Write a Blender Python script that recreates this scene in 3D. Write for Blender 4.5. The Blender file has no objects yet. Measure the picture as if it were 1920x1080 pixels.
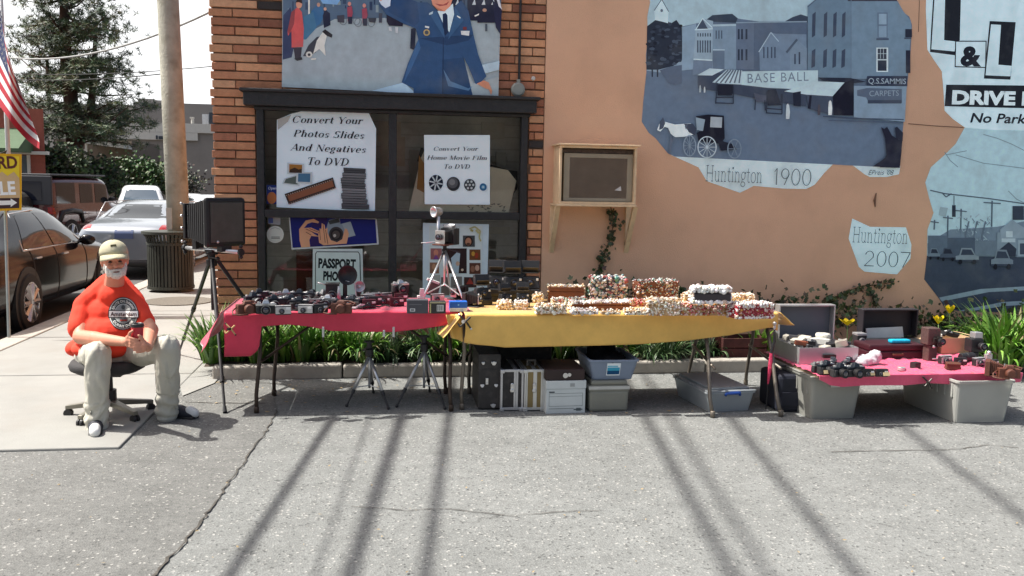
import bpy, bmesh, math, random
from mathutils import Vector, Matrix, Quaternion, noise
from mathutils.bvhtree import BVHTree
R = math.radians
V = Vector
rnd = random.Random(7)
SC = bpy.context.scene
COL = SC.collection

# ---------------------------------------------------------------- camera
F = 1663.0                      # focal length in pixels of the 1920 wide photograph
EYE = V((0.0, -8.456, 1.68))
YAW, PITCH, ROLL = 8.5, 6.52, 1.0
CR = (Matrix.Rotation(R(-YAW), 3, 'Z') @ Matrix.Rotation(R(90 - PITCH), 3, 'X') @ Matrix.Rotation(R(ROLL), 3, 'Z'))
cd = bpy.data.cameras.new('camera')
cd.sensor_width = 36.0
cd.lens = 36.0 * F / 1920.0
cd.clip_start = 0.05
cd.clip_end = 2000
cam = bpy.data.objects.new('camera', cd)
cam.matrix_world = Matrix.Translation(EYE) @ CR.to_4x4()
COL.objects.link(cam)
SC.camera = cam
SC.render.resolution_x, SC.render.resolution_y = 1024, 576

# ---------------------------------------------------------------- light
SUN_EL, SUN_BACK = 58.0, 10.0     # elevation; degrees behind the plane of the wall
TS = V((-math.cos(R(SUN_EL)) * math.cos(R(SUN_BACK)), math.cos(R(SUN_EL)) * math.sin(R(SUN_BACK)), math.sin(R(SUN_EL))))
ld = bpy.data.lights.new('sun', 'SUN')
ld.energy = 4.9
ld.angle = R(0.55)
ld.color = (1.0, 0.965, 0.90)
sun = bpy.data.objects.new('sun', ld)
sun.rotation_euler = TS.to_track_quat('Z', 'Y').to_euler()
sun.location = (0, 0, 30)
COL.objects.link(sun)
w = bpy.data.worlds.new('World')
SC.world = w
w.use_nodes = True
nt = w.node_tree
bg = nt.nodes['Background']
sky = nt.nodes.new('ShaderNodeTexSky')
sky.sky_type = 'NISHITA'
sky.sun_disc = False
sky.sun_elevation = R(SUN_EL)
sky.sun_rotation = math.atan2(TS.x, TS.y)
sky.altitude = 50
sky.air_density = 1.0
sky.dust_density = 6.0
sky.ozone_density = 0.6
hz_ = nt.nodes.new('ShaderNodeHueSaturation')     # spring haze: a paler sky
hz_.inputs['Saturation'].default_value = 0.9
nt.links.new(sky.outputs[0], hz_.inputs['Color'])
tc_ = nt.nodes.new('ShaderNodeTexCoord')            # bright white haze low in the sky towards the street
dt_ = nt.nodes.new('ShaderNodeVectorMath'); dt_.operation = 'DOT_PRODUCT'; dt_.inputs[1].default_value = V((-.50, .85, .16)).normalized()
nt.links.new(tc_.outputs['Generated'], dt_.inputs[0])
mr_ = nt.nodes.new('ShaderNodeMapRange'); mr_.interpolation_type = 'SMOOTHSTEP'
for k_, q_ in (('From Min', .45), ('From Max', .92), ('To Min', 0), ('To Max', 1)): mr_.inputs[k_].default_value = q_
nt.links.new(dt_.outputs['Value'], mr_.inputs['Value'])
mx_ = nt.nodes.new('ShaderNodeMix'); mx_.data_type = 'RGBA'; mx_.inputs['B'].default_value = (8.2, 8.3, 8.4, 1)
nt.links.new(mr_.outputs[0], mx_.inputs['Factor']); nt.links.new(hz_.outputs[0], mx_.inputs['A'])
nt.links.new(mx_.outputs['Result'], bg.inputs[0])
bg.inputs[1].default_value = 0.115
SC.view_settings.view_transform = 'Standard'
SC.view_settings.look = 'None'
SC.view_settings.gamma = 1
SC.view_settings.exposure = 0.55
SC.render.engine = 'CYCLES'
SC.cycles.max_bounces = 6
SC.cycles.transparent_max_bounces = 12
SC.cycles.caustics_reflective = False
SC.cycles.caustics_refractive = False
SC.cycles.use_denoising = True

# ---------------------------------------------------------------- photograph helpers
def ray(px, py):
    return (CR @ V(((px - 960) / F, -(py - 540) / F, -1.0)))
def onY(px, py, y):
    d = ray(px, py); return EYE + d * ((y - EYE.y) / d.y)
def onZ(px, py, z):
    d = ray(px, py); return EYE + d * ((z - EYE.z) / d.z)
def atD(px, py, D):
    return EYE + ray(px, py) * D
def depth(p):
    return -(CR.transposed() @ (V(p) - EYE)).z
def S(r, g, b):
    return tuple(((c / 255) / 12.92 if c / 255 <= .04045 else ((c / 255 + .055) / 1.055) ** 2.4) for c in (r, g, b))
def crop(x0, y0, k):
    return lambda cx, cy: (x0 + cx * k, y0 + cy * k)

# ---------------------------------------------------------------- materials
MATS = {}
def mat(name, rgb, rough=0.6, metal=0.0, var=0.12, scale=6.0, bump=0.0, bscale=60.0, coat=0.0, spec=0.5, dirt=None, attr=False, trans=0.0):
    if name in MATS: return MATS[name]
    m = bpy.data.materials.new(name); m.use_nodes = True
    n = m.node_tree.nodes; l = m.node_tree.links
    b = n['Principled BSDF']
    b.inputs['Roughness'].default_value = rough
    b.inputs['Metallic'].default_value = metal
    b.inputs['Coat Weight'].default_value = coat
    b.inputs['Specular IOR Level'].default_value = spec
    if trans: b.inputs['Transmission Weight'].default_value = trans
    tc = n.new('ShaderNodeTexCoord')
    no = n.new('ShaderNodeTexNoise'); no.inputs['Scale'].default_value = scale; no.inputs['Detail'].default_value = 6
    no.inputs['Roughness'].default_value = 0.62
    l.new(tc.outputs['Object'], no.inputs['Vector'])
    mr = n.new('ShaderNodeMapRange'); mr.inputs['From Min'].default_value = .3; mr.inputs['From Max'].default_value = .7
    mr.inputs['To Min'].default_value = 1 - var; mr.inputs['To Max'].default_value = 1 + var
    l.new(no.outputs['Fac'], mr.inputs['Value'])
    mx = n.new('ShaderNodeMix'); mx.data_type = 'RGBA'; mx.blend_type = 'MULTIPLY'; mx.inputs['Factor'].default_value = 1
    if attr:
        at = n.new('ShaderNodeAttribute'); at.attribute_name = 'Col'
        l.new(at.outputs['Color'], mx.inputs['A'])
    else:
        mx.inputs['A'].default_value = (*rgb, 1)
    l.new(mr.outputs['Result'], mx.inputs['B'])
    out = mx.outputs['Result']
    if dirt:
        n2 = n.new('ShaderNodeTexNoise'); n2.inputs['Scale'].default_value = dirt[1]; n2.inputs['Detail'].default_value = 8
        l.new(tc.outputs['Object'], n2.inputs['Vector'])
        r2 = n.new('ShaderNodeMapRange'); r2.inputs['From Min'].default_value = .5; r2.inputs['From Max'].default_value = .72
        r2.inputs['To Max'].default_value = dirt[2]
        l.new(n2.outputs['Fac'], r2.inputs['Value'])
        m2 = n.new('ShaderNodeMix'); m2.data_type = 'RGBA'
        l.new(r2.outputs['Result'], m2.inputs['Factor']); l.new(out, m2.inputs['A']); m2.inputs['B'].default_value = (*dirt[0], 1)
        out = m2.outputs['Result']
    l.new(out, b.inputs['Base Color'])
    if bump:
        nb = n.new('ShaderNodeTexNoise'); nb.inputs['Scale'].default_value = bscale; nb.inputs['Detail'].default_value = 5
        l.new(tc.outputs['Object'], nb.inputs['Vector'])
        bp = n.new('ShaderNodeBump'); bp.inputs['Strength'].default_value = bump; bp.inputs['Distance'].default_value = .01
        l.new(nb.outputs['Fac'], bp.inputs['Height']); l.new(bp.outputs['Normal'], b.inputs['Normal'])
    MATS[name] = m
    return m

def glass_mat(name, tint, refl=0.5, clear=0.3):
    """thin glass: part clear, part tinted, with real Fresnel gloss"""
    if name in MATS: return MATS[name]
    m = bpy.data.materials.new(name); m.use_nodes = True
    n = m.node_tree.nodes; l = m.node_tree.links
    n.remove(n['Principled BSDF'])
    tr = n.new('ShaderNodeBsdfTransparent'); tr.inputs[0].default_value = (*tint, 1)
    gl = n.new('ShaderNodeBsdfGlossy'); gl.inputs['Roughness'].default_value = .03
    fr = n.new('ShaderNodeFresnel'); fr.inputs['IOR'].default_value = 1.0 + refl
    mx = n.new('ShaderNodeMixShader')
    l.new(fr.outputs[0], mx.inputs[0]); l.new(tr.outputs[0], mx.inputs[1]); l.new(gl.outputs[0], mx.inputs[2])
    l.new(mx.outputs[0], n['Material Output'].inputs['Surface'])
    MATS[name] = m
    return m

# ---------------------------------------------------------------- mesh builder
class MB:
    def __init__(s):
        s.v = []; s.f = []; s.mi = []; s.c = []; s.col = (1, 1, 1); s.m = 0; s.T = None
    def add(s, vs, fs, col=None, mi=None):
        o = len(s.v)
        for p in vs:
            p = V(p)
            if s.T is not None: p = s.T @ p
            s.v.append(p)
        for f in fs:
            s.f.append([i + o for i in f]); s.c.append(col or s.col); s.mi.append(s.m if mi is None else mi)
        return s
    def box(s, c, size, rot=None, top=1.0, topy=None, **k):
        c = V(c); x, y, z = size[0] / 2, size[1] / 2, size[2] / 2
        ty = top if topy is None else topy
        vs = [V((-x, -y, -z)), V((x, -y, -z)), V((x, y, -z)), V((-x, y, -z)), V((-x * top, -y * ty, z)), V((x * top, -y * ty, z)), V((x * top, y * ty, z)), V((-x * top, y * ty, z))]
        if rot is not None: vs = [rot @ p for p in vs]
        return s.add([p + c for p in vs], [(3, 2, 1, 0), (4, 5, 6, 7), (0, 1, 5, 4), (1, 2, 6, 5), (2, 3, 7, 6), (3, 0, 4, 7)], **k)
    def b0(s, x0, x1, y0, y1, z0, z1, **k):
        return s.box(((x0 + x1) / 2, (y0 + y1) / 2, (z0 + z1) / 2), (x1 - x0, y1 - y0, z1 - z0), **k)
    def tube(s, p0, p1, r0, r1=None, n=10, cap=True, **k):
        return s.path([p0, p1], [r0, r0 if r1 is None else r1], n, cap, **k)
    def path(s, pts, rs, n=8, cap=True, **k):
        pts = [V(p) for p in pts]
        if not hasattr(rs, '__len__'): rs = [rs] * len(pts)
        vs = []; fs = []; prev = None
        for i, p in enumerate(pts):
            t = (pts[min(i + 1, len(pts) - 1)] - pts[max(i - 1, 0)])
            if t.length < 1e-9: t = V((0, 0, 1))
            t.normalize()
            if prev is None:
                a = t.cross(V((0, 0, 1)) if abs(t.z) < .9 else V((1, 0, 0))).normalized()
            else:
                a = (prev - t * prev.dot(t))
                a = a.normalized() if a.length > 1e-6 else t.orthogonal().normalized()
            prev = a; b = t.cross(a)
            for j in range(n):
                g = 2 * math.pi * j / n
                vs.append(p + (a * math.cos(g) + b * math.sin(g)) * rs[i])
        for i in range(len(pts) - 1):
            for j in range(n):
                j2 = (j + 1) % n
                fs.append((i * n + j, i * n + j2, (i + 1) * n + j2, (i + 1) * n + j))
        if cap:
            fs.append(tuple(range(n - 1, -1, -1))); fs.append(tuple((len(pts) - 1) * n + j for j in range(n)))
        return s.add(vs, fs, **k)
    def lathe(s, prof, o=(0, 0, 0), axis=(0, 0, 1), n=20, **k):
        """prof: (radius, height along axis)"""
        q = V((0, 0, 1)).rotation_difference(V(axis)); o = V(o)
        vs = []; fs = []
        for r, h in prof:
            for j in range(n):
                g = 2 * math.pi * j / n
                vs.append(o + q @ V((r * math.cos(g), r * math.sin(g), h)))
        for i in range(len(prof) - 1):
            for j in range(n):
                j2 = (j + 1) % n
                fs.append((i * n + j, i * n + j2, (i + 1) * n + j2, (i + 1) * n + j))
        fs.append(tuple(range(n - 1, -1, -1))); fs.append(tuple((len(prof) - 1) * n + j for j in range(n)))
        return s.add(vs, fs, **k)
    def ball(s, c, r, n=10, rings=6, rot=None, **k):
        c = V(c); r = (r, r, r) if not hasattr(r, '__len__') else r
        vs = [V((0, 0, -r[2]))]; fs = []
        for i in range(1, rings):
            a = math.pi * i / rings - math.pi / 2
            for j in range(n):
                g = 2 * math.pi * j / n
                vs.append(V((r[0] * math.cos(a) * math.cos(g), r[1] * math.cos(a) * math.sin(g), r[2] * math.sin(a))))
        vs.append(V((0, 0, r[2]))); L = len(vs) - 1
        for j in range(n):
            j2 = (j + 1) % n
            fs.append((0, 1 + j2, 1 + j)); fs.append((L, L - n + j, L - n + j2))
            for i in range(rings - 2):
                fs.append((1 + i * n + j, 1 + i * n + j2, 1 + (i + 1) * n + j2, 1 + (i + 1) * n + j))
        if rot is not None: vs = [rot @ p for p in vs]
        return s.add([p + c for p in vs], fs, **k)
    def poly(s, pts, **k):
        return s.add(pts, [tuple(range(len(pts)))], **k)
    def prism(s, pts, d, **k):
        """polygon extruded by vector d"""
        n = len(pts); d = V(d); pts = [V(p) for p in pts]
        return s.add(pts + [p + d for p in pts], [tuple(range(n - 1, -1, -1)), tuple(range(n, 2 * n))] + [(i, (i + 1) % n, n + (i + 1) % n, n + i) for i in range(n)], **k)
    def grid(s, fn, nu, nv, **k):
        vs = [fn(i / nu, j / nv) for j in range(nv + 1) for i in range(nu + 1)]
        fs = [(j * (nu + 1) + i, j * (nu + 1) + i + 1, (j + 1) * (nu + 1) + i + 1, (j + 1) * (nu + 1) + i) for j in range(nv) for i in range(nu)]
        return s.add(vs, fs, **k)
    def build(s, name, m, parent=None, smooth=False, bevel=0.0, sub=0, solid=0.0, world=False, fixn=False, kind=None, auto=None):
        me = bpy.data.meshes.new(name)
        off = V((0, 0, 0))
        if world:
            q = parent
            while q is not None: off += q.location; q = q.parent
        me.from_pydata([tuple(p - off) for p in s.v], [], s.f)
        ms = m if isinstance(m, (list, tuple)) else [m]
        for x in ms: me.materials.append(x)
        if len(ms) > 1: me.polygons.foreach_set('material_index', s.mi)
        ca = me.color_attributes.new('Col', 'FLOAT_COLOR', 'CORNER')
        buf = []
        for p, c in zip(me.polygons, s.c):
            buf += [c[0], c[1], c[2], 1.0] * p.loop_total
        ca.data.foreach_set('color', buf)
        if fixn:
            bm = bmesh.new(); bm.from_mesh(me); bmesh.ops.recalc_face_normals(bm, faces=bm.faces); bm.to_mesh(me); bm.free()
        if smooth: me.polygons.foreach_set('use_smooth', [True] * len(me.polygons))
        me.update()
        o = bpy.data.objects.new(name, me); COL.objects.link(o)
        if parent is not None: o.parent = parent
        if bevel:
            b = o.modifiers.new('bevel', 'BEVEL'); b.width = bevel; b.segments = 2; b.limit_method = 'ANGLE'
        if sub:
            b = o.modifiers.new('sub', 'SUBSURF'); b.levels = sub; b.render_levels = sub
        if solid:
            b = o.modifiers.new('solid', 'SOLIDIFY'); b.thickness = solid; b.offset = 0
        if kind: o['kind'] = kind
        return o

def tag(o, label=None, cat=None, group=None, kind=None):
    if label: o['label'] = label
    if cat: o['category'] = cat
    if group: o['group'] = group
    if kind: o['kind'] = kind
    return o
def thing(name, label, cat, loc=(0, 0, 0), rz=0.0, group=None):
    o = bpy.data.objects.new(name, None); o.empty_display_size = .1; COL.objects.link(o)
    o.location = loc; o.rotation_euler = (0, 0, rz)
    return tag(o, label, cat, group)
def copy_tree(o, loc, rz=0.0, label=None, cat=None, scale=1.0):
    c = o.copy(); COL.objects.link(c); c.location = loc; c.rotation_euler = (0, 0, rz); c.scale = (scale,) * 3
    if label: c['label'] = label
    for ch in list(o.children):
        k = ch.copy(); COL.objects.link(k); k.parent = c
        for g in list(ch.children):
            q = g.copy(); COL.objects.link(q); q.parent = k
    return c
def eval_mesh(o):
    bpy.context.view_layer.update()
    dg = bpy.context.evaluated_depsgraph_get()
    return bpy.data.meshes.new_from_object(o.evaluated_get(dg))

def blob(name, items, vox, m, parent, it=4, wrinkle=None, world=True, fold=None):
    """one continuous surface grown over tapered capsules (p0,r0,p1,r1) and ellipsoids ('e',c,(rx,ry,rz)[,rot])"""
    mb = MB()
    for q in items:
        if q[0] == 'e':
            mb.ball(q[1], q[2], 20, 12, q[3] if len(q) > 3 else None)
        else:
            p0, r0, p1, r1 = q
            mb.path([p0, p1], [r0, r1], 14); mb.ball(p0, r0 * .995, 14, 8); mb.ball(p1, r1 * .995, 14, 8)
    off = V((0, 0, 0))
    if world and parent is not None:
        z = parent
        while z is not None: off += z.location; z = z.parent
    tmp = mb.build('tmp', m)
    r = tmp.modifiers.new('r', 'REMESH'); r.mode = 'VOXEL'; r.voxel_size = vox
    sm = tmp.modifiers.new('s', 'SMOOTH'); sm.iterations = it; sm.factor = .5
    me = eval_mesh(tmp)
    bpy.data.objects.remove(tmp)
    me.name = name
    if wrinkle:
        amp, sc = wrinkle
        ns = [v.normal.copy() for v in me.vertices]
        for v, nn in zip(me.vertices, ns):
            q = V((v.co.x * sc * 1.0, v.co.y * sc, v.co.z * sc * .55))
            h = noise.noise(q) * .6 + noise.noise(q * 2.3 + V((5, 1, 2))) * .4
            v.co += nn * (h * amp)
    for v in me.vertices: v.co -= off
    me.polygons.foreach_set('use_smooth', [True] * len(me.polygons))
    me.materials.clear(); me.materials.append(m)
    o = bpy.data.objects.new(name, me); COL.objects.link(o); o.parent = parent
    return o

FONTC = {}
def text_mesh(s, bold=0.0, shear=0.0, spacing=1.0):
    key = (s, bold, shear, spacing)
    if key in FONTC: return FONTC[key]
    c = bpy.data.curves.new('t', 'FONT'); c.body = s; c.size = 1; c.offset = bold; c.shear = shear; c.resolution_u = 3; c.space_character = spacing
    o = bpy.data.objects.new('t', c); COL.objects.link(o)
    me = eval_mesh(o)
    r = ([v.co.copy() for v in me.vertices], [tuple(p.vertices) for p in me.polygons])
    bpy.data.objects.remove(o); bpy.data.meshes.remove(me)
    FONTC[key] = r
    return r
SERIF = {}
def serif_mesh(s, style):
    """slab and high-contrast serif letters drawn stroke by stroke (cap height .70)"""
    T, t, sv = {'bodoni': (.118, .034, .030), 'thin': (.040, .032, .028)}[style]
    vs, fs = [], []
    def q(pts): o = len(vs); vs.extend(pts); fs.append(tuple(range(o, o + len(pts))))
    def Vt(x, y0, y1, w_=None): w_ = (w_ or T) / 2; q([(x - w_, y0), (x + w_, y0), (x + w_, y1), (x - w_, y1)])
    def Hz(x0, x1, y, w_=None): w_ = (w_ or t) / 2; q([(x0, y - w_), (x1, y - w_), (x1, y + w_), (x0, y + w_)])
    def Dg(x0, y0, x1, y1, w_): w_ /= 2; q([(x0 - w_, y0), (x0 + w_, y0), (x1 + w_, y1), (x1 - w_, y1)])
    def Sr(x, y, h=.085): q([(x - h, 0 if y == 0 else y - sv), (x + h, 0 if y == 0 else y - sv), (x + h, sv if y == 0 else y), (x - h, sv if y == 0 else y)])
    def Ar(cx, cy, rx, ry, a0, a1):
        n = max(6, int(abs(a1 - a0) / 18)); P = []
        for i in range(n + 1):
            a = R(a0 + (a1 - a0) * i / n); w_ = t + (T - t) * abs(math.cos(a)) ** 1.4
            P.append(((cx + (rx - w_ / 2 + w_ / 2) * math.cos(a), cy + ry * math.sin(a)), (cx + (rx - w_) * math.cos(a), cy + (ry - w_ * .9) * math.sin(a))))
        for (a_, b_), (c_, d_) in zip(P, P[1:]): q([a_, c_, d_, b_])
    def ball(x, y, r=.05): q([(x + r * math.cos(i * .785), y + r * math.sin(i * .785)) for i in range(8)])
    def arch(x0, x1): Ar((x0 + x1) / 2, .29, (x1 - x0) / 2 + T / 2, .18, 0, 165); Vt(x1, 0, .30); Sr(x1, 0)
    def L(c, X):
        g = []
        nonlocal vs
        base = len(vs)
        if c == 'C': Ar(.35, .35, .31, .365, 42, 318); Vt(.60, .46, .68, t); adv = .70
        elif c == 'o': Ar(.24, .23, .215, .245, 0, 360); adv = .49
        elif c == 'n': Vt(.11, 0, .46); Sr(.11, 0); Sr(.07, .46, .06); arch(.11, .38); adv = .52
        elif c == 'h': Vt(.11, 0, .73); Sr(.11, 0); Sr(.07, .73, .06); arch(.11, .38); adv = .52
        elif c == 'm': Vt(.11, 0, .46); Sr(.11, 0); Sr(.07, .46, .06); arch(.11, .36); arch(.36, .61); adv = .76
        elif c == 'v': Dg(.22, 0, .09, .46, T); Dg(.22, 0, .38, .46, t); Sr(.09, .46); Sr(.38, .46, .06); adv = .46
        elif c == 'e': Ar(.23, .23, .205, .245, 0, 312); Hz(.06, .41, .245); adv = .46
        elif c == 'r': Vt(.11, 0, .46); Sr(.11, 0); Sr(.07, .46, .06); Ar(.27, .30, .14, .17, 50, 160); ball(.34, .40); adv = .40
        elif c == 't': Vt(.15, .05, .62); Hz(.02, .29, .445); Ar(.24, .08, .10, .09, 180, 330); adv = .34
        elif c == 'Y': Dg(.31, .30, .10, .70, T); Dg(.34, .30, .55, .70, t); Vt(.325, 0, .33); Sr(.10, .70, .1); Sr(.55, .70, .08); Sr(.325, 0, .1); adv = .64
        elif c == 'u': Vt(.11, .13, .46); Vt(.39, 0, .46); Ar(.25, .15, .14 + T / 2, .16, 190, 350); Sr(.07, .46, .06); Sr(.35, .46, .06); Sr(.42, 0, .05); adv = .53
        elif c == 'P': Vt(.13, 0, .70); Ar(.28, .52, .25, .185, -90, 90); Hz(.13, .29, .685); Hz(.13, .29, .35); Sr(.13, 0, .1); Sr(.10, .70, .08); adv = .58
        elif c == 's': Ar(.20, .34, .145, .125, 35, 255); Ar(.20, .125, .15, .13, -145, 75); Vt(.325, .34, .45, t); adv = .40
        elif c == 'S': Ar(.27, .525, .20, .185, 35, 255); Ar(.27, .18, .21, .19, -145, 75); Vt(.45, .52, .69, t); Vt(.06, .01, .18, t); adv = .55
        elif c == 'l': Vt(.13, 0, .73); Sr(.13, 0); Sr(.09, .73, .06); adv = .27
        elif c == 'i': Vt(.13, 0, .46); Sr(.13, 0); Sr(.09, .46, .06); ball(.13, .61, .06); adv = .27
        elif c == 'd': Ar(.23, .23, .20, .245, 0, 360); Vt(.39, 0, .73); Sr(.43, 0, .06); Sr(.36, .73, .05); adv = .53
        elif c == 'A': Dg(.06, 0, .31, .71, t); Dg(.52, 0, .32, .71, T); Hz(.15, .45, .22); Sr(.06, 0, .08); Sr(.53, 0, .1); adv = .62
        elif c == 'N': Vt(.11, 0, .70, t); Dg(.54, 0, .11, .70, T); Vt(.56, 0, .70, t); Sr(.11, 0, .09); Sr(.56, .70, .09); Sr(.08, .70, .07); adv = .68
        elif c == 'g': Ar(.21, .29, .17, .18, 0, 360); Ar(.21, -.08, .19, .12, 0, 360); Dg(.10, .02, .13, .14, t); ball(.39, .42, .04); adv = .46
        elif c == 'a': Vt(.35, .03, .34); Ar(.23, .33, .12 + T / 2, .135, 0, 160); ball(.11, .34); Ar(.21, .13, .16, .14, 0, 360); Sr(.40, 0, .05); adv = .47
        elif c == 'T': Vt(.31, 0, .70); Hz(.04, .58, .685); Vt(.055, .52, .70, t); Vt(.565, .52, .70, t); Sr(.31, 0, .12); adv = .60
        elif c == 'D': Vt(.13, 0, .70); Ar(.25, .35, .36, .352, -90, 90); Hz(.13, .26, .685); Hz(.13, .26, .015); Sr(.10, .70, .08); Sr(.10, 0, .08); adv = .68
        elif c == 'V': Dg(.32, 0, .11, .70, T); Dg(.32, 0, .55, .70, t); Sr(.10, .70, .1); Sr(.55, .70, .08); adv = .62
        elif c == 'H': Vt(.13, 0, .70); Vt(.56, 0, .70); Hz(.13, .56, .36); [Sr(x, y, .1) for x in (.13, .56) for y in (0, .70)]; adv = .70
        elif c == 'M': Vt(.10, 0, .70, t); Dg(.36, .02, .12, .70, T); Dg(.36, .02, .60, .70, t); Vt(.63, 0, .70); Sr(.10, 0, .08); Sr(.63, 0, .1); Sr(.63, .70, .09); Sr(.09, .70, .08); adv = .77
        elif c == 'F': Vt(.13, 0, .70); Hz(.13, .50, .685); Hz(.13, .38, .37); Vt(.49, .53, .70, t); Vt(.38, .28, .46, t); Sr(.13, 0, .11); Sr(.10, .70, .08); adv = .56
        elif c == '1': Vt(.20, 0, .70); Dg(.10, .55, .20, .70, t); adv = .34
        elif c == '9': Ar(.24, .48, .19, .22, 0, 360); Dg(.22, 0, .415, .46, t * 1.2); adv = .48
        elif c == '0': Ar(.25, .35, .21, .355, 0, 360); adv = .50
        elif c == '2': Ar(.23, .49, .19, .21, -25, 170); Dg(.05, .02, .40, .42, t * 1.2); Hz(.04, .46, .02, t * 1.2); adv = .50
        elif c == '7': Hz(.03, .45, .685, t * 1.2); Dg(.17, 0, .44, .68, t * 1.2); adv = .48
        else: adv = .30
        for i in range(base, len(vs)): vs[i] = (vs[i][0] + X, vs[i][1])
        return adv
    X = 0
    for c in s: X += L(c, X) + .01
    return [V((x, y, 0)) for x, y in vs], fs
def put_text(mb, s, a, b, cap, n, bold=0.0, shear=0.0, col=(0, 0, 0), up=None, spacing=1.0, serif=None):
    """lettering s along a->b (world points of the baseline ends), cap height in metres, pushed out along n"""
    if serif:
        vs, fs = serif_mesh(s, serif); vs = [V((v.x + v.y * shear, v.y, 0)) for v in vs]
    else: vs, fs = text_mesh(s, bold, shear, spacing)
    if not vs: return
    x0 = min(v.x for v in vs); x1 = max(v.x for v in vs)
    a, b = V(a), V(b); ux = (b - a); n = V(n).normalized()
    upv = n.cross(ux.normalized()).normalized() if up is None else V(up)
    if upv.z < -.5: upv = -upv
    k = cap / .70
    mb.add([a + ux * ((v.x - x0) / (x1 - x0)) + upv * (v.y * k) for v in vs], fs, col=col)

def plain(r, g, b): return (r, g, b)
def greyed(r, g, b):
    m_ = .3 * r + .55 * g + .15 * b; return tuple(c + (m_ - c) * .18 for c in (r * .975, g, b))
class Art:
    tone = staticmethod(plain)
    """flat painted picture on a vertical plane: polygons in photograph pixels, laid 1 mm above each other"""
    def __init__(s, Y, cv=None, step=.0003):
        s.Y = Y; s.mb = MB(); s.k = 0; s.cv = cv or (lambda x, y: (x, y)); s.step = step
    def P(s, x, y):
        return onY(*s.cv(x, y), s.Y - s.k * s.step)
    def poly(s, pts, rgb, up=True):
        if up: s.k += 1
        s.mb.poly([s.P(*p) for p in pts], col=S(*s.tone(*rgb))); return s
    def rect(s, x0, y0, x1, y1, rgb, up=True, sk=0.0):
        return s.poly([(x0, y0), (x1, y0 + sk * (x1 - x0)), (x1, y1 + sk * (x1 - x0)), (x0, y1)], rgb, up)
    def line(s, pts, wd, rgb, up=True):
        if up: s.k += 1
        for (x0, y0), (x1, y1) in zip(pts, pts[1:]):
            L = math.hypot(x1 - x0, y1 - y0) or 1
            nx, ny = -(y1 - y0) / L * wd / 2, (x1 - x0) / L * wd / 2
            s.mb.poly([s.P(x0 + nx, y0 + ny), s.P(x1 + nx, y1 + ny), s.P(x1 - nx, y1 - ny), s.P(x0 - nx, y0 - ny)], col=S(*s.tone(*rgb)))
            s.k += .02
        return s
    def disc(s, x, y, rx, ry, rgb, n=20, up=True):
        return s.poly([(x + rx * math.cos(2 * math.pi * i / n), y + ry * math.sin(2 * math.pi * i / n)) for i in range(n)], rgb, up)
    def text(s, t, x0, y0, x1, y1, cap, rgb, bold=0.0, shear=0.0, spacing=1.0, serif=None):
        s.k += 1
        a, b = s.P(x0, y0), s.P(x1, y1)
        c = (s.P(x0, y0) - s.P(x0, y0 - cap)).length
        put_text(s.mb, t, a, b, c, (0, -1, 0), bold, shear, S(*rgb), spacing=spacing, serif=serif)
        return s
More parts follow.
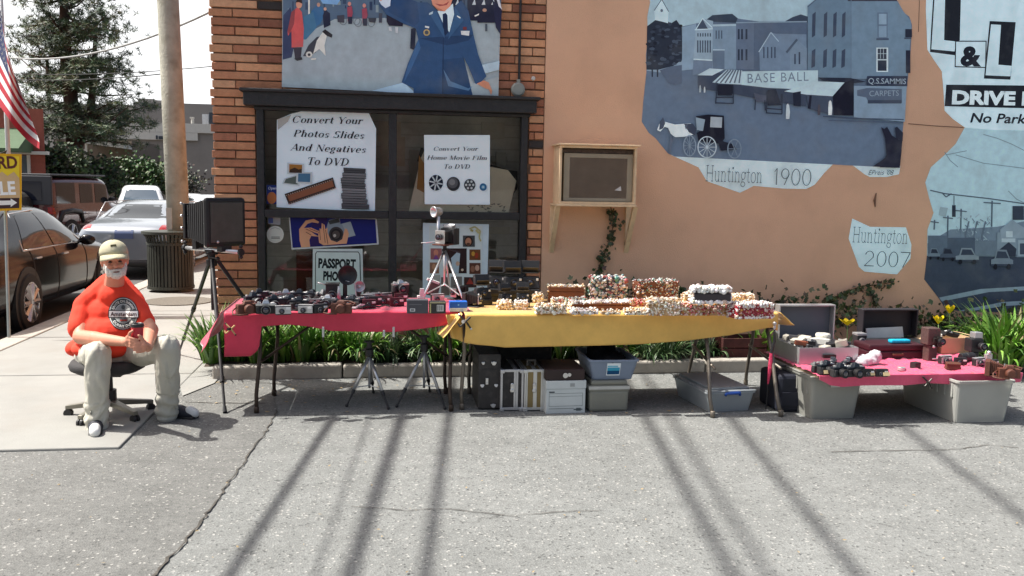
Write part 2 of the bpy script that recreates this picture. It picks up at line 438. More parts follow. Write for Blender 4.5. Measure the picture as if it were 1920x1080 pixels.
# ================================================================ ground
def gz(y):
    return -.11 - .012 * max(0, min(y, 60) - 15)
def asphalt(name, base, light, contrast=1.0):
    m = bpy.data.materials.new(name); m.use_nodes = True
    n = m.node_tree.nodes; l = m.node_tree.links; b = n['Principled BSDF']
    b.inputs['Roughness'].default_value = .85; b.inputs['Specular IOR Level'].default_value = .3
    g = n.new('ShaderNodeNewGeometry')
    def noi(sc, det=6, ro=.6):
        x = n.new('ShaderNodeTexNoise'); x.inputs['Scale'].default_value = sc; x.inputs['Detail'].default_value = det; x.inputs['Roughness'].default_value = ro
        l.new(g.outputs['Position'], x.inputs['Vector']); return x.outputs['Fac']
    def rng(v, a, bb, c, d):
        x = n.new('ShaderNodeMapRange'); l.new(v, x.inputs['Value'])
        for k, q in zip(('From Min', 'From Max', 'To Min', 'To Max'), (a, bb, c, d)): x.inputs[k].default_value = q
        return x.outputs['Result']
    def mix(f, a, c, mode='MIX'):
        x = n.new('ShaderNodeMix'); x.data_type = 'RGBA'; x.blend_type = mode
        if isinstance(f, (int, float)): x.inputs['Factor'].default_value = f
        else: l.new(f, x.inputs['Factor'])
        for s, q in (('A', a), ('B', c)):
            if isinstance(q, tuple): x.inputs[s].default_value = (*q, 1)
            else: l.new(q, x.inputs[s])
        return x.outputs['Result']
    big = rng(noi(.55, 8, .65), .32, .68, 0, 1)
    c = mix(big, base, light)
    med = rng(noi(5.5, 6, .7), .3, .7, .86, 1.14)
    c = mix(1.0, c, med, 'MULTIPLY')
    vo = n.new('ShaderNodeTexVoronoi'); vo.inputs['Scale'].default_value = 95; l.new(g.outputs['Position'], vo.inputs['Vector'])
    sp = n.new('ShaderNodeSeparateColor'); l.new(vo.outputs['Color'], sp.inputs[0])
    st = rng(sp.outputs[0], 0, 1, 1 - .17 * contrast, 1 + .14 * contrast)
    c = mix(1.0, c, st, 'MULTIPLY')
    fine = rng(noi(240, 3, .7), .3, .7, .8, 1.2)
    c = mix(1.0, c, fine, 'MULTIPLY')
    # pale stones
    pale = rng(sp.outputs[1], .965, .975, 0, .6)
    c = mix(pale, c, (.45, .44, .41))
    dark = rng(sp.outputs[2], .955, .965, 0, .55)
    c = mix(dark, c, (.03, .03, .03))
    # tar stains and hairline cracks
    stn = rng(noi(1.3, 7, .7), .62, .75, 0, .35)
    c = mix(stn, c, (.05, .05, .05))
    nv = n.new('ShaderNodeTexNoise'); nv.inputs['Scale'].default_value = 1.6; nv.inputs['Detail'].default_value = 5; l.new(g.outputs['Position'], nv.inputs['Vector'])
    sc = n.new('ShaderNodeVectorMath'); sc.operation = 'SCALE'; sc.inputs['Scale'].default_value = .9; l.new(nv.outputs['Color'], sc.inputs[0])
    ad = n.new('ShaderNodeVectorMath'); l.new(g.outputs['Position'], ad.inputs[0]); l.new(sc.outputs[0], ad.inputs[1])
    ms = n.new('ShaderNodeVectorMath'); ms.operation = 'MULTIPLY'; ms.inputs[1].default_value = (.33, .8, .5); l.new(ad.outputs[0], ms.inputs[0])
    v2 = n.new('ShaderNodeTexVoronoi'); v2.feature = 'DISTANCE_TO_EDGE'; v2.inputs['Scale'].default_value = .8; l.new(ms.outputs[0], v2.inputs['Vector'])
    cr = rng(v2.outputs['Distance'], .0012, .004, .3, 0)
    msk = rng(noi(.9, 4), .5, .6, 0, 1)
    mm = n.new('ShaderNodeMath'); mm.operation = 'MULTIPLY'; l.new(cr, mm.inputs[0]); l.new(msk, mm.inputs[1])
    c = mix(mm.outputs[0], c, (.035, .033, .03))
    l.new(c, b.inputs['Base Color'])
    bp = n.new('ShaderNodeBump'); bp.inputs['Strength'].default_value = .5; bp.inputs['Distance'].default_value = .006
    l.new(vo.outputs['Distance'], bp.inputs['Height']); l.new(bp.outputs['Normal'], b.inputs['Normal'])
    return m
A_light = asphalt('asphalt_worn', (.176, .181, .174), (.216, .222, .214))
A_dark = asphalt('asphalt_dark', (.142, .143, .136), (.18, .18, .171), 1.2)
A_road = mat('road_asphalt', (.09, .088, .085), .85, var=.2, scale=1.2, bump=.3)
M_conc = mat('concrete', (.285, .282, .262), .85, var=.09, scale=1.8, bump=.25, bscale=90, dirt=((.26, .24, .21), 2.2, .35))
M_conc2 = mat('concrete_curb', (.42, .39, .34), .9, var=.18, scale=5, bump=.5, bscale=40, dirt=((.12, .1, .08), 5, .5))
M_soil = mat('soil', (.07, .05, .035), .95, var=.4, scale=9, bump=.8, bscale=30)

mb = MB()
ys = [-400, -60, -20, -8, 0, 8, 15, 25, 40, 60, 120, 400]
vs = []
for y in ys: vs += [(-500, y, gz(y) - .03), (500, y, gz(y) - .03)]
mb.add(vs, [(2 * i, 2 * i + 1, 2 * i + 3, 2 * i + 2) for i in range(len(ys) - 1)])
mb.build('ground', mat('earth', (.16, .15, .13), .95, var=.3, scale=.4), kind='structure')
mb = MB()
ys = [-30, 0, 8, 15, 25, 40, 60, 110]
vs = []
for y in ys: vs += [(-13.5, y, gz(y)), (-3.9, y, gz(y))]
mb.add(vs, [(2 * i, 2 * i + 1, 2 * i + 3, 2 * i + 2) for i in range(len(ys) - 1)])
mb.build('road', A_road, kind='structure')
mb = MB(); mb.b0(-3.86, 40, -60, -.7, -.25, 0); mb.b0(-30, -3.86, -60, -2.75, -.25, -.001)
mb.build('asphalt_lot', A_light, kind='structure')
# darker patch left of the seam
seam = [onZ(x, y, 0) for x, y in ((520, 770), (508, 792), (498, 812), (470, 850), (452, 876), (428, 905), (415, 930), (392, 960), (372, 985), (345, 1018), (318, 1048), (290, 1080), (250, 1130))]
mb = MB()
pl = [V((p.x, p.y, .004)) for p in seam]
mb.poly([V((-1.55, -.75, .004)), V((-.95, -.75, .004))] + pl + [V((-1.9, -6.5, .004)), V((-9, -6.5, .004)), V((-9, -2.76, .004)), V((-1.6, -2.76, .004))])
mb.build('asphalt_patch', A_dark, kind='structure')
def crack(name, pts, wd, z, seed):
    r = random.Random(seed); q = []
    for a, b in zip(pts, pts[1:]):
        for i in range(5): q.append(a.lerp(b, i / 5) + V((r.uniform(-.012, .012), r.uniform(-.006, .006), 0)))
    mb = MB(); L = []; Rr = []
    for i, p in enumerate(q):
        t = (q[min(i + 1, len(q) - 1)] - q[max(i - 1, 0)]).normalized(); n = V((-t.y, t.x, 0)); k = wd * r.uniform(.35, 1.3)
        L.append(V((p.x, p.y, z)) + n * k); Rr.append(V((p.x, p.y, z)) - n * k)
    for i in range(len(q) - 1): mb.add([L[i], L[i + 1], Rr[i + 1], Rr[i]], [(0, 1, 2, 3)])
    return mb.build(name, mat('crack_dirt', (.075, .068, .058), .95, var=.4, scale=20), kind='structure')
crack('pavement_crack', seam, .0065, .008, 1)
crack('pavement_crack', [onZ(x, y, 0) for x, y in ((345, 755), (400, 757), (450, 757), (512, 758))], .006, .008, 2)
crack('pavement_crack', [onZ(x, y, 0) for x, y in ((1560, 848), (1640, 846), (1740, 845), (1800, 843), (1850, 835), (1925, 842))], .004, .005, 3)
crack('pavement_crack', [onZ(x, y, 0) for x, y in ((660, 950), (760, 958), (830, 955), (960, 968), (1060, 960), (1150, 957))], .0035, .005, 4)
# sidewalk slabs with joints
mb = MB()
xs = [-3.62, -1.62]; y = -2.75
for i in range(16):
    y2 = y + (1.95 if i else 2.2)
    mb.b0(-3.62, -1.62, y + .006, y2 - .006, -.2, .02 - (.0 if i % 2 else .003)); y = y2
mb.build('sidewalk', M_conc, kind='structure', bevel=.008)
mb = MB()
y = -2.7
for i in range(14):
    mb.b0(-3.88, -3.63, y + .005, y + 2.4 - .005, -.3, .025); y += 2.4
mb.build('curb', M_conc2, kind='structure', bevel=.015)
# apron of old concrete by the corner of the bed
mb = MB(); mb.poly([onZ(x, y, .012) for x, y in ((342, 742), (402, 718), (425, 690), (360, 672), (330, 690))])
mb.build('concrete_apron', M_conc, kind='structure')
# manhole on the sidewalk
mh = onZ(335, 568, 0.0)
mb = MB(); mb.lathe([(.46, 0), (.46, .032), (.42, .034)], (mh.x, mh.y, 0), n=32)
o = mb.build('manhole_cover', mat('iron_cover', (.16, .145, .12), .8, .2, var=.3, scale=30, bump=.5)); tag(o, 'round rusty manhole cover in the pavement by the trash can', 'manhole cover')
# flower bed
mb = MB()
def soil(u, v):
    x = -1.5 + u * 9.5; yy = -.66 + v * .66
    return V((x, yy, .10 + .035 * noise.noise(V((x * 3, yy * 4, 0)))))
mb.grid(soil, 120, 8)
mb.build('flower_bed_soil', M_soil, kind='structure')
xx = -1.42; i = 0
edge = thing('bed_edging', 'low row of weathered stone edging in front of the flower bed', 'edging', (-1.42, -.7, 0))
while xx < 6.5:
    L = rnd.uniform(.9, 1.5); mb = MB()
    mb.box((xx + L / 2, -.7 + rnd.uniform(-.012, .012), .055), (L - .012, .12, .13 + rnd.uniform(-.02, .01)), Matrix.Rotation(rnd.uniform(-.012, .012), 3, 'Y'))
    mb.build('stone', M_conc2, edge, bevel=.015, world=True); xx += L
# fallen bits on the pavement
M_leaf = mat('dry_leaf', (.34, .25, .13), .8, var=.3, scale=30)
mb = MB()
for i in range(240):
    p = onZ(rnd.uniform(390, 1400), rnd.choice([rnd.uniform(708, 735), rnd.uniform(712, 780)]), .009) if i < 150 else onZ(rnd.uniform(0, 1920), rnd.uniform(800, 1075), .009)
    a = rnd.uniform(0, 6.3); s = rnd.uniform(.006, .018) * (1 if i < 150 else .6)
    mb.poly([p + V((math.cos(a + k) * s * q, math.sin(a + k) * s * q, rnd.uniform(0, .006))) for k, q in ((0, 1.4), (1.3, .5), (3.1, 1.2), (4.6, .6))])
mb.build('leaf_litter', M_leaf, kind='stuff')

# ================================================================ shop building
XL = onY(400, 300, 0).x; XB = onY(1019, 300, 0).x; XR = 13.0; ZT = 4.15
bld = thing('shop_building', 'shop with roman brick front and apricot stucco side wall painted with murals', 'building', (XL, 0, 0))
WX0 = onY(484, 403, 0).x; WX1 = onY(986, 403, 0).x; WM = onY(736, 403, 0).x
WZ1 = onY(735, 207, 0).z; WZ0 = .38; WZm = onY(736, 403, 0).z
M_brick = mat('roman_brick', (1, 1, 1), .85, var=.16, scale=14, bump=.5, bscale=70, attr=True)
M_mortar = mat('mortar', (.21, .135, .095), .95, var=.3, scale=20)
mb = MB()
def wallbox(x0, x1, z0, z1): mb.b0(x0, x1, .018, .3, z0, z1)
wallbox(XL + .015, WX0 - .002, 0, ZT); wallbox(WX1 + .002, XB, 0, ZT); wallbox(WX0 - .002, WX1 + .002, WZ1 + .02, ZT); wallbox(WX0 - .002, WX1 + .002, 0, WZ0 - .02)
mb.b0(XL + .015, XL + .3, .3, 30, 0, ZT)
bw = mb.build('brick_wall', M_mortar, bld, world=True)
mb = MB(); course = .0785; z = .004; row = 0
pal = [(190, 130, 92), (182, 120, 84), (198, 142, 102), (172, 112, 80), (204, 152, 114), (160, 102, 76), (186, 126, 90), (144, 92, 70)]
while z < ZT - .1:
    x = XL - (rnd.choice((0, .012, .02)) if True else 0) ; first = True
    L0 = .42 if row % 2 else .21
    while x < XB - .02:
        L = L0 if first else .42 + rnd.uniform(-.02, .02); first = False
        x1 = min(x + L, XB - .004)
        segs = [(x, x1)]
        if z + course > WZ0 - .02 and z < WZ1 + .03:
            segs = [(a, b) for a, b in ((x, min(x1, WX0 - .01)), (max(x, WX1 + .01), x1)) if b - a > .03]
        for a, b in segs:
            c = S(*rnd.choice(pal)); g_ = sum(c) / 3; c = tuple(q + (g_ - q) * .08 for q in c); k = rnd.uniform(.92, 1.3)
            if rnd.random() < .012: c = (.035, .03, .03)
            d = rnd.uniform(-.006, .008)
            mb.col = tuple(q * k for q in c)
            mb.b0(a + .004, b - .004, -.008 + d, .03, z + .007 + rnd.uniform(-.002, .002), z + course - .007)
        x = x1 if first is False and x1 > x else x + L
    z += course; row += 1
# the return face round the corner
z = .004; row = 0
while z < ZT - .1:
    y = .04 + (0 if row % 2 else .21)
    while y < 16:
        mb.col = tuple(q * rnd.uniform(.8, 1.1) for q in S(*rnd.choice(pal)))
        mb.b0(XL - .004, XL + .03, y + .004, y + .416, z + .007, z + course - .007); y += .42
    z += course; row += 1
mb.build('brick_courses', M_brick, bw, bevel=.004)
for v in bpy.data.objects['brick_courses'].data.vertices: v.co -= bld.location
# stucco wall
m = mat('apricot_stucco', (.78, .475, .315), .9, var=.075, scale=.9, bump=.5, bscale=90, dirt=((.64, .385, .255), 2.1, .55))
mb = MB(); mb.b0(XB, XR, 0, .3, 0, ZT)
stw = mb.build('stucco_wall', m, bld, world=True)
mb = MB(); mb.b0(XL + .3, XR, 29.7, 30, 0, ZT); mb.b0(XR - .3, XR, .3, 29.7, 0, ZT); mb.build('rear_wall', m, bld, world=True)
mb = MB(); mb.b0(XL + .02, XR - .02, .02, 29.98, ZT, ZT + .12); mb.build('roof', mat('flat_roof', (.12, .12, .12), .9), bld, world=True)
mb = MB()
p, q = onY(1703, 232, -.001), onY(1806, 239, -.001); mb.path([p, p.lerp(q, .5) + V((0, 0, -.004)), q], .004, 4)
Mcr = mat('crack_brown', (.16, .09, .06), .9); mb.build('wall_crack', Mcr, stw, world=True); mb = MB()
p, q = onY(1724, 0, -.001), onY(1722, 60, -.001); mb.path([p, q], .003, 4)
mb.build('wall_crack', Mcr, stw, world=True); mb = MB()
mb.path([onY(1643, 362, -.004), onY(1640, 375, -.012), onY(1641, 388, -.004)], [.004, .012, .004], 6)
mb.build('rust_streak', Mcr, stw, world=True)

# ---------------------------------------------------------------- storefront window
M_blk = mat('black_painted_wood', (.016, .016, .019), .55, var=.3, scale=18, bump=.4, bscale=50, dirt=((.06, .055, .05), 22, .2))
win = thing('x', None, None)
bpy.data.objects.remove(win)
mb = MB()
fw = .062
mb.b0(WX0, WX0 + fw, -.035, .07, WZ0, WZ1); mb.b0(WX1 - fw, WX1, -.035, .07, WZ0, WZ1)
mb.b0(WM - .037, WM + .037, -.03, .07, WZ0 + fw, WZ1)
mb.b0(WX0 + fw, WM - .037, -.032, .07, WZm - .035, WZm + .035); mb.b0(WM + .037, WX1 - fw, -.032, .07, WZm - .035, WZm + .035)
mb.b0(WX0 + fw, WX1 - fw, -.035, .07, WZ0, WZ0 + fw)
wf = mb.build('window', M_blk, bld, bevel=.006, world=True)
mb = MB()
a, b = onY(456, 168, -.09), onY(1006, 196, -.09)
mb.box(((a.x + b.x) / 2, -.05, WZ1 + .065), (b.x - a.x, .13, .125)); mb.box(((a.x + b.x) / 2, -.062, WZ1 + .137), (b.x - a.x + .06, .17, .03))
mb.b0(WX0 - .02, WX1 + .02, -.04, .07, WZ1 - .03, WZ1 + .002)
mb.build('head_beam', M_blk, wf, bevel=.008); 
for v in bpy.data.objects['head_beam'].data.vertices: v.co -= bld.location
mb = MB(); mb.b0(WX0 + fw, WX1 - fw, .04, .044, WZ0 + fw, WZ1)
mb.build('pane', glass_mat('shop_glass', (.90, .90, .89), .42), wf)
for v in bpy.data.objects['pane'].data.vertices: v.co -= bld.location
# what stands behind the glass: a display back wall of old boards and shelves
Mi = mat('display_boards', (.17, .14, .11), .9, var=.3, scale=3, attr=True)
mb = MB()
mb.col = (.50, .44, .37); mb.b0(WX0 - .2, WX1 + .2, .75, .78, .2, WZ1 + .3)
mb.col = (.3, .26, .22)
mb.b0(WX0 - .2, WX1 + .2, .3, .75, .2, .42); mb.b0(WX0 - .2, WX1 + .2, .3, .78, WZ1 + .3, WZ1 + .34)
mb.b0(WX0 - .24, WX0 - .2, .3, .78, .2, WZ1 + .3); mb.b0(WX1 + .2, WX1 + .24, .3, .78, .2, WZ1 + .3)
for k in range(9):
    x = rnd.uniform(WX0, WX1); zz = rnd.uniform(WZ0 + .1, WZ1 - .2); mb.col = rnd.choice([(.44, .38, .31), (.28, .24, .2), (.5, .38, .28), (.36, .32, .29)])
    ww = rnd.uniform(.15, .5); mb.b0(x, min(x + ww, WX1 + .1), .70 - k * .004, .745, zz, zz + rnd.uniform(.06, .3))
# thin bars imitating brick lines reflected in the pane
for k in range(16):
    zz = WZ0 + .1 + k * .12; mb.col = (.40, .355, .30); mb.b0(WX0, WX1, .736, .748, zz, zz + .012)
mb.col = (.33, .035, .03); mb.b0(onY(660, 520, .6).x, onY(725, 520, .6).x, .55, .6, .4, .62); mb.col = (.22, .07, .05); mb.b0(onY(560, 520, .6).x, onY(590, 520, .6).x, .55, .6, .4, 1.02)
mb.col = (.45, .38, .27); mb.b0(WM + .08, WX1 - .1, .62, .66, WZm - .19, WZm - .12)
mb.col = (.34, .33, .32); mb.b0(WX0 + .5, WX0 + .56, .5, .55, .42, .6); mb.b0(WX0 + 1.02, WX0 + 1.1, .5, .55, .42, .66)
for v in mb.v: v.y = .3 + (v.y - .3) * .25
mb.build('display_interior', Mi, bld, world=True)
mb = MB(); mb.b0(onY(768, 300, .35).x, onY(786, 300, .35).x, .34, .37, WZm + .05, WZm + .62); 
mb.b0(onY(786, 300, .35).x, onY(950, 300, .35).x, .36, .37, onY(800, 300, .36).z, onY(800, 290, .36).z); mb.b0(onY(930, 300, .35).x, onY(948, 300, .35).x, .34, .37, WZm + .05, WZm + .62)
mb.build('display_rack', mat('rack_wood', (.32, .28, .22), .7), bld, world=True)

# ---------------------------------------------------------------- papers and signs in the window
M_art = mat('printed_ink', (1, 1, 1), .6, var=.06, scale=9, attr=True, spec=.2)
for n_ in M_art.node_tree.nodes:
    if n_.type == 'MAP_RANGE' and n_.inputs['To Min'].default_value > .5: n_.inputs['To Min'].default_value, n_.inputs['To Max'].default_value = 1.16, 1.30
def paper(name, label, outline, Y, art, white=(222, 238, 246), cat='poster', thick=.004, frame=None):
    pts = [onY(x, y, Y) for x, y in outline]
    c = sum(pts, V((0, 0, 0))) / len(pts)
    t = thing(name, label, cat, (c.x, Y, min(p.z for p in pts)))
    mb = MB(); mb.col = S(*white); mb.prism(pts, (0, thick, 0)); mb.build('sheet', M_art, t, world=True)
    if art is not None: art.mb.build('print', M_art, t, world=True)
    return t
GY = .036
k = crop(460, 180, 1 / 2.7)
def cpt(*pts): return [k(*p) for p in pts]
# poster one: photos, slides and negatives
a = Art(GY - .006, k); INK = (30, 32, 38)
a.poly([(163, 118), (232, 95), (215, 130), (165, 172)], (176, 178, 175))
for s, x0, y0, x1, y1, cap in (('Convert Your', 240, 135, 597, 143, 34), ('Photos Slides', 243, 205, 603, 217, 34), ('And Negatives', 226, 275, 612, 288, 34), ('To DVD', 318, 348, 524, 354, 38)):
    a.text(s, x0, y0, x1, y1, cap, INK, shear=.26, serif='bodoni')
for pts, c in (([(222, 345), (288, 349), (286, 391), (222, 388)], (150, 105, 50)), ([(205, 420), (258, 405), (265, 448), (196, 440)], (84, 96, 92)), ([(268, 392), (330, 392), (328, 436), (266, 434)], (70, 110, 140))):
    cx = sum(p[0] for p in pts) / 4; cy = sum(p[1] for p in pts) / 4
    a.poly([(cx + (x - cx) * 1.3, cy + (y - cy) * 1.35) for x, y in pts], (186, 196, 200)); a.poly(pts, c)
a.poly([(226, 372), (250, 362), (270, 372), (286, 368), (286, 390), (222, 388)], (60, 44, 34))
a.poly([(198, 496), (443, 412), (459, 466), (220, 550)], (52, 42, 40)); a.poly([(212, 505), (440, 428), (449, 458), (224, 534)], (128, 82, 60))
for i in range(22):
    x = 205 + i * 11; y = 501 - i * 3.75; a.rect(x, y, x + 5, y + 5, (160, 140, 128), up=(i == 0)); a.rect(x + 15, y + 42, x + 20, y + 47, (160, 140, 128), up=False)
for i, (x0, x1) in enumerate(((496, 610), (490, 612), (482, 606), (486, 610), (490, 612), (484, 614), (490, 620), (486, 628))):
    y = 362 + i * 26; g = 70 + (i * 37) % 50
    a.poly([(x0, y), (x1, y + 6), (x1 - 4, y + 30), (x0 + 3, y + 27)], (g, g + 2, g + 6)); a.line([(x0, y + 13), (x1, y + 18)], 2.5, (34, 34, 38)); a.line([(x0, y + 25), (x1, y + 29)], 3, (30, 30, 34))
paper('paper_poster', 'large white poster reading Convert Your Photos Slides And Negatives To DVD', cpt((160, 120), (232, 90), (320, 68), (622, 80), (662, 165), (656, 585), (158, 563)), GY - .002, a)
# poster two
a = Art(GY - .0105, k)
for s, x0, y0, x1, y1, cap in (('Convert Your', 954, 277, 1180, 277, 20), ('Home Movie Film', 920, 322, 1223, 324, 21), ('To DVD', 1008, 368, 1138, 368, 22)):
    a.text(s, x0, y0, x1, y1, cap, (34, 36, 42), shear=.26, serif='bodoni')
a.disc(965, 439, 36, 40, (26, 34, 50))
for i in range(8):
    g = i * math.pi / 4 + .2; a.line([(965 + 9 * math.cos(g), 439 + 10 * math.sin(g)), (965 + 34 * math.cos(g), 439 + 38 * math.sin(g))], 7, (186, 196, 200), up=(i == 0))
a.disc(965, 439, 10, 11, (150, 158, 162)); a.disc(965, 439, 4, 4, (30, 34, 44))
a.disc(1053, 445, 34, 36, (46, 48, 52)); a.disc(1050, 440, 26, 27, (84, 86, 90)); a.disc(1047, 436, 15, 16, (120, 122, 124))
a.disc(1136, 450, 29, 30, (54, 60, 66))
for i in range(6):
    g = i * math.pi / 3; a.disc(1136 + 18 * math.cos(g), 450 + 19 * math.sin(g), 6, 6.5, (182, 190, 192), 10, up=(i == 0))
a.disc(1136, 450, 6, 6, (180, 188, 190)); a.disc(1204, 461, 18, 19, (40, 96, 140)); a.disc(1204, 461, 9, 9.5, (110, 160, 190)); a.disc(1204, 461, 3.5, 4, (210, 215, 215))
paper('paper_poster', 'smaller white poster reading Convert Your Home Movie Film To DVD', cpt((905, 197), (1238, 198), (1238, 550), (908, 548)), GY - .0075, a, (224, 238, 244))
# cream board behind it
a = Art(.06 - .003, k)
a.poly([(880, 300), (905, 340), (905, 490), (868, 470)], (176, 128, 72))
for i in range(26):
    x, y = rnd.uniform(1120, 1310), rnd.uniform(540, 585); a.poly([(x, y), (x + rnd.uniform(6, 26), y + rnd.uniform(-6, 3)), (x + rnd.uniform(4, 20), y + rnd.uniform(4, 9))], (120, 116, 106), up=(i % 9 == 0))
paper('display_board', 'stained cream cutout board leaning behind the movie film poster', cpt((888, 315), (910, 270), (935, 330), (1240, 358), (1330, 375), (1372, 430), (1330, 600), (826, 588)), .06, a, (226, 216, 192), 'board', .006)
paper('display_board', 'black scalloped board showing behind the cream cutout board', cpt((888, 262), (1100, 300), (1330, 374), (1378, 380), (1376, 470), (1345, 520), (870, 330)), .075, None, (26, 24, 26), 'board', .006)
# camera picture
k2 = crop(490, 400, 1 / 6.0)
a = Art(GY - .004, k2); k = k2
a.poly([(322, 42), (1282, 68), (1300, 336), (352, 388)], (28, 34, 104))
a.poly([(545, 250), (660, 230), (680, 350), (560, 376)], (46, 32, 84)); a.poly([(600, 45), (740, 50), (735, 120), (640, 160), (560, 150)], (44, 30, 82))
SK = (206, 152, 120)
a.poly([(425, 180), (500, 80), (590, 62), (650, 95), (640, 112), (570, 100), (520, 118), (480, 165), (560, 160), (650, 200), (640, 228), (560, 205), (600, 235), (650, 262), (560, 255), (540, 300), (550, 378), (450, 384), (430, 300)], SK)
a.poly([(760, 75), (880, 52), (890, 120), (1000, 92), (1060, 250), (960, 275), (760, 300), (730, 170)], (128, 140, 152)); a.poly([(905, 118), (1004, 94), (1058, 248), (980, 268)], (150, 160, 168)); a.poly([(750, 85), (870, 55), (885, 100), (770, 125)], (60, 64, 66))
a.disc(842, 235, 82, 84, (58, 54, 56), 26); a.disc(842, 238, 62, 64, (36, 32, 34), 24); a.disc(840, 240, 44, 46, (74, 66, 64), 22); a.disc(825, 250, 16, 18, (178, 172, 166), 14)
a.poly([(640, 240), (655, 170), (675, 175), (680, 110), (712, 130), (720, 180), (745, 160), (745, 220), (780, 300), (850, 325), (910, 290), (940, 170), (965, 175), (985, 230), (960, 340), (700, 360), (650, 330)], SK)
for ln in ([(655, 180), (665, 300)], [(695, 125), (718, 330)], [(722, 185), (750, 350)], [(500, 175), (590, 215)], [(500, 210), (560, 245)], [(540, 170), (650, 215)]): a.line(ln, 6, (96, 56, 44))
paper('picture_sign', 'blue tilted picture of two hands holding a camera', [k2(*p) for p in ((308, 38), (1298, 60), (1322, 350), (342, 408))], GY - .001, a, (196, 200, 202), 'sign', .006)
# passport photos sign
a = Art(GY - .013, k2)
rr = [(612, 434), (1090, 432), (1110, 455), (1112, 1000), (605, 1000)]
a.poly([(606, 455), (622, 428), (1092, 430), (1112, 462), (1128, 1010), (604, 1010)], (30, 34, 36)); a.poly([(614, 460), (626, 437), (1088, 439), (1103, 465), (1118, 1010), (612, 1010)], (192, 204, 204))
a.text('PASSPORT', 640, 608, 1062, 622, 100, (28, 34, 38), .05, .0); a.text('PHOTOS', 695, 748, 1015, 760, 95, (28, 34, 38), .05, .0)
paper('shop_sign', 'white sign with rounded black border reading PASSPORT PHOTOS', [k2(*p) for p in ((580, 400), (1138, 400), (1150, 1010), (575, 1010))], GY - .010, a, (196, 206, 206), 'sign', .008)
# round sticker and small notes
t = Art(GY - .003, k2); t.disc(156, 238, 84, 84, (196, 196, 190), 24); t.line([(100, 180), (156, 160), (212, 180)], 5, (150, 150, 148)); 
for y in (262, 277): t.rect(112, y, 208, y + 9, (112, 112, 110))
c_ = [k2(156 + 96 * math.cos(i * math.pi / 12), 238 + 96 * math.sin(i * math.pi / 12)) for i in range(24)]
paper('round_sticker', 'round off-white sticker low in the left window corner', c_, GY - .001, t, (206, 206, 200), 'sticker', .003)
t = Art(GY - .003, k2); t.rect(78, 50, 132, 110, (70, 84, 140))
paper('paper_note', 'small grey note with blue square above the round sticker', [k2(*p) for p in ((70, 30), (215, 34), (215, 130), (75, 118))], GY - .001, t, (150, 150, 158), 'note', .003)
k = crop(460, 180, 1 / 2.7)
t = Art(GY - .001, k); t.disc(134, 516, 24, 30, (168, 104, 62)); t.text('Open', 116, 473, 158, 473, 14, (190, 200, 220), .01, .2)
paper('window_decal', 'blue decal with orange disc peeking out beside the large poster', cpt((108, 450), (172, 452), (172, 548), (108, 545)), GY + .002, t, (34, 52, 112), 'sticker', .002)
# photo collage print
k3 = crop(760, 370, 180 / 884); a = Art(GY - .004, k3)
a.poly([(218, 262), (712, 262), (700, 900), (215, 900)], (206, 214, 214))
for x0, y0, x1, y1, c in ((225, 268, 505, 455, (196, 206, 206)), (232, 470, 335, 572, (150, 96, 96)), (350, 470, 565, 700, (52, 34, 34)), (590, 480, 692, 578, (112, 70, 42)), (225, 600, 310, 700, (140, 104, 84)), (590, 604, 692, 706, (92, 58, 46)), (420, 730, 522, 830, (120, 116, 112)), (540, 735, 655, 830, (66, 46, 44)), (232, 715, 320, 800, (170, 168, 160)), (330, 735, 405, 900, (110, 96, 90))): a.rect(x0, y0, x1, y1, c)
a.rect(530, 352, 640, 455, (70, 74, 76)); a.disc(582, 405, 40, 48, (52, 38, 34)); a.disc(580, 408, 28, 36, (176, 124, 98)); a.disc(580, 430, 18, 12, (84, 58, 48))
a.disc(282, 510, 22, 30, (196, 130, 110)); a.poly([(255, 572), (282, 525), (312, 572)], (120, 70, 130)); a.disc(625, 520, 16, 22, (190, 140, 60)); a.disc(655, 535, 18, 26, (150, 60, 40)); a.disc(662, 650, 20, 28, (190, 150, 130)); a.disc(620, 660, 20, 30, (140, 96, 76))
a.poly([(420, 560), (480, 500), (505, 520), (490, 700), (440, 700)], (170, 186, 196)); a.disc(482, 610, 18, 22, (190, 160, 140)); a.disc(525, 668, 12, 12, (200, 180, 160)); a.poly([(560, 800), (595, 740), (630, 800)], (150, 60, 50)); a.disc(262, 640, 18, 28, (176, 130, 100))
a.line([(590, 290), (640, 270), (690, 310), (680, 370), (695, 405)], 14, (176, 168, 122)); a.line([(600, 300), (625, 310)], 20, (160, 150, 100)); a.line([(650, 300), (680, 330)], 20, (186, 178, 130))
paper('photo_collage', 'pale collage poster of family photographs behind the camera tripod', [k3(*p) for p in ((162, 235), (770, 248), (750, 940), (160, 930))], GY - .001, a, (200, 214, 222), 'poster')
# ================================================================ murals on the wall
M_mural = mat('mural_paint', (1, 1, 1), .8, var=.10, scale=11, attr=True, dirt=((.24, .26, .275), 3.2, .25), bump=.15, bscale=60, spec=.25)
for n_ in M_mural.node_tree.nodes:
    if n_.type == 'MAP_RANGE' and n_.inputs['To Min'].default_value > .5: n_.inputs['To Min'].default_value, n_.inputs['To Max'].default_value = 1.75, 2.15   # even gain that puts extra brightness into every mural colour
k8 = crop(1180, 0, 740 / 1427)
Art.tone = staticmethod(greyed)
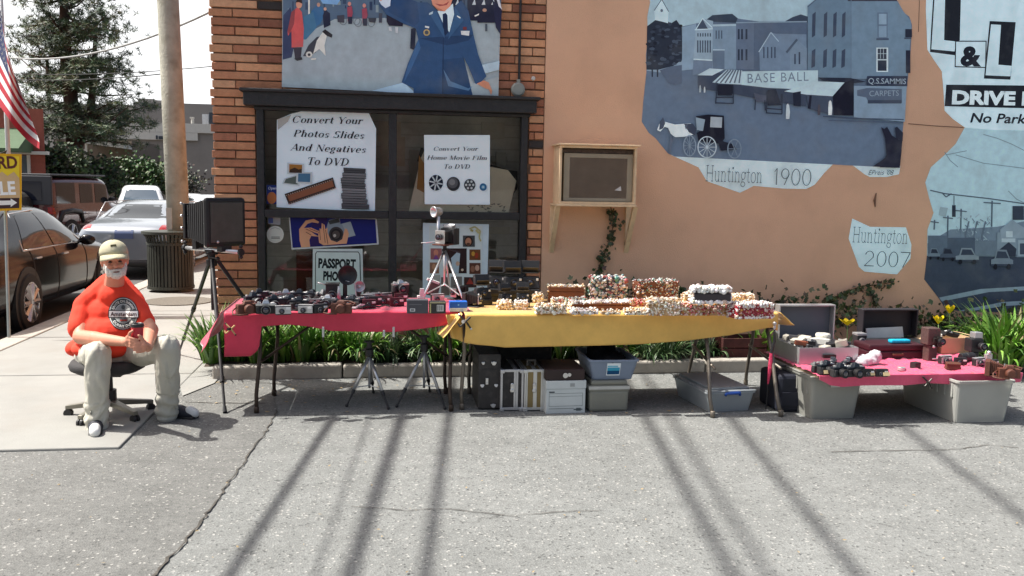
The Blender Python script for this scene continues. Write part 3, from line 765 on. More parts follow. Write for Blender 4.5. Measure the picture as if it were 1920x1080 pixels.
# ---- 1900 street
a = Art(-.002, k8, .00018)
BODY = [(58, -105), (75, 10), (65, 60), (70, 100), (60, 200), (62, 260), (50, 370), (45, 440), (70, 480), (95, 500), (140, 555), (165, 566), (975, 607), (990, 460), (1002, 330), (1016, 200), (1022, 90), (1012, 60), (985, 40), (968, 8), (960, -105)]
a.poly([(150, 560), (250, 605), (280, 655), (340, 676), (400, 697), (450, 672), (560, 682), (640, 683), (670, 668), (705, 625), (740, 590), (765, 580), (800, 592), (850, 630), (870, 640), (930, 640), (975, 630), (980, 600), (500, 560)], (182, 198, 202))
a.poly(BODY, (86, 104, 128))
a.poly([(58, -105), (75, 10), (65, 60), (66, 110), (190, 96), (245, 84), (300, 76), (385, 66), (470, 78), (645, 78), (660, 20), (720, -30), (962, -105)], (146, 172, 184))
a.poly([(66, 112), (62, 255), (110, 262), (190, 240), (192, 96), (130, 100)], (120, 142, 162))
a.poly([(64, 95), (95, 72), (130, 70), (150, 85), (170, 72), (190, 100), (192, 215), (160, 238), (105, 252), (62, 252)], (36, 44, 60))
for i in range(60):
    x, y = rnd.uniform(66, 186), rnd.uniform(85, 235); g = rnd.choice([(48, 58, 76), (28, 34, 48), (62, 74, 92)]); a.disc(x, y, rnd.uniform(4, 11), rnd.uniform(3, 8), g, 7, up=(i % 12 == 0))
a.poly([(90, 38), (96, 30), (117, -2), (140, 40), (142, 42), (140, 84), (118, 78), (92, 72)], (176, 198, 206)); a.line([(90, 38), (117, -2), (142, 42)], 2.5, (70, 84, 100)); a.disc(117, 38, 5, 6, (80, 96, 112), 8)
for x in (83, 102): a.line([(x, 250), (x, 278)], 5, (40, 48, 62))
a.poly([(280, 70), (300, 55), (340, 52), (372, 50), (392, 66), (385, 82), (290, 78)], (46, 58, 76)); a.poly([(562, 78), (590, 62), (620, 52), (645, 60), (645, 82)], (50, 62, 82))
a.poly([(192, 98), (242, 86), (240, 250), (190, 255)], (118, 142, 164)); a.poly([(110, 254), (150, 240), (190, 235), (190, 300), (165, 308), (140, 300)], (78, 92, 114))
a.poly([(240, 106), (265, 66), (303, 76), (300, 216), (232, 214)], (130, 152, 170)); a.poly([(243, 104), (265, 70), (284, 104)], (58, 70, 90)); a.line([(240, 107), (265, 66), (300, 100)], 3, (176, 194, 202)); a.line([(236, 108), (302, 104)], 3, (176, 194, 202)); a.line([(232, 214), (300, 218)], 5, (178, 196, 204))
for i in range(6): a.rect(246 + i * 9, 120, 250 + i * 9, 132, (52, 64, 84), up=(i == 0)); a.rect(245 + i * 9, 146, 250 + i * 9, 190, (60, 74, 94), up=False)
a.poly([(232, 218), (300, 220), (300, 262), (228, 272)], (96, 114, 138))
a.poly([(302, 88), (386, 86), (386, 252), (300, 250)], (108, 130, 152)); a.line([(302, 92), (386, 90)], 7, (146, 168, 182)); a.line([(302, 180), (345, 180)], 4, (150, 170, 184)); a.rect(302, 184, 344, 250, (84, 102, 124))
for x in (312, 322, 332): a.rect(x, 110, x + 4, 140, (60, 74, 94), up=(x == 312))
a.poly([(386, 80), (642, 76), (642, 256), (386, 256)], (72, 88, 112)); a.line([(386, 82), (642, 78)], 4, (120, 140, 158)); a.poly([(386, 84), (450, 84), (450, 250), (386, 250)], (84, 100, 124))
for x in (392, 404, 420): a.rect(x, 105, x + 7, 142, (40, 50, 68), up=(x == 392)); a.rect(x, 178, x + 7, 218, (40, 50, 68), up=False)
a.poly([(470, 184), (512, 117), (528, 122), (640, 124), (642, 256), (472, 256)], (98, 118, 142)); a.line([(468, 188), (512, 117), (540, 150)], 3, (150, 170, 184))
for x in (484, 498, 512, 524): a.rect(x, 170, x + 5, 210, (56, 70, 92), up=(x == 484))
a.poly([(580, 190), (607, 142), (642, 175), (642, 256), (582, 256)], (104, 124, 146)); a.line([(568, 190), (607, 142)], 8, (66, 80, 100)); a.rect(596, 195, 602, 232, (56, 68, 90)); a.rect(612, 188, 618, 232, (48, 60, 80))
a.poly([(645, 22), (690, -14), (740, -40), (802, 0), (802, 285), (645, 280)], (90, 114, 136)); a.poly([(802, 0), (970, 4), (990, 40), (1018, 75), (1020, 100), (1004, 285), (802, 285)], (98, 122, 144)); a.rect(790, -6, 968, 4, (54, 52, 68)); a.line([(645, 24), (690, -14), (745, -42)], 4, (70, 86, 108)); a.line([(802, 0), (802, 285)], 3, (90, 110, 132))
for x in (662, 704, 738, 770): a.poly([(x, 52), (x + 12, 42), (x + 10, 128), (x - 2, 136)], (50, 62, 84), up=(x == 662)); a.poly([(x - 2, 184), (x + 11, 176), (x + 9, 240), (x - 4, 246)], (52, 64, 86), up=False)
a.rect(897, 45, 934, 138, (86, 104, 128)); a.rect(902, 50, 930, 88, (122, 146, 166)); a.rect(902, 94, 930, 134, (112, 136, 158)); a.rect(893, 138, 938, 145, (60, 74, 96)); a.rect(893, 172, 936, 260, (182, 196, 202)); a.rect(898, 176, 930, 214, (36, 44, 62)); a.rect(898, 218, 930, 256, (38, 46, 64)); 
for x in (908, 919): a.line([(x, 176), (x, 212)], 2, (160, 176, 186), up=(x == 908))
a.line([(898, 194), (930, 194)], 2, (160, 176, 186))
a.rect(998, 105, 1022, 135, (32, 38, 56)); a.rect(1000, 182, 1016, 264, (30, 34, 52)); a.rect(994, 136, 1020, 141, (60, 72, 92))
# shops, awnings, banner
a.poly([(250, 272), (345, 262), (405, 300), (640, 330), (640, 385), (480, 360), (330, 330), (250, 320)], (52, 62, 82)); a.poly([(245, 272), (290, 247), (342, 251), (300, 273)], (166, 186, 196))
a.poly([(300, 298), (352, 252), (408, 254), (406, 306), (330, 302)], (160, 180, 190))
for i in range(6): a.line([(312 + i * 17, 300), (358 + i * 9, 253)], 5, (78, 92, 112), up=(i == 0))
a.poly([(406, 258), (682, 254), (682, 302), (640, 312), (588, 322), (500, 318), (406, 308)], (160, 184, 192)); a.line([(406, 308), (500, 319), (588, 323), (682, 302)], 3, (60, 74, 92))
a.text('BASE BALL', 428, 300, 648, 292, 34, (92, 110, 128), -.004, 0, 1.15)
a.poly([(682, 280), (800, 282), (858, 296), (812, 300), (700, 292)], (30, 36, 54)); a.poly([(560, 330), (680, 294), (778, 298), (735, 348), (640, 342)], (164, 186, 194)); a.poly([(735, 348), (780, 298), (812, 286), (810, 418), (738, 416)], (18, 20, 38)); a.poly([(640, 342), (735, 348), (738, 416), (648, 392)], (58, 68, 88)); a.poly([(592, 335), (620, 330), (620, 385), (594, 382)], (28, 34, 52)); a.poly([(652, 345), (660, 345), (655, 395), (645, 392)], (24, 28, 46))
a.poly([(812, 310), (1003, 312), (996, 440), (812, 424)], (112, 134, 156)); a.line([(700, 420), (810, 428), (992, 432)], 4, (52, 66, 90)); a.line([(720, 435), (990, 444)], 3, (64, 78, 102))
a.poly([(860, 275), (1006, 275), (1005, 311), (858, 309)], (40, 48, 70)); a.text('Q.S.SAMMIS', 864, 302, 1000, 304, 20, (140, 156, 168), .004); a.poly([(824, 326), (860, 318), (985, 322), (986, 372), (866, 372), (856, 352), (824, 346)], (74, 88, 110)); a.rect(862, 362, 984, 374, (50, 60, 80)); a.text('CARPETS', 868, 348, 974, 346, 20, (126, 142, 156), -.002)
# figures, wagons
for x, y, h, c in ((573, 380, 50, (170, 180, 186)), (726, 368, 48, (196, 200, 200)), (686, 380, 36, (70, 66, 76)), (256, 310, 24, (150, 160, 168)), (272, 315, 20, (180, 186, 190))): a.poly([(x - h * .1, y), (x, y - h * .12), (x + h * .1, y), (x + h * .16, y + h * .5), (x + h * .12, y + h), (x - h * .14, y + h), (x - h * .14, y + h * .5)], c)
a.poly([(318, 306), (375, 306), (372, 345), (320, 345)], (26, 30, 46)); 
for ln in ([(318, 300), (312, 375)], [(376, 306), (376, 375)], [(312, 352), (376, 352)], [(312, 372), (376, 374)]): a.line(ln, 4, (40, 48, 66))
a.poly([(450, 335), (472, 342), (496, 345), (494, 368), (456, 368)], (70, 76, 94)); 
for ln in ([(456, 360), (454, 398)], [(490, 362), (492, 400)], [(498, 330), (496, 408)], [(552, 340), (552, 412)], [(496, 392), (552, 396)], [(494, 408), (552, 412)]): a.line(ln, 4, (38, 46, 64))
a.poly([(500, 325), (530, 322), (550, 380), (500, 382)], (30, 36, 54))
# foreground horse and buggy
a.poly([(100, 470), (112, 440), (122, 424), (128, 440), (165, 450), (222, 446), (240, 462), (238, 485), (200, 494), (165, 496), (150, 484), (140, 462), (128, 458), (112, 476)], (196, 206, 210)); a.poly([(110, 440), (122, 424), (130, 445), (122, 464), (108, 470)], (62, 72, 92)); a.poly([(198, 448), (230, 447), (242, 465), (238, 490), (215, 478)], (52, 60, 80)); a.poly([(200, 455), (212, 448), (205, 470)], (70, 80, 100))
for ln in ([(152, 490), (145, 555)], [(164, 494), (150, 520), (146, 556)]): a.line(ln, 6, (84, 96, 116))
a.poly([(240, 420), (285, 414), (342, 418), (345, 500), (330, 520), (250, 510), (244, 480), (268, 470), (274, 434), (250, 432)], (20, 22, 38)); a.poly([(240, 424), (274, 432), (266, 474), (244, 470)], (120, 138, 154)); a.poly([(294, 422), (336, 424), (334, 462), (292, 460)], (140, 150, 160)); a.poly([(320, 505), (370, 520), (390, 540), (330, 545)], (26, 30, 46))
def wheel(cx, cy, rx, ry, c, n=12):
    a.line([(cx + rx * math.cos(i * math.pi / 12), cy + ry * math.sin(i * math.pi / 12)) for i in range(25)], 4, c)
    for i in range(n): a.line([(cx, cy), (cx + rx * math.cos(2 * math.pi * i / n), cy + ry * math.sin(2 * math.pi * i / n))], 2, c, up=(i == 0))
wheel(218, 527, 22, 37, (118, 134, 152)); wheel(281, 532, 33, 38, (166, 180, 190)); wheel(380, 538, 24, 34, (108, 124, 142), 6)
a.poly([(905, 605), (930, 560), (925, 500), (910, 460), (922, 466), (932, 458), (950, 490), (975, 505), (988, 500), (978, 607)], (26, 28, 46)); a.poly([(880, 602), (940, 560), (985, 540), (978, 607)], (30, 32, 50)); a.poly([(960, 462), (968, 458), (990, 480), (988, 510), (965, 500)], (32, 36, 54))
a.text('Huntington', 276, 655, 478, 662, 58, (52, 62, 70), serif='thin'); a.text('1900', 522, 668, 656, 672, 60, (52, 62, 70), serif='thin'); a.text('EPreis \'08', 864, 632, 956, 632, 18, (52, 66, 78), -.004, .35)
o = a.mb.build('mural', M_mural, stw); o['label'] = 'grey mural of an old street with horse and buggy captioned Huntington 1900'
o.data.transform(Matrix.Translation(-bld.location))
# ---- caption patch 2007
a = Art(-.002, k8, .00018)
a.poly([(806, 790), (870, 820), (1000, 822), (1020, 885), (1016, 935), (968, 992), (850, 982), (830, 965), (793, 862)], (178, 202, 208))
a.text('Huntington', 806, 876, 1004, 882, 56, (52, 64, 72), serif='thin'); a.text('2007', 848, 962, 1012, 968, 56, (52, 64, 72), serif='thin')
o = a.mb.build('mural_caption', M_mural, stw); o.data.transform(Matrix.Translation(-bld.location))
# ---- painted shop sign
a = Art(-.002, k8, .00018)
a.poly([(1078, -105), (1072, 30), (1078, 180), (1100, 215), (1130, 258), (1136, 330), (1140, 400), (1170, 430), (1215, 462), (1320, 470), (1700, 476), (1700, -105)], (186, 208, 216))
BK = (24, 28, 38)
a.poly([(1102, -60), (1200, -60), (1195, 146), (1186, 148), (1178, 200), (1087, 188), (1090, 120)], BK); a.poly([(1107, -60), (1143, -60), (1138, 145), (1180, 150), (1176, 186), (1092, 178)], (186, 208, 216))
a.poly([(1178, 147), (1292, 147), (1290, 246), (1176, 243)], BK); a.poly([(1182, 151), (1288, 151), (1286, 242), (1180, 239)], (186, 208, 216))
a.poly([(1303, 76), (1397, 80), (1378, 288), (1282, 284)], BK); a.poly([(1308, 88), (1344, 90), (1334, 234), (1382, 238), (1378, 276), (1288, 272)], (186, 208, 216))
a.text('&', 1196, 234, 1272, 236, 66, BK, .05)
a.poly([(1146, 306), (1700, 312), (1700, 398), (1140, 384)], BK); a.text('DRIVE IN', 1166, 374, 1500, 380, 46, (196, 212, 216), .05); a.text('No Parking', 1232, 442, 1500, 448, 34, BK, .02, .18)
o = a.mb.build('painted_sign', M_mural, stw); o['label'] = 'white painted sign with L & L in black and DRIVE on a black bar'
o.data.transform(Matrix.Translation(-bld.location))
# ---- 2007 street
a = Art(-.002, k8, .00018)
a.poly([(1212, 462), (1180, 520), (1140, 560), (1090, 605), (1070, 660), (1085, 720), (1100, 770), (1078, 830), (1076, 930), (1066, 1010), (1120, 1080), (1142, 1116), (1190, 1124), (1700, 1140), (1700, 476), (1320, 470)], (152, 182, 192))
a.poly([(1078, 880), (1160, 830), (1330, 820), (1427, 800), (1700, 800), (1700, 950), (1078, 940)], (96, 114, 132))
a.poly([(1076, 925), (1700, 932), (1700, 1140), (1190, 1124), (1142, 1116), (1120, 1080), (1066, 1010)], (50, 60, 78))
a.poly([(1120, 1076), (1270, 1045), (1700, 1020), (1700, 1036), (1300, 1056), (1130, 1090)], (120, 140, 152)); a.poly([(1190, 1124), (1350, 1092), (1700, 1072), (1700, 1088), (1360, 1106), (1230, 1126)], (124, 144, 156))
for p in ([(1280, 486), (1330, 500), (1380, 520), (1440, 550)], [(1180, 560), (1280, 590), (1440, 610), (1700, 640)], [(1140, 550), (1160, 580), (1188, 604)], [(1220, 545), (1145, 560)], [(1370, 690), (1400, 720), (1440, 740)]): a.line(p, 2.6, (100, 126, 140))
a.line([(1088, 688), (1140, 700), (1300, 718), (1440, 738), (1700, 770)], 4, (60, 76, 94)); a.line([(1130, 696), (1145, 712), (1165, 700)], 4, (60, 76, 94))
a.poly([(1124, 748), (1152, 752), (1144, 784), (1118, 778)], (128, 150, 160)); a.rect(1167, 742, 1180, 784, (34, 42, 58)); a.line([(1174, 708), (1174, 744)], 3, (60, 74, 92))
for x, y0, y1, cw in ((1104, 795, 830, 30), (1152, 780, 880, 36), (1200, 755, 830, 40), (1312, 726, 820, 62)): a.line([(x, y0), (x - 2, y1)], 5, (66, 82, 100)); a.line([(x - cw / 2, y0 + 6), (x + cw / 2, y0 + 10)], 4, (66, 82, 100))
r3 = random.Random(3)
for i in range(60):
    x, y = r3.uniform(1180, 1310), r3.uniform(785, 880); g = r3.choice([(112, 130, 146), (138, 158, 170), (90, 108, 126)])
    a.line([(x, y), (x + r3.uniform(-14, 14), y + r3.uniform(-16, -4))], 3, g, up=(i % 12 == 0))
for x in (1216, 1246, 1276): a.line([(x + 12, 800), (x, 850), (x + 4, 920)], 5, (78, 94, 112))
for x0, y0, x1, y1, c in ((1080, 852, 1150, 925, (74, 90, 108)), (1150, 860, 1250, 930, (62, 76, 94)), (1250, 870, 1330, 925, (88, 104, 120)), (1330, 840, 1400, 920, (108, 126, 140)), (1400, 830, 1700, 930, (100, 118, 134)), (1386, 745, 1427, 795, (44, 54, 70))): a.rect(x0, y0, x1, y1, c)
a.poly([(1340, 830), (1385, 795), (1430, 825), (1430, 860), (1345, 862)], (118, 136, 150)); a.poly([(1335, 905), (1372, 875), (1400, 900), (1396, 928), (1336, 926)], (40, 48, 64)); a.rect(1346, 862, 1396, 876, (150, 166, 176)); a.rect(1362, 836, 1386, 858, (160, 176, 184)); a.rect(1406, 868, 1700, 925, (126, 144, 156)); a.rect(1412, 880, 1440, 920, (56, 66, 84))
def acar(x, y, ww, h, c, dk):
    a.poly([(x, y - h * .45), (x + ww * .15, y - h * .5), (x + ww * .25, y - h), (x + ww * .7, y - h * .98), (x + ww * .85, y - h * .5), (x + ww, y - h * .42), (x + ww, y - h * .1), (x, y - h * .1)], c)
    a.poly([(x + ww * .22, y - h * .52), (x + ww * .29, y - h * .9), (x + ww * .66, y - h * .88), (x + ww * .8, y - h * .52)], dk); a.rect(x, y - h * .2, x + ww, y - h * .08, dk)
    a.disc(x + ww * .2, y - h * .06, ww * .09, h * .16, (18, 22, 34), 10); a.disc(x + ww * .8, y - h * .06, ww * .09, h * .16, (18, 22, 34), 10)
acar(1080, 935, 46, 38, (90, 106, 122), (36, 44, 60)); acar(1124, 940, 56, 44, (60, 72, 90), (32, 38, 54)); acar(1180, 950, 84, 54, (110, 124, 136), (44, 54, 72)); acar(1308, 968, 80, 66, (98, 112, 126), (46, 56, 74))
o = a.mb.build('mural', M_mural, stw); o['label'] = 'grey mural of a modern street with parked cars and wires'
o.data.transform(Matrix.Translation(-bld.location))

Art.tone = staticmethod(plain)
# ================================================================ painted panel above the window
k7 = crop(520, 0, 430 / 1920); PY = -.05
PX0 = onY(530, 90, PY).x; PX1 = onY(936, 90, PY).x
pp = [onY(*k7(*q), PY) for q in ((36, 728), (1850, 815))]
pz = (pp[0].z + pp[1].z) / 2
panel = thing('painted_panel', 'painted panel of a parade with a waving man in blue uniform above the shop window', 'painting', ((pp[0].x + pp[1].x) / 2, PY, pz))
TOP = ZT - .06
mb = MB(); mb.prism([V((PX0, PY, pp[0].z)), V((PX1, PY, pp[1].z)), V((PX1, PY, TOP)), V((PX0, PY, TOP))], (0, .035, 0)); mb.build('board', mat('panel_edge', S(170, 176, 176), .8), panel, world=True)
a = Art(PY - .001, k7, .00018)
a.poly([(48, -330), (1880, -330), (1850, 812), (38, 728)], (138, 150, 156))
a.poly([(48, -330), (1880, -330), (1870, 190), (1600, 170), (1100, 215), (900, 150), (480, 160), (280, 260), (45, 460)], (74, 92, 112))
for i in range(80):
    x, y = rnd.uniform(60, 1850), rnd.uniform(-250, 100); c = rnd.choice([(52, 66, 88), (92, 110, 128), (40, 52, 76), (120, 134, 140), (76, 96, 90)]); w2, h2 = rnd.uniform(8, 30), rnd.uniform(20, 90); a.rect(x, y, x + w2, y + h2, c, up=(i % 16 == 0))
a.poly([(50, 130), (110, 60), (160, 300), (120, 480), (45, 500)], (50, 58, 84)); a.rect(258, -200, 272, 120, (190, 190, 184)); a.poly([(360, 0), (540, -20), (500, 40), (380, 30)], (110, 150, 190))
a.poly([(280, 100), (330, 40), (380, 60), (390, 130), (360, 200), (310, 230)], (52, 92, 130)); a.disc(345, 40, 14, 18, (170, 130, 112)); a.poly([(380, 130), (400, 80), (440, 110), (445, 210), (390, 235)], (34, 38, 56)); a.disc(400, 75, 12, 14, (180, 140, 122))
a.poly([(220, 140), (300, 100), (330, 230), (240, 330), (215, 330)], (62, 100, 128))
a.poly([(85, 260), (118, 100), (170, 60), (205, 100), (222, 240), (215, 392), (120, 398), (118, 260), (90, 300)], (176, 78, 78)); a.poly([(85, 260), (118, 100), (150, 75), (140, 200), (100, 290)], (126, 62, 66)); a.disc(182, 36, 26, 34, (188, 134, 112)); a.poly([(152, 20), (170, -10), (205, 0), (208, 30), (180, 18)], (44, 34, 34)); a.poly([(135, 398), (205, 396), (195, 490), (150, 500)], (46, 42, 52)); a.poly([(140, 490), (205, 478), (210, 498), (165, 510)], (30, 28, 34))
a.poly([(215, 470), (260, 380), (330, 310), (380, 300), (360, 360), (320, 440), (260, 470)], (56, 58, 66)); a.poly([(330, 340), (385, 262), (420, 270), (412, 310), (395, 380), (405, 470), (380, 440), (350, 410), (300, 450)], (186, 186, 180)); a.poly([(375, 265), (400, 245), (462, 290), (455, 315), (415, 300)], (40, 38, 42)); a.disc(266, 456, 28, 26, (178, 178, 172), 12); a.disc(266, 458, 12, 12, (50, 48, 52), 10); a.poly([(280, 490), (325, 486), (322, 500), (285, 502)], (190, 188, 180))
def cyc(x, y):
    a.poly([(x - 20, y - 100), (x + 20, y - 110), (x + 28, y - 50), (x + 10, y + 20), (x - 14, y + 20)], (136, 62, 78)); a.disc(x, y - 128, 15, 18, (176, 120, 110), 10); a.poly([(x - 14, y - 20), (x + 24, y - 20), (x + 22, y + 40), (x - 10, y + 40)], (42, 44, 60))
    for d in (-52, 58): a.line([(x + d + 28 * math.cos(i * math.pi / 8), y + 14 + 34 * math.sin(i * math.pi / 8)) for i in range(17)], 4, (90, 96, 104))
cyc(604, 160); cyc(728, 175)
a.poly([(500, 130), (560, 125), (560, 190), (505, 185)], (60, 60, 70)); a.poly([(850, 110), (880, 110), (875, 190), (850, 190)], (60, 62, 74)); a.poly([(760, 150), (830, 150), (820, 190), (770, 185)], (48, 50, 60))
a.poly([(915, 100), (1060, 120), (1050, 220), (935, 215), (915, 180)], (34, 32, 48)); a.poly([(930, 225), (955, 225), (960, 262), (935, 255)], (170, 174, 178)); a.poly([(985, 225), (1012, 225), (1010, 278), (990, 275)], (170, 174, 178))
for x, h in ((1640, 170), (1720, 190), (1800, 190), (1500, 60)): a.poly([(x - 45, h), (x - 50, -40), (x + 45, -60), (x + 50, h)], (30, 32, 50)); a.poly([(x - 10, 40), (x + 12, -10), (x + 22, 40)], (180, 188, 190)); a.disc(x + 5, -60, 24, 30, (176, 130, 110))
a.poly([(1650, 130), (1690, 112), (1685, 128), (1655, 140)], (190, 190, 186)); a.disc(1735, 85, 18, 14, (170, 130, 110)); a.poly([(1820, -60), (1845, -60), (1880, 80), (1870, 110)], (190, 190, 196)); a.poly([(1800, 0), (1880, 80), (1868, 290), (1830, 230)], (34, 36, 58)); a.rect(1740, 200, 1758, 262, (66, 74, 84))
a.poly([(1120, 240), (1160, 230), (1150, 420), (1112, 405)], (30, 34, 50))
a.poly([(790, 760), (1060, 690), (1145, 770), (1150, 790)], (158, 180, 196)); a.poly([(1700, 545), (1860, 510), (1855, 585), (1720, 620)], (152, 172, 184)); a.poly([(1560, 500), (1640, 700), (1855, 640), (1850, 812), (1640, 805), (1600, 700)], (142, 152, 156))
J = (44, 70, 104)
a.poly([(960, -60), (1180, 20), (1260, 20), (1340, 90), (1440, 260), (1480, 60), (1540, 0), (1600, 90), (1640, 280), (1680, 450), (1750, 640), (1690, 700), (1660, 704), (1600, 560), (1560, 480), (1636, 800), (1140, 780), (1140, 740), (1040, 690), (1090, 540), (1150, 400), (1180, 330), (1160, 240), (1060, 200), (910, 120), (850, 40)], J)
a.poly([(960, -60), (1170, 15), (1190, 180), (1150, 220), (1060, 170), (930, 100)], (38, 62, 96)); a.poly([(1380, 500), (1560, 480), (1636, 800), (1380, 796)], (38, 62, 94)); a.poly([(1390, 580), (1450, 680), (1600, 740), (1635, 720), (1600, 760), (1430, 720)], (78, 108, 140)); a.poly([(1090, 560), (1180, 330), (1200, 400), (1120, 580), (1060, 690)], (54, 88, 128)); a.poly([(1190, 320), (1640, 290), (1600, 340), (1420, 380)], (36, 56, 86)); a.line([(1390, 320), (1385, 790)], 6, (30, 46, 72))
a.poly([(1340, 92), (1400, 80), (1470, 30), (1480, 120), (1440, 270), (1390, 200)], (186, 202, 208)); a.poly([(1384, 118), (1410, 108), (1424, 128), (1430, 270), (1405, 300), (1386, 250)], (28, 40, 66)); a.poly([(1270, 110), (1330, 92), (1395, 250), (1400, 320)], (54, 84, 118)); a.poly([(1490, 60), (1560, 170), (1430, 330), (1480, 140)], (52, 82, 116))
a.poly([(1290, 0), (1300, 40), (1350, 90), (1400, 96), (1450, 50), (1470, -20), (1460, -160), (1300, -160)], (196, 130, 106)); a.poly([(1320, 30), (1390, 38), (1440, 10), (1420, 42), (1360, 52)], (150, 66, 62)); a.poly([(1300, 40), (1350, 90), (1400, 96), (1380, 80), (1330, 60)], (168, 104, 84)); a.poly([(1280, -170), (1470, -170), (1480, -260), (1380, -300), (1280, -250)], (38, 60, 92))
a.poly([(850, 8), (900, -40), (950, -20), (945, 50), (905, 68), (870, 40)], (178, 190, 204)); a.poly([(860, 10), (940, -30), (930, -90), (860, -60)], (192, 134, 112))
a.disc(1250, 272, 28, 28, (160, 140, 96), 16); a.disc(1250, 272, 17, 17, (70, 74, 84), 14); a.poly([(1236, 215), (1272, 222), (1270, 238), (1236, 230)], (190, 196, 196)); a.poly([(1536, 258), (1610, 258), (1604, 300), (1540, 290)], (180, 184, 186)); a.rect(1555, 225, 1585, 250, (100, 44, 50)); a.poly([(1504, 128), (1535, 146), (1530, 156), (1504, 138)], (200, 206, 206)); a.poly([(1270, 110), (1305, 92), (1300, 116), (1270, 126)], (160, 176, 186))
a.poly([(1670, 700), (1730, 672), (1770, 690), (1800, 760), (1790, 795), (1770, 750), (1740, 740)], (180, 122, 98))
a.mb.build('picture', M_mural, panel, world=True)

# ================================================================ conduit, bolt, air conditioner
cp = onY(972, 165, -.03)
cn = thing('conduit_pipe', 'dark conduit pipe ending in a grey disc box on the brick pier', 'pipe', (cp.x, -.03, cp.z))
mb = MB(); a1, b1 = onY(977, -45, -.03), onY(973, 160, -.03); mb.tube(a1, b1, .012); mb.build('pipe', M_blk, cn, world=True)
mb = MB(); mb.lathe([(.062, 0), (.066, .01), (.066, .03), (.05, .042)], V((onY(971, 168, -.03).x, -.014, onY(971, 168, -.03).z)), (0, -1, 0), 24); mb.box(onY(972, 152, -.03), (.03, .03, .03))
mb.build('box_cover', mat('grey_cast', S(150, 152, 146), .6, .3), cn, world=True, smooth=False)
p = onY(1000, 147, -.02); mb = MB(); mb.lathe([(.02, 0), (.02, .012), (.012, .02)], V((p.x, -.01, p.z)), (0, -1, 0), 12); tag(mb.build('wall_bolt', mat('white_cap', (.6, .6, .58), .5)), 'small white round cap on the brick right of the conduit', 'bolt')
# air conditioner
M_acw = mat('apricot_painted_wood', S(228, 200, 164), .7, var=.08, scale=8, bump=.2, dirt=(S(160, 128, 98), 9, .4))
M_acm = mat('beige_metal', S(158, 148, 130), .55, .2, var=.08)
a0, a1, a2 = onY(1050, 272, -.3), onY(1190, 384, -.3), onY(1195, 275, -.3)
x0, x1, z1, z0 = a0.x, a2.x, a0.z, a1.z
ac = thing('air_conditioner', 'window air conditioner in an apricot wooden box on the stucco wall', 'air conditioner', ((x0 + x1) / 2, -.16, z0))
mb = MB(); t_ = .022
mb.b0(x0, x1, -.31, 0, z1 - t_, z1); mb.b0(x0, x1, -.31, 0, z0, z0 + t_); mb.b0(x0, x0 + t_, -.308, 0, z0 + t_, z1 - t_); mb.b0(x1 - t_, x1, -.308, 0, z0 + t_, z1 - t_); mb.b0(x0 - .02, x1 + .025, -.335, 0, z1 + .001, z1 + .016); mb.b0(x0 - .025, x1 + .005, -.325, 0, z0 - .022, z0 - .001)
mb.build('wooden_case', M_acw, ac, bevel=.003, world=True)
mb = MB(); bx0, bx1, bz0, bz1 = x0 + .05, x1 - t_ - .004, z0 + t_ + .004, z1 - .07
mb.b0(bx0, bx1, -.25, -.02, bz0, bz1 - .0); fr_ = .055
mb.b0(bx0, bx0 + fr_, -.262, -.252, bz0, bz1); mb.b0(bx1 - fr_, bx1, -.262, -.252, bz0, bz1); mb.b0(bx0 + fr_, bx1 - fr_, -.262, -.252, bz0, bz0 + .03); mb.b0(bx0 + fr_, bx1 - fr_, -.262, -.252, bz1 - .04, bz1)
mb.build('casing', M_acm, ac, bevel=.002, world=True)
mb = MB(); gx0, gx1, gz0, gz1 = bx0 + fr_, bx1 - fr_, bz0 + .03, bz1 - .04
n_ = 46
for i in range(n_): zz = gz0 + (gz1 - gz0) * i / n_; mb.b0(gx0, gx1, -.2575, -.2535, zz, zz + (gz1 - gz0) / n_ * .45)
for i in range(60): xx = gx0 + (gx1 - gx0) * i / 60; mb.b0(xx, xx + .0035, -.2600, -.2578, gz0, gz1)
mb.build('grille', mat('grille_brown', S(132, 118, 106), .9, .0, spec=.15), ac, world=True)
mb = MB(); q = [onY(1152, 357, -.262), onY(1164, 349, -.262), onY(1165, 358, -.262)]; mb.prism(q, (0, .002, 0)); mb.build('torn_tag', mat('paper_bit', (.6, .6, .6)), ac, world=True)
mb = MB(); mb.b0(x0 + .03, x1 - .03, -.26, -.02, z1 - .066, z1 - .03); mb.build('foam_filler', mat('dark_foam', (.07, .05, .04), .95, var=.5, scale=30), ac, world=True)
for px0, py0, px1, py1, in ((1041, 384, 1044, 462), (1186, 386, 1172, 462)):
    mb = MB(); xx = onY(px0, py0, -.25).x + .02
    mb.prism([V((xx - .022, -.29, z0 - .024)), V((xx - .022, -.24, z0 - .024)), V((xx - .022, 0, z0 - .40)), V((xx - .022, 0, z0 - .48))], (.045, 0, 0)); mb.b0(xx - .022, xx + .023, -.035, 0, z0 - .40, z0 - .024)
    mb.build('bracket', M_acw, ac, world=True)
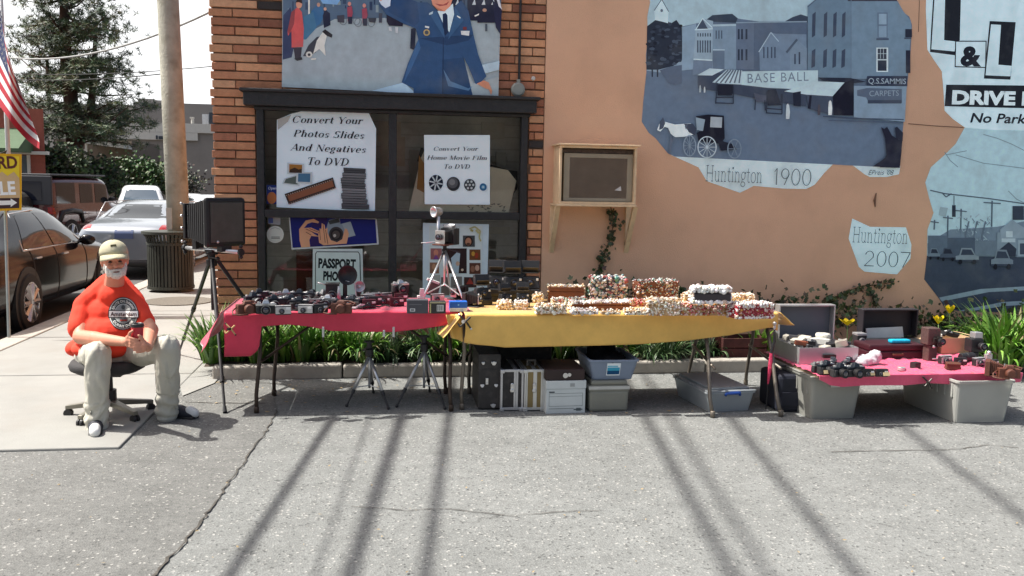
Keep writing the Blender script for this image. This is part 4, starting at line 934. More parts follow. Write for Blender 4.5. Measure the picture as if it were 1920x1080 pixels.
# ================================================================ tables and cloths
def interp(L, x):
    if x <= L[0][0]: return L[0][1]
    for (a, b), (c, d) in zip(L, L[1:]):
        if x <= c: return b + (d - b) * (x - a) / (c - a)
    return L[-1][1]
M_leg = mat('brown_steel', S(74, 62, 54), .5, .5, var=.25, scale=15)
M_legw = mat('grey_steel', S(120, 112, 102), .5, .5, var=.2, scale=15)
M_top = mat('table_laminate', S(120, 100, 80), .6)
M_blackp = mat('black_plastic', (.018, .018, .02), .45, var=.2, scale=40)
M_leather = mat('black_leatherette', (.022, .022, .024), .6, var=.25, scale=90, bump=.4, bscale=400)
M_chrome = mat('satin_chrome', (.62, .62, .62), .28, .9, var=.08)
M_silver = mat('silver_paint', (.52, .52, .53), .35, .6, var=.08)
M_brownl = mat('brown_leather', S(92, 52, 38), .55, var=.25, scale=30, bump=.3, bscale=200)
M_maroon = mat('maroon_plastic', S(74, 26, 36), .4)
M_lens = mat('lens_glass', (.012, .012, .03), .05, spec=.9, coat=1.0)
M_white = mat('white_plastic', (.75, .75, .74), .5)
M_gunm = mat('blue_black_metal', (.028, .036, .048), .35, .4, var=.2)
TZ = .745
T1 = dict(x0=-1.10, x1=.66, y0=-1.92, y1=-1.16)
T2 = dict(x0=.62, x1=3.02, y0=-2.06, y1=-1.28)
def table(name, label, t, frames, m):
    o = thing(name, label, 'table', ((t['x0'] + t['x1']) / 2, (t['y0'] + t['y1']) / 2, 0))
    mb = MB(); mb.b0(t['x0'], t['x1'], t['y0'], t['y1'], TZ - .04, TZ - .004); mb.build('table_top', M_top, o, bevel=.006, world=True)
    mb = MB(); mb.b0(t['x0'] + .03, t['x1'] - .03, t['y0'] + .03, t['y1'] - .03, TZ - .075, TZ - .041); mb.build('apron', M_leg, o, world=True)
    for ft, bk, bow, brace in frames:
        for p, sgn in ((ft, -1), (bk, 1)):
            mb = MB(); top = V((p.x + bow, (t['y0'] + .1) if sgn < 0 else (t['y1'] - .1), TZ - .06))
            mb.path([top, top.lerp(p, .35) + V((.012, 0, 0)), top.lerp(p, .8) + V((-.006, 0, 0)), p + V((0, 0, .01))], .0145, 10); mb.lathe([(.019, 0), (.019, .045), (.015, .05)], (p.x, p.y, 0), n=10); mb.build('leg', m, o, smooth=True, world=True)
        mb = MB(); mb.tube(ft + V((bow * .6, .04, .36)), bk + V((bow * .6, -.04, .36)), .011)
        if brace:
            mid = (ft + bk) / 2; mb.tube(mid + V((bow * .6, 0, .36)), mid + V((brace, 0, TZ - .08)), .010)
        mb.build('brace', m, o, smooth=True, world=True)
    return o
G = lambda x, y: onZ(x, y, 0)
table('folding_table', 'folding table with brown bent steel legs under the crimson cloth', T1, [(G(481, 775), G(514, 742), .02, .42), (G(846, 771), G(836, 738), -.02, -.42)], M_leg)
table('folding_table', 'long folding table with thin steel legs under the yellow cloth', T2, [(G(866, 768), G(880, 738), 0, .0), (G(1336, 783), G(1289, 722), .03, 0), (G(1464, 781), G(1398, 722), .0, 0)], M_legw)

def cloth_mat(name, col, bump=.25, var=.12):
    m = mat(name, col, .85, var=var, scale=5, bump=bump * 1.8, bscale=13)
    b = m.node_tree.nodes['Principled BSDF']; b.inputs['Sheen Weight'].default_value = 1.0; b.inputs['Sheen Roughness'].default_value = .35; b.inputs['Sheen Tint'].default_value = (1, .86, .88, 1); b.inputs['Roughness'].default_value = .55
    return m
M_crim = cloth_mat('crimson_cloth', (.66, .036, .088)); M_yel = cloth_mat('mustard_cloth', (.80, .49, .12)); M_red2 = cloth_mat('crimson_silk', (.72, .085, .18), .5)
def cloth(name, label, t, hem, m, left=None, right=None, top_wave=.004, seed=0, nx=110, zt=TZ, bulge=.035, fq=1.0, ny=26):
    mb = MB(); X0, X1 = t['x0'] - .008, t['x1'] + .008; Yb, Yf = t['y1'] + .02, t['y0'] - .012
    def wav(x, y): return top_wave * (noise.noise(V((x * 5 * fq, y * 6 * fq, seed))) + .5 * noise.noise(V((x * 13 * fq, y * 12 * fq, seed + 4))))
    def fn(u, v):
        x = X0 + (X1 - X0) * u
        if v < .45:
            q = v / .45; y = Yb + (Yf - Yb) * q
            return V((x, y, zt + .006 + wav(x, y)))
        q = (v - .45) / .55; h = interp(hem, x)
        d = zt + .006 - h
        z = zt + .006 - d * q
        fold = noise.noise(V((x * 3.2, q * 1.2, seed + 9))) * .03 + noise.noise(V((x * 9, q * 2, seed + 2))) * .012
        return V((x + .012 * q * noise.noise(V((x * 4, q * 3, seed + 3))), Yf - .006 - bulge * math.sin(q * 2.9) * min(1, d * 5) * .12 + fold * (.35 + 1.3 * max(0, 1 - (x - X0) / .30) + 1.3 * max(0, 1 - (X1 - x) / .30)) * q * min(1, d * 6) + .012 * q, z))
    mb.grid(fn, nx, ny)
    for side, hm in (('l', left), ('r', right)):
        if not hm: continue
        sx = -1 if side == 'l' else 1; xe = X0 if side == 'l' else X1
        def fs(u, v):
            y = Yb + (Yf - .008 - Yb) * u; h = interp(hm, u); q = v
            f = noise.noise(V((u * 5, q * 2, seed + 20))) * .03
            return V((xe + sx * ((.02 + interp(left_flare if side == 'l' else right_flare, u) * q) + f * q), y - (.03 * q if u > .9 else 0), zt + .006 - (zt + .006 - h) * q))
        mb.grid(fs, 24, 14)
    o = mb.build(name, m, smooth=True, solid=.003)
    return tag(o, label, 'tablecloth')
left_flare = [(0, .05), (.5, .12), (.8, .18), (1, .14)]; right_flare = [(0, .03), (.8, .06), (1, .10)]
def hemz(pts, Y): return [(onY(x, y, Y).x, onY(x, y, Y).z) for x, y in pts]
h1 = hemz([(430, 668), (470, 668), (486, 655), (490, 612), (540, 608), (580, 612), (620, 620), (680, 622), (740, 622), (800, 615), (860, 606)], T1['y0'])
cloth('crimson_tablecloth', 'crimson cloth draped over the left folding table with its corner hanging', T1, h1, M_crim, left=[(0, .58), (.4, .52), (.8, .50), (1, .46)], seed=1)
h2 = hemz([(838, 640), (868, 643), (905, 646), (945, 651), (1000, 650), (1100, 648), (1200, 645), (1290, 638), (1370, 628), (1410, 620), (1445, 613), (1456, 620), (1462, 634), (1490, 640)], T2['y0'])
cloth('mustard_tablecloth', 'mustard yellow cloth draped over the long right-hand table', T2, h2, M_yel, right=[(0, .66), (.5, .62), (.85, .64), (1, .66)], left=[(0, .6), (1, .58)], seed=5, nx=150, bulge=.045)
# yellow flap folded over the end of the crimson table
mb = MB()
A = [onY(x, y, -1.965) for x, y in ((836, 590), (866, 588), (868, 640), (845, 632))]
mb.grid(lambda u, v: (A[0].lerp(A[1], u)).lerp(A[3].lerp(A[2], u), v) + V((0, -.02 * math.sin(v * 2) - .01 * math.sin(u * 9), 0)), 10, 8)
tag(mb.build('cloth_flap', M_yel, smooth=True, solid=.003), 'yellow corner of cloth folded over the end of the crimson table', 'cloth')
# clamps, clips
def clamp(px, py, Y, label, m1, m2, s=1.0):
    p = onY(px, py, Y); o = thing('spring_clamp', label, 'clamp', p)
    mb = MB()
    for a, b in (((-.035, 0, .045), (.02, -.02, -.01)), ((.045, -.01, .03), (-.03, -.02, -.04)), ((.02, -.02, -.01), (.05, -.015, -.055)), ((-.03, -.02, -.04), (-.045, -.01, -.015))): mb.tube(V(a) * s, V(b) * s, .008 * s, .006 * s, 8)
    mb.build('jaws', m1, o)
    mb = MB(); mb.tube((-.01, -.03, 0), (.012, .0, 0), .013 * s, n=12); mb.ball(V((.05, -.015, -.055)) * s, .009 * s); mb.ball(V((-.035, 0, .045)) * s, .009 * s); mb.build('spring', m2, o)
    return o
M_dk = mat('dark_metal', (.05, .045, .04), .4, .6)
clamp(870, 602, -2.10, 'dark spring clamp pinning the yellow cloth at the crimson table end', M_dk, M_chrome)
clamp(431, 616, -1.99, 'small wooden spring clamp on the hanging crimson corner', mat('clamp_wood', S(196, 160, 110), .6), M_dk, .8)
for i, (x, y) in enumerate(((606, 618), (720, 624), (738, 618))):
    p = onY(x, y, -1.985); o = thing('hanging_clip', ('silver clip on the crimson hem, leftmost of three', 'smaller silver clip hanging between the other two hem clips', 'silver clip on the crimson hem, rightmost of three')[i], 'clip', p, group='silver clips hanging from the crimson hem')
    mb = MB(); mb.b0(-.008, .008, -.006, .004, -.055 if i != 1 else -.03, .02); mb.build('plate', M_silver, o, bevel=.002)
    mb = MB(); mb.tube((0, 0, -.055 if i != 1 else -.03), (0, 0, -.085 if i != 1 else -.05), .005); mb.build('screw', M_dk, o)

# ================================================================ cameras
def lens_part(par, c, r, L, m=None, rim=M_chrome, ax=(0, -1, 0)):
    mb = MB(); mb.lathe([(r * 1.02, 0), (r * 1.02, L * .3), (r * .94, L * .32), (r * .94, L * .65), (r, L * .68), (r, L), (r * .82, L), (r * .78, L * .93)], c, ax, 18)
    l = mb.build('lens', m or M_blackp, par, smooth=False)
    mb = MB(); c2 = V(c) + V(ax) * (L * .935); mb.lathe([(r * .76, 0), (r * .5, .003), (0.001, .0045)], c2, ax, 16); mb.build('lens_glass', M_lens, l, smooth=True)
    mb = MB(); mb.lathe([(r * 1.04, L * .72), (r * 1.04, L * .84)], c, ax, 18); mb.build('focus_ring', rim, l)
    return l
def slr(name, top, body, rim=M_chrome, zoom=False):
    o = thing(name, None, 'camera')
    mb = MB(); mb.b0(-.070, .070, -.022, .022, 0, .058); mb.b0(-.066, -.04, -.032, -.02, .004, .054); mb.build('body', body, o, bevel=.006)
    mb = MB(); mb.b0(-.070, .070, -.021, .021, .0582, .074); mb.box((0, -.004, .086), (.052, .044, .026), top=.62, topy=.7); mb.b0(-.012, .012, -.012, .014, .0985, .103); mb.build('top_plate', top, o, bevel=.003)
    mb = MB(); mb.lathe([(.013, .0742), (.013, .084), (.010, .086)], (-.048, 0, 0), n=14); mb.lathe([(.012, .0742), (.012, .081)], (.048, 0, 0), n=14); mb.tube((.03, -.01, .077), (.058, -.02, .077), .003); mb.build('dials', M_chrome if top is not M_chrome else M_silver, o)
    lens_part(o, (0, -.022, .032), .032, .075 if zoom else .045, None, rim)
    return o
def rangefinder(name, top, body):
    o = thing(name, None, 'camera')
    mb = MB(); mb.b0(-.066, .066, -.017, .017, 0, .05); mb.build('body', body, o, bevel=.010)
    mb = MB(); mb.b0(-.066, .066, -.0175, .0175, .0502, .072); mb.b0(-.02, .06, -.019, -.0176, .055, .069); mb.build('top_plate', top, o, bevel=.005)
    mb = MB(); mb.b0(.034, .054, -.021, -.0192, .057, .067); mb.b0(-.012, .004, -.021, -.0192, .058, .066); mb.build('viewfinder', M_lens, o)
    mb = MB(); mb.lathe([(.011, .0722), (.011, .080)], (-.045, 0, 0), n=12); mb.lathe([(.008, .0722), (.008, .078)], (.046, 0, 0), n=12); mb.b0(-.008, .01, -.008, .008, .0722, .077); mb.build('dials', M_chrome, o)
    lens_part(o, (0, -.017, .027), .023, .026, M_chrome, M_blackp)
    return o
def cased(name):
    o = thing(name, None, 'camera')
    mb = MB(); mb.box((0, 0, .035), (.15, .06, .07), top=.96); mb.box((0, -.012, .08), (.07, .045, .024), top=.7); mb.lathe([(.036, 0), (.034, .03), (.028, .036)], (0, -.03, .036), (0, -1, 0), 18); mb.build('leather_case', M_brownl, o, bevel=.008)
    mb = MB(); mb.path([(-.075, 0, .05), (-.11, -.02, .03), (-.12, -.05, .008), (-.08, -.085, .006), (-.02, -.08, .006)], .006, 6); mb.path([(.075, 0, .05), (.10, .02, .07), (.05, .04, .082), (-.02, .035, .085)], .006, 6); mb.build('strap', M_brownl, o, smooth=True)
    mb = MB(); mb.lathe([(.006, 0), (.006, .004)], (0, -.036, .012), (0, -1, 0), 8); mb.build('snap', M_chrome, o)
    return o
def compact(name, front, side):
    o = thing(name, None, 'camera')
    mb = MB(); mb.b0(-.055, .055, -.02, .02, 0, .062); mb.build('body', side, o, bevel=.007)
    mb = MB(); mb.b0(-.053, .053, -.0235, -.0203, .008, .056); mb.b0(-.054, .054, -.019, .019, .0622, .066); mb.build('front_plate', front, o, bevel=.002)
    mb = MB(); mb.b0(.018, .046, -.026, -.0238, .038, .053); mb.build('flash_window', M_white, o)
    lens_part(o, (-.012, -.0236, .028), .019, .016, M_blackp, M_silver)
    return o
def instant(name):
    o = thing(name, None, 'camera')
    mb = MB(); mb.b0(-.062, .062, -.05, .06, 0, .045); mb.box((0, .012, .085), (.122, .094, .078), top=.92, topy=.62); mb.build('body', M_blackp, o, bevel=.006)
    mb = MB(); mb.box((0, .035, .185), (.116, .045, .075), Matrix.Rotation(R(-14), 3, 'X')); mb.b0(-.05, .05, -.02, .0, .145, .15); mb.build('flash_hood', M_blackp, o, bevel=.005)
    mb = MB(); mb.box((0, .002, .168), (.10, .006, .034), Matrix.Rotation(R(24), 3, 'X')); mb.build('flash_panel', M_dk, o)
    mb = MB(); mb.b0(-.05, .05, -.0535, -.0505, .008, .018); mb.build('film_slot', M_dk, o)
    lens_part(o, (0, -.022, .088), .024, .018, M_blackp, M_dk)
    mb = MB(); mb.b0(.036, .05, -.028, -.022, .10, .114); mb.ball((-.044, -.03, .08), .007); mb.build('sensor', M_white, o)
    return o
def folding(name, m, bel):
    o = thing(name, None, 'camera')
    mb = MB(); mb.b0(-.065, .065, 0, .035, 0, .11); mb.b0(-.06, .06, -.10, 0, -.0, .008); mb.build('body', m, o, bevel=.006)
    mb = MB()
    for i in range(7):
        k = 1 - i * .085; mb.b0(-.048 * k, .048 * k, -.012 * i - .012, -.012 * i - .003, .06 - .045 * k, .06 + .045 * k); mb.b0(-.044 * k, .044 * k, -.012 * i - .003, -.012 * i, .06 - .041 * k, .06 + .041 * k)
    mb.build('bellows', bel, o)
    mb = MB(); mb.b0(-.028, .028, -.094, -.086, .022, .092); mb.build('front_standard', M_chrome, o, bevel=.002)
    lens_part(o, (0, -.094, .058), .02, .014, M_blackp, M_chrome)
    return o
def flashgun(name):
    o = thing(name, None, 'flash')
    mb = MB(); mb.lathe([(.018, 0), (.018, .10), (.014, .105)], (0, 0, 0), n=12); mb.build('handle', M_blackp, o)
    mb = MB(); mb.lathe([(.016, 0), (.03, .012), (.042, .03), (.045, .032), (.040, .03), (.028, .014)], (0, -.005, .13), (0, -1, .1), 20); mb.build('reflector', M_silver, o, smooth=True)
    mb = MB(); mb.ball((0, -.022, .132), .012); mb.build('bulb', M_white, o)
    return o
protos = {
 'slr_chrome': (slr('film_camera', M_chrome, M_leather), 'silver topped single-lens camera'),
 'slr_black': (slr('film_camera', M_gunm, M_leather, M_dk), 'all black single-lens camera'),
 'slr_zoom': (slr('zoom_camera', M_gunm, M_leather, M_silver, True), 'blue-black camera with long zoom lens'),
 'range': (rangefinder('rangefinder_camera', M_chrome, M_leather), 'silver and black rangefinder camera'),
 'cased': (cased('cased_camera'), 'camera in a brown leather case'),
 'compact_s': (compact('compact_camera', M_silver, M_blackp), 'silver fronted compact camera'),
 'compact_b': (compact('compact_camera', M_blackp, M_blackp), 'black compact camera'),
 'compact_r': (compact('compact_camera', M_maroon, M_maroon), 'maroon compact camera'),
 'instant': (instant('instant_camera'), 'black pop-up instant camera'),
 'fold': (folding('folding_camera', M_leather, M_leather), 'black folding bellows camera'),
 'fold_b': (folding('folding_camera', M_brownl, M_brownl), 'brown folding bellows camera'),
 'flash': (flashgun('flash_unit'), 'round reflector flash on a black handle'),
}
first = {k: True for k in protos}
def place(kind, px, py, label, rz=0.0, z=TZ + .008, s=1.0, group='cameras for sale on the crimson table', loc=None):
    o, nm = protos[kind]; p = loc or onZ(px, py, z); p = V((p.x, p.y, z))
    if first[kind]:
        first[kind] = False; o.location = p; o.rotation_euler = (0, 0, rz); o.scale = (s,) * 3; c = o
    else: c = copy_tree(o, p, rz, scale=s)
    c['label'] = nm + ' ' + label; c['group'] = group
    return c
L = [
 ('cased', 463, 588, 'at the left front corner of the crimson table', .5), ('slr_chrome', 499, 588, 'second from the left in the front row', .1),
 ('compact_s', 531, 590, 'in the front row right of the silver topped camera', .2), ('compact_s', 574, 588, 'in the front row above the first clip', -.2),
 ('cased', 640, 587, 'with loose strap in the middle of the front row', -.1), ('compact_r', 691, 578, 'lying flat right of the middle of the crimson table', .4),
 ('slr_zoom', 474, 573, 'in the second row behind the leather case', .7), ('slr_zoom', 514, 578, 'in the second row behind the front silver topped camera', .2), ('slr_black', 546, 577, 'in the second row with its lens forward', .1),
 ('slr_black', 562, 581, 'in the second row, just behind the front compact', -.2), ('range', 590, 578, 'in the second row left of the strap', .3), ('slr_chrome', 616, 577, 'in the second row behind the cased camera', -.3),
 ('slr_black', 486, 565, 'in the back row at the left end', .3), ('range', 512, 564, 'in the back row near the left end', -.4), ('slr_chrome', 536, 566, 'in the back row with its prism shining', .2), ('slr_black', 562, 566, 'in the back row near the passport sign edge', -.1),
 ('slr_zoom', 586, 567, 'in the back row below the passport sign', -.5), ('slr_chrome', 607, 567, 'in the back row left of the big flash', .5), ('compact_b', 653, 570, 'behind the cased camera with strap', .2),
 ('range', 668, 574, 'in the third row right of the big flash', -.2), ('compact_s', 690, 567, 'at the back right of the ring flash', .4), ('range', 700, 566, 'in the middle right of the crimson table', .2), ('compact_r', 724, 571, 'sunlit on the right half of the crimson table', -.3),
 ('compact_s', 722, 564, 'at the back under the window mullion', .6), ('compact_r', 744, 574, 'next to the dark carton', .2), ('compact_r', 752, 566, 'behind the dark carton, lower of two stacked', .1),
 ('compact_b', 633, 579, 'in the second row behind the strap', .8), ('flash', 672, 568, 'standing alone right of the tall flash camera', .3), ('range', 526, 573, 'between the two zoom cameras', .3), ('compact_b', 600, 587, 'in the front row between clip and cased camera', .5), ('slr_black', 662, 578, 'lying behind the right end of the strap', -.6), ('compact_b', 704, 571, 'small and low, left of the dark carton', .1),
]
for kd, x, y, lb, rz in L: place(kd, x, y, lb, rz)
p = onZ(750, 566, TZ); place('slr_chrome', 750, 566, 'on top of a maroon camera behind the dark carton', .4, TZ + .078, 1.0, loc=p)
for i, (px, py, m_, lb) in enumerate(((655, 583, M_white, 'white strap curling round the cased camera'), (555, 588, M_blackp, 'black strap looped in front of the silver topped cameras'), (600, 573, M_blackp, 'black strap snaking through the second row'), (700, 583, M_blackp, 'thin black strap lying on the bare right half of the crimson table'), (520, 584, M_brownl, 'brown strap between the front silver topped camera and the compact'))):
    p = onZ(px, py, TZ); r_ = random.Random(40 + i); P = [V((p.x - .12 + .04 * k_ + r_.uniform(-.01, .01), p.y + .035 * math.sin(k_ * 1.3 + i) , TZ + .016 + .03 * abs(math.sin(k_ * .9 + i)))) for k_ in range(7)]
    mb = MB()
    for a, b in zip(P, P[1:]):
        mb.add([a + V((0, 0, -.006)), b + V((0, 0, -.006)), b + V((0, .003, .007)), a + V((0, .003, .007))], [(0, 1, 2, 3)])
    tag(mb.build('camera_strap', m_, solid=.003), lb, 'strap')
# tall press camera with round reflector
p = onZ(636, 572, TZ); o = thing('flash_camera', 'tall black box camera with big round black flash reflector before the passport sign', 'camera', (p.x, p.y, TZ + .008))
mb = MB(); mb.b0(-.10, .0, -.05, .06, 0, .155); mb.b0(-.105, .005, -.055, .065, .155, .163); mb.build('body', M_leather, o, bevel=.005)
lens_part(o, (-.05, -.05, .08), .032, .05, M_blackp, M_chrome)
mb = MB(); mb.tube((.045, .0, 0), (.045, 0, .18), .017, n=12); mb.b0(.0, .04, -.01, .01, .02, .05); mb.build('flash_handle', M_blackp, o)
mb = MB(); mb.lathe([(.02, 0), (.05, .02), (.075, .06), (.078, .062), (.070, .058), (.045, .022)], (.045, .03, .225), (.35, -1, .05), 22); mb.build('reflector', M_blackp, o, smooth=True)
mb = MB(); mb.path([(-.1, 0, .15), (-.14, -.02, .165), (-.16, -.02, .17)], .004, 6); mb.path([(.05, 0, .18), (.12, .0, .16), (.13, 0, .06), (.1, 0, .02)], .004, 6); mb.box((.0, -.05, .09), (.035, .004, .11), top=.4); mb.build('cable', M_white, o, smooth=True)
# cartons
def carton(px0, px1, py, h, m, label, art, dep=.09, rz=0):
    a = onZ(px0, py, TZ); b = onZ(px1, py, TZ); w_ = (b - a).length
    o = thing('product_carton', label, 'carton', ((a.x + b.x) / 2, (a.y + b.y) / 2 + dep / 2, TZ + .008), rz)
    mb = MB(); mb.b0(-w_ / 2, w_ / 2, -dep / 2, dep / 2, 0, h); mb.build('box', m, o, bevel=.002)
    mb = MB(); art(mb, w_, -dep / 2 - .001, h); mb.build('print', M_art, o)
    return o
def q4(mb, x0, x1, y, z0, z1, c): mb.poly([V((x0, y, z0)), V((x1, y, z0)), V((x1, y, z1)), V((x0, y, z1))], col=S(*c))
def art1(mb, w_, y, h):
    q4(mb, -w_ * .36, -w_ * .12, y, h * .16, h * .38, (196, 196, 196)); q4(mb, -w_ * .32, -w_ * .16, y - .0006, h * .22, h * .32, (60, 60, 66)); q4(mb, -w_ * .4, w_ * .2, y, h * .66, h * .69, (120, 120, 124))
carton(763, 803, 590, .098, mat('charcoal_card', S(72, 72, 78), .6), 'charcoal product carton with small white label at the table front', art1)
def art2(mb, w_, y, h):
    q4(mb, -w_ * .48, w_ * .48, y, h * .9, h * .97, (190, 182, 140)); q4(mb, -w_ * .48, -w_ * .4, y, h * .05, h * .85, (170, 160, 110)); q4(mb, -w_ * .05, w_ * .36, y, h * .2, h * .75, (206, 206, 200))
    for i in range(9): q4(mb, -w_ * .02 + i * w_ * .04, -w_ * .02 + i * w_ * .04 + w_ * (.014 if i % 3 else .025), y - .0006, h * .25, h * .7, (26, 26, 26))
carton(805, 836, 590, .085, mat('black_card', (.025, .023, .022), .5), 'black carton printed with a white barcode panel', art2)
def art3(mb, w_, y, h):
    q4(mb, -w_ * .5, w_ * .5, y, 0, h * .36, (196, 200, 200)); q4(mb, -w_ * .4, w_ * .4, y - .0006, h * .12, h * .2, (150, 160, 166)); mb.add([V((.007 * math.cos(i), y - .0006, h * .68 + .007 * math.sin(i))) for i in range(6)], [tuple(range(6))], col=S(120, 170, 210))
carton(843, 876, 586, .072, mat('blue_card', S(24, 92, 184), .5), 'bright blue and white carton beside the clamp', art3)
# odds and ends behind the cartons
def bits(px, py, label, parts, name='camera_accessory', cat='accessory'):
    p = onZ(px, py, TZ); o = thing(name, label, cat, (p.x, p.y, TZ + .008))
    for nm, f, m in parts:
        mb = MB(); f(mb); mb.build(nm, m, o, bevel=.002)
    return o
bits(790, 571, 'pile of clear and silver light meter parts behind the charcoal carton', [('base', lambda m: m.b0(-.03, .03, -.02, .02, 0, .05), M_silver), ('tower', lambda m: m.box((.005, 0, .085), (.04, .03, .07), top=.8), mat('clear_plastic_bits', (.6, .62, .62), .15)), ('knob', lambda m: m.lathe([(.012, .05), (.012, .065)], (-.022, 0, 0), n=10), M_white)])
bits(812, 556, 'open grey projector slide box leaning behind the silver tripod', [('box', lambda m: m.box((0, 0, .06), (.10, .05, .12), Matrix.Rotation(.2, 3, 'Y')), mat('grey_plastic', S(96, 90, 84), .5)), ('lid', lambda m: m.box((.0, -.02, .125), (.11, .04, .02), Matrix.Rotation(.35, 3, 'Y')), M_white)])
place('fold', 880, 574, 'leaning on its side beside the blue carton', 1.0)
place('fold', 862, 560, 'at the back behind the blue carton', -.7)
place('compact_s', 820, 566, 'behind the barcode carton', .3)
bits(889, 566, 'stack of cream leaflets and dark folders by the first instant camera', [('leaflets', lambda m: [m.box((0, 0, .012 + i * .018), (.16, .07, .010), Matrix.Rotation(-.25 + i * .05, 3, 'Y')) for i in range(4)], mat('cream_paper', S(206, 196, 172), .7)), ('folder', lambda m: m.box((.02, .02, .085), (.13, .06, .012), Matrix.Rotation(-.4, 3, 'Y')), M_blackp)], 'leaflet_stack', 'papers')
for i, (x, y, rz, s, dz, lb) in enumerate(((905, 573, .25, 1.05, 0, 'nearest the crimson table'), (931, 566, -.2, 1.25, .05, 'raised at the back, second from the left'), (961, 568, .1, 1.25, .05, 'in the middle of the raised ones'), (994, 567, -.15, 1.25, .05, 'closest to the brick edge'), (948, 577, .4, .8, 0, 'low in front of the raised instant cameras'), (980, 577, -.1, .85, 0, 'low in front below the silver flash panel'))):
    if dz:
        p = onZ(x, y, TZ); mb = MB(); mb.b0(p.x - .06, p.x + .06, p.y - .04, p.y + .05, TZ + .008, TZ + .057)
        tag(mb.build('camera_box', M_blackp, bevel=.004), 'black box under the instant camera ' + lb, 'box', 'black boxes under instant cameras')
    place('instant', x, y, lb, rz, TZ + .008 + dz, s, 'instant cameras on the mustard cloth', loc=onZ(x, y, TZ))
# press camera on silver tripod
ap = onZ(838, 562, TZ); D0 = depth(ap)
M_alu = mat('bright_aluminium', (.72, .73, .74), .28, .75, var=.06)
top = atD(834, 466, D0)
tp = thing('tabletop_tripod', 'bright silver tripod standing on the crimson table under the press camera', 'tripod', (top.x, top.y, TZ + .008))
for f in (onZ(789, 571, TZ), onZ(873, 577, TZ), onZ(845, 556, TZ)):
    mb = MB(); mb.tube(top + V((0, 0, -.01)), V((f.x, f.y, TZ + .012)), .0105, .008); mb.ball(V((f.x, f.y, TZ + .018)), .011); mb.build('leg', M_alu, tp, smooth=True, world=True)
    mb = MB(); mb.tube(V((top.x, top.y, TZ + .125)), V((top.x, top.y, TZ + .125)).lerp(V((f.x, f.y, TZ + .02)), .72) + V((0, 0, .03)), .006); mb.build('brace', M_alu, tp, world=True)
mb = MB(); mb.tube(top, V((top.x, top.y, TZ + .11)), .011); mb.build('column', M_alu, tp, smooth=True, world=True)
mb = MB(); mb.lathe([(.024, -.035), (.024, -.005), (.016, .0), (.016, .02), (.035, .022), (.035, .03)], top, n=14); mb.tube(top + V((.02, -.02, .0)), top + V((.12, -.05, -.03)), .006); mb.build('pan_head', M_blackp, tp, world=True)
pc = thing('press_camera', 'black bellows press camera with silver flashbulb holder on the silver tripod', 'camera', (top.x, top.y, top.z + .031), R(-35))
mb = MB(); mb.b0(-.055, .075, .02, .11, .0, .135); mb.b0(-.058, .078, .05, .075, -.0, .139); mb.build('body', M_leather, pc, bevel=.005)
mb = MB(); mb.b0(-.05, .07, -.12, .02, -.0, .012); mb.build('bed', M_brownl, pc, bevel=.003)
mb = MB()
for i in range(6): k_ = 1 - i * .07; mb.b0(.01 - .05 * k_, .01 + .05 * k_, -.014 * i, -.014 * i + .009, .07 - .052 * k_, .07 + .052 * k_)
mb.b0(-.03, .05, -.085, .02, .03, .11); mb.build('bellows', M_blackp, pc)
mb = MB(); mb.b0(-.035, .055, -.098, -.09, .014, .122); mb.b0(-.03, .05, -.10, -.086, .012, .022); mb.build('front_standard', M_chrome, pc, bevel=.002)
lens_part(pc, (.01, -.098, .068), .025, .03, M_blackp, M_chrome)
mb = MB(); mb.b0(-.03, .05, .03, .09, .139, .158); mb.tube((-.05, .06, .16), (.06, .06, .16), .01); mb.build('rangefinder', M_silver, pc, bevel=.003)
mb = MB(); mb.tube((-.075, .02, .01), (-.075, .02, .23), .014, n=12); mb.build('flash_handle', M_alu, pc, smooth=True)
mb = MB(); mb.lathe([(.022, 0), (.034, .02), (.040, .075), (.046, .08), (.046, .086), (.038, .084), (.02, .05)], (-.075, .07, .27), (-.42, -1, -.05), 22); mb.build('flash_reflector', M_alu, pc, smooth=True)
mb = MB(); mb.path([(-.03, -.09, .03), (-.10, -.13, .02), (-.15, -.12, .015)], .004, 6); mb.build('cable_release', M_chrome, pc)

# ================================================================ shell and bead boxes
M_bead = mat('shells_and_beads', (1, 1, 1), .35, var=.1, scale=60, attr=True)
PALS = {
 'cream': [(168, 130, 92), (196, 164, 126), (246, 240, 224), (250, 246, 236), (240, 228, 204), (226, 206, 178), (244, 230, 220), (214, 206, 190)],
 'white': [(196, 176, 158), (252, 250, 248), (248, 244, 240), (240, 238, 238), (250, 238, 232), (226, 222, 220), (206, 184, 172)],
 'mixed': [(240, 232, 220), (206, 196, 184), (170, 90, 86), (96, 140, 124), (120, 156, 156), (226, 200, 190), (132, 96, 92), (90, 92, 104), (244, 240, 234), (214, 206, 196), (180, 172, 168), (236, 226, 214)],
 'pink': [(230, 190, 180), (214, 150, 140), (236, 220, 206), (150, 50, 50), (200, 90, 100), (226, 212, 196), (190, 130, 60)],
}
M_wood = {'brown': mat('box_wood', S(112, 66, 46), .6, var=.2), 'dark': mat('dark_box', (.04, .03, .035), .5), 'tan': mat('tan_box', S(186, 150, 110), .7), 'red': mat('red_box', S(150, 36, 50), .5)}
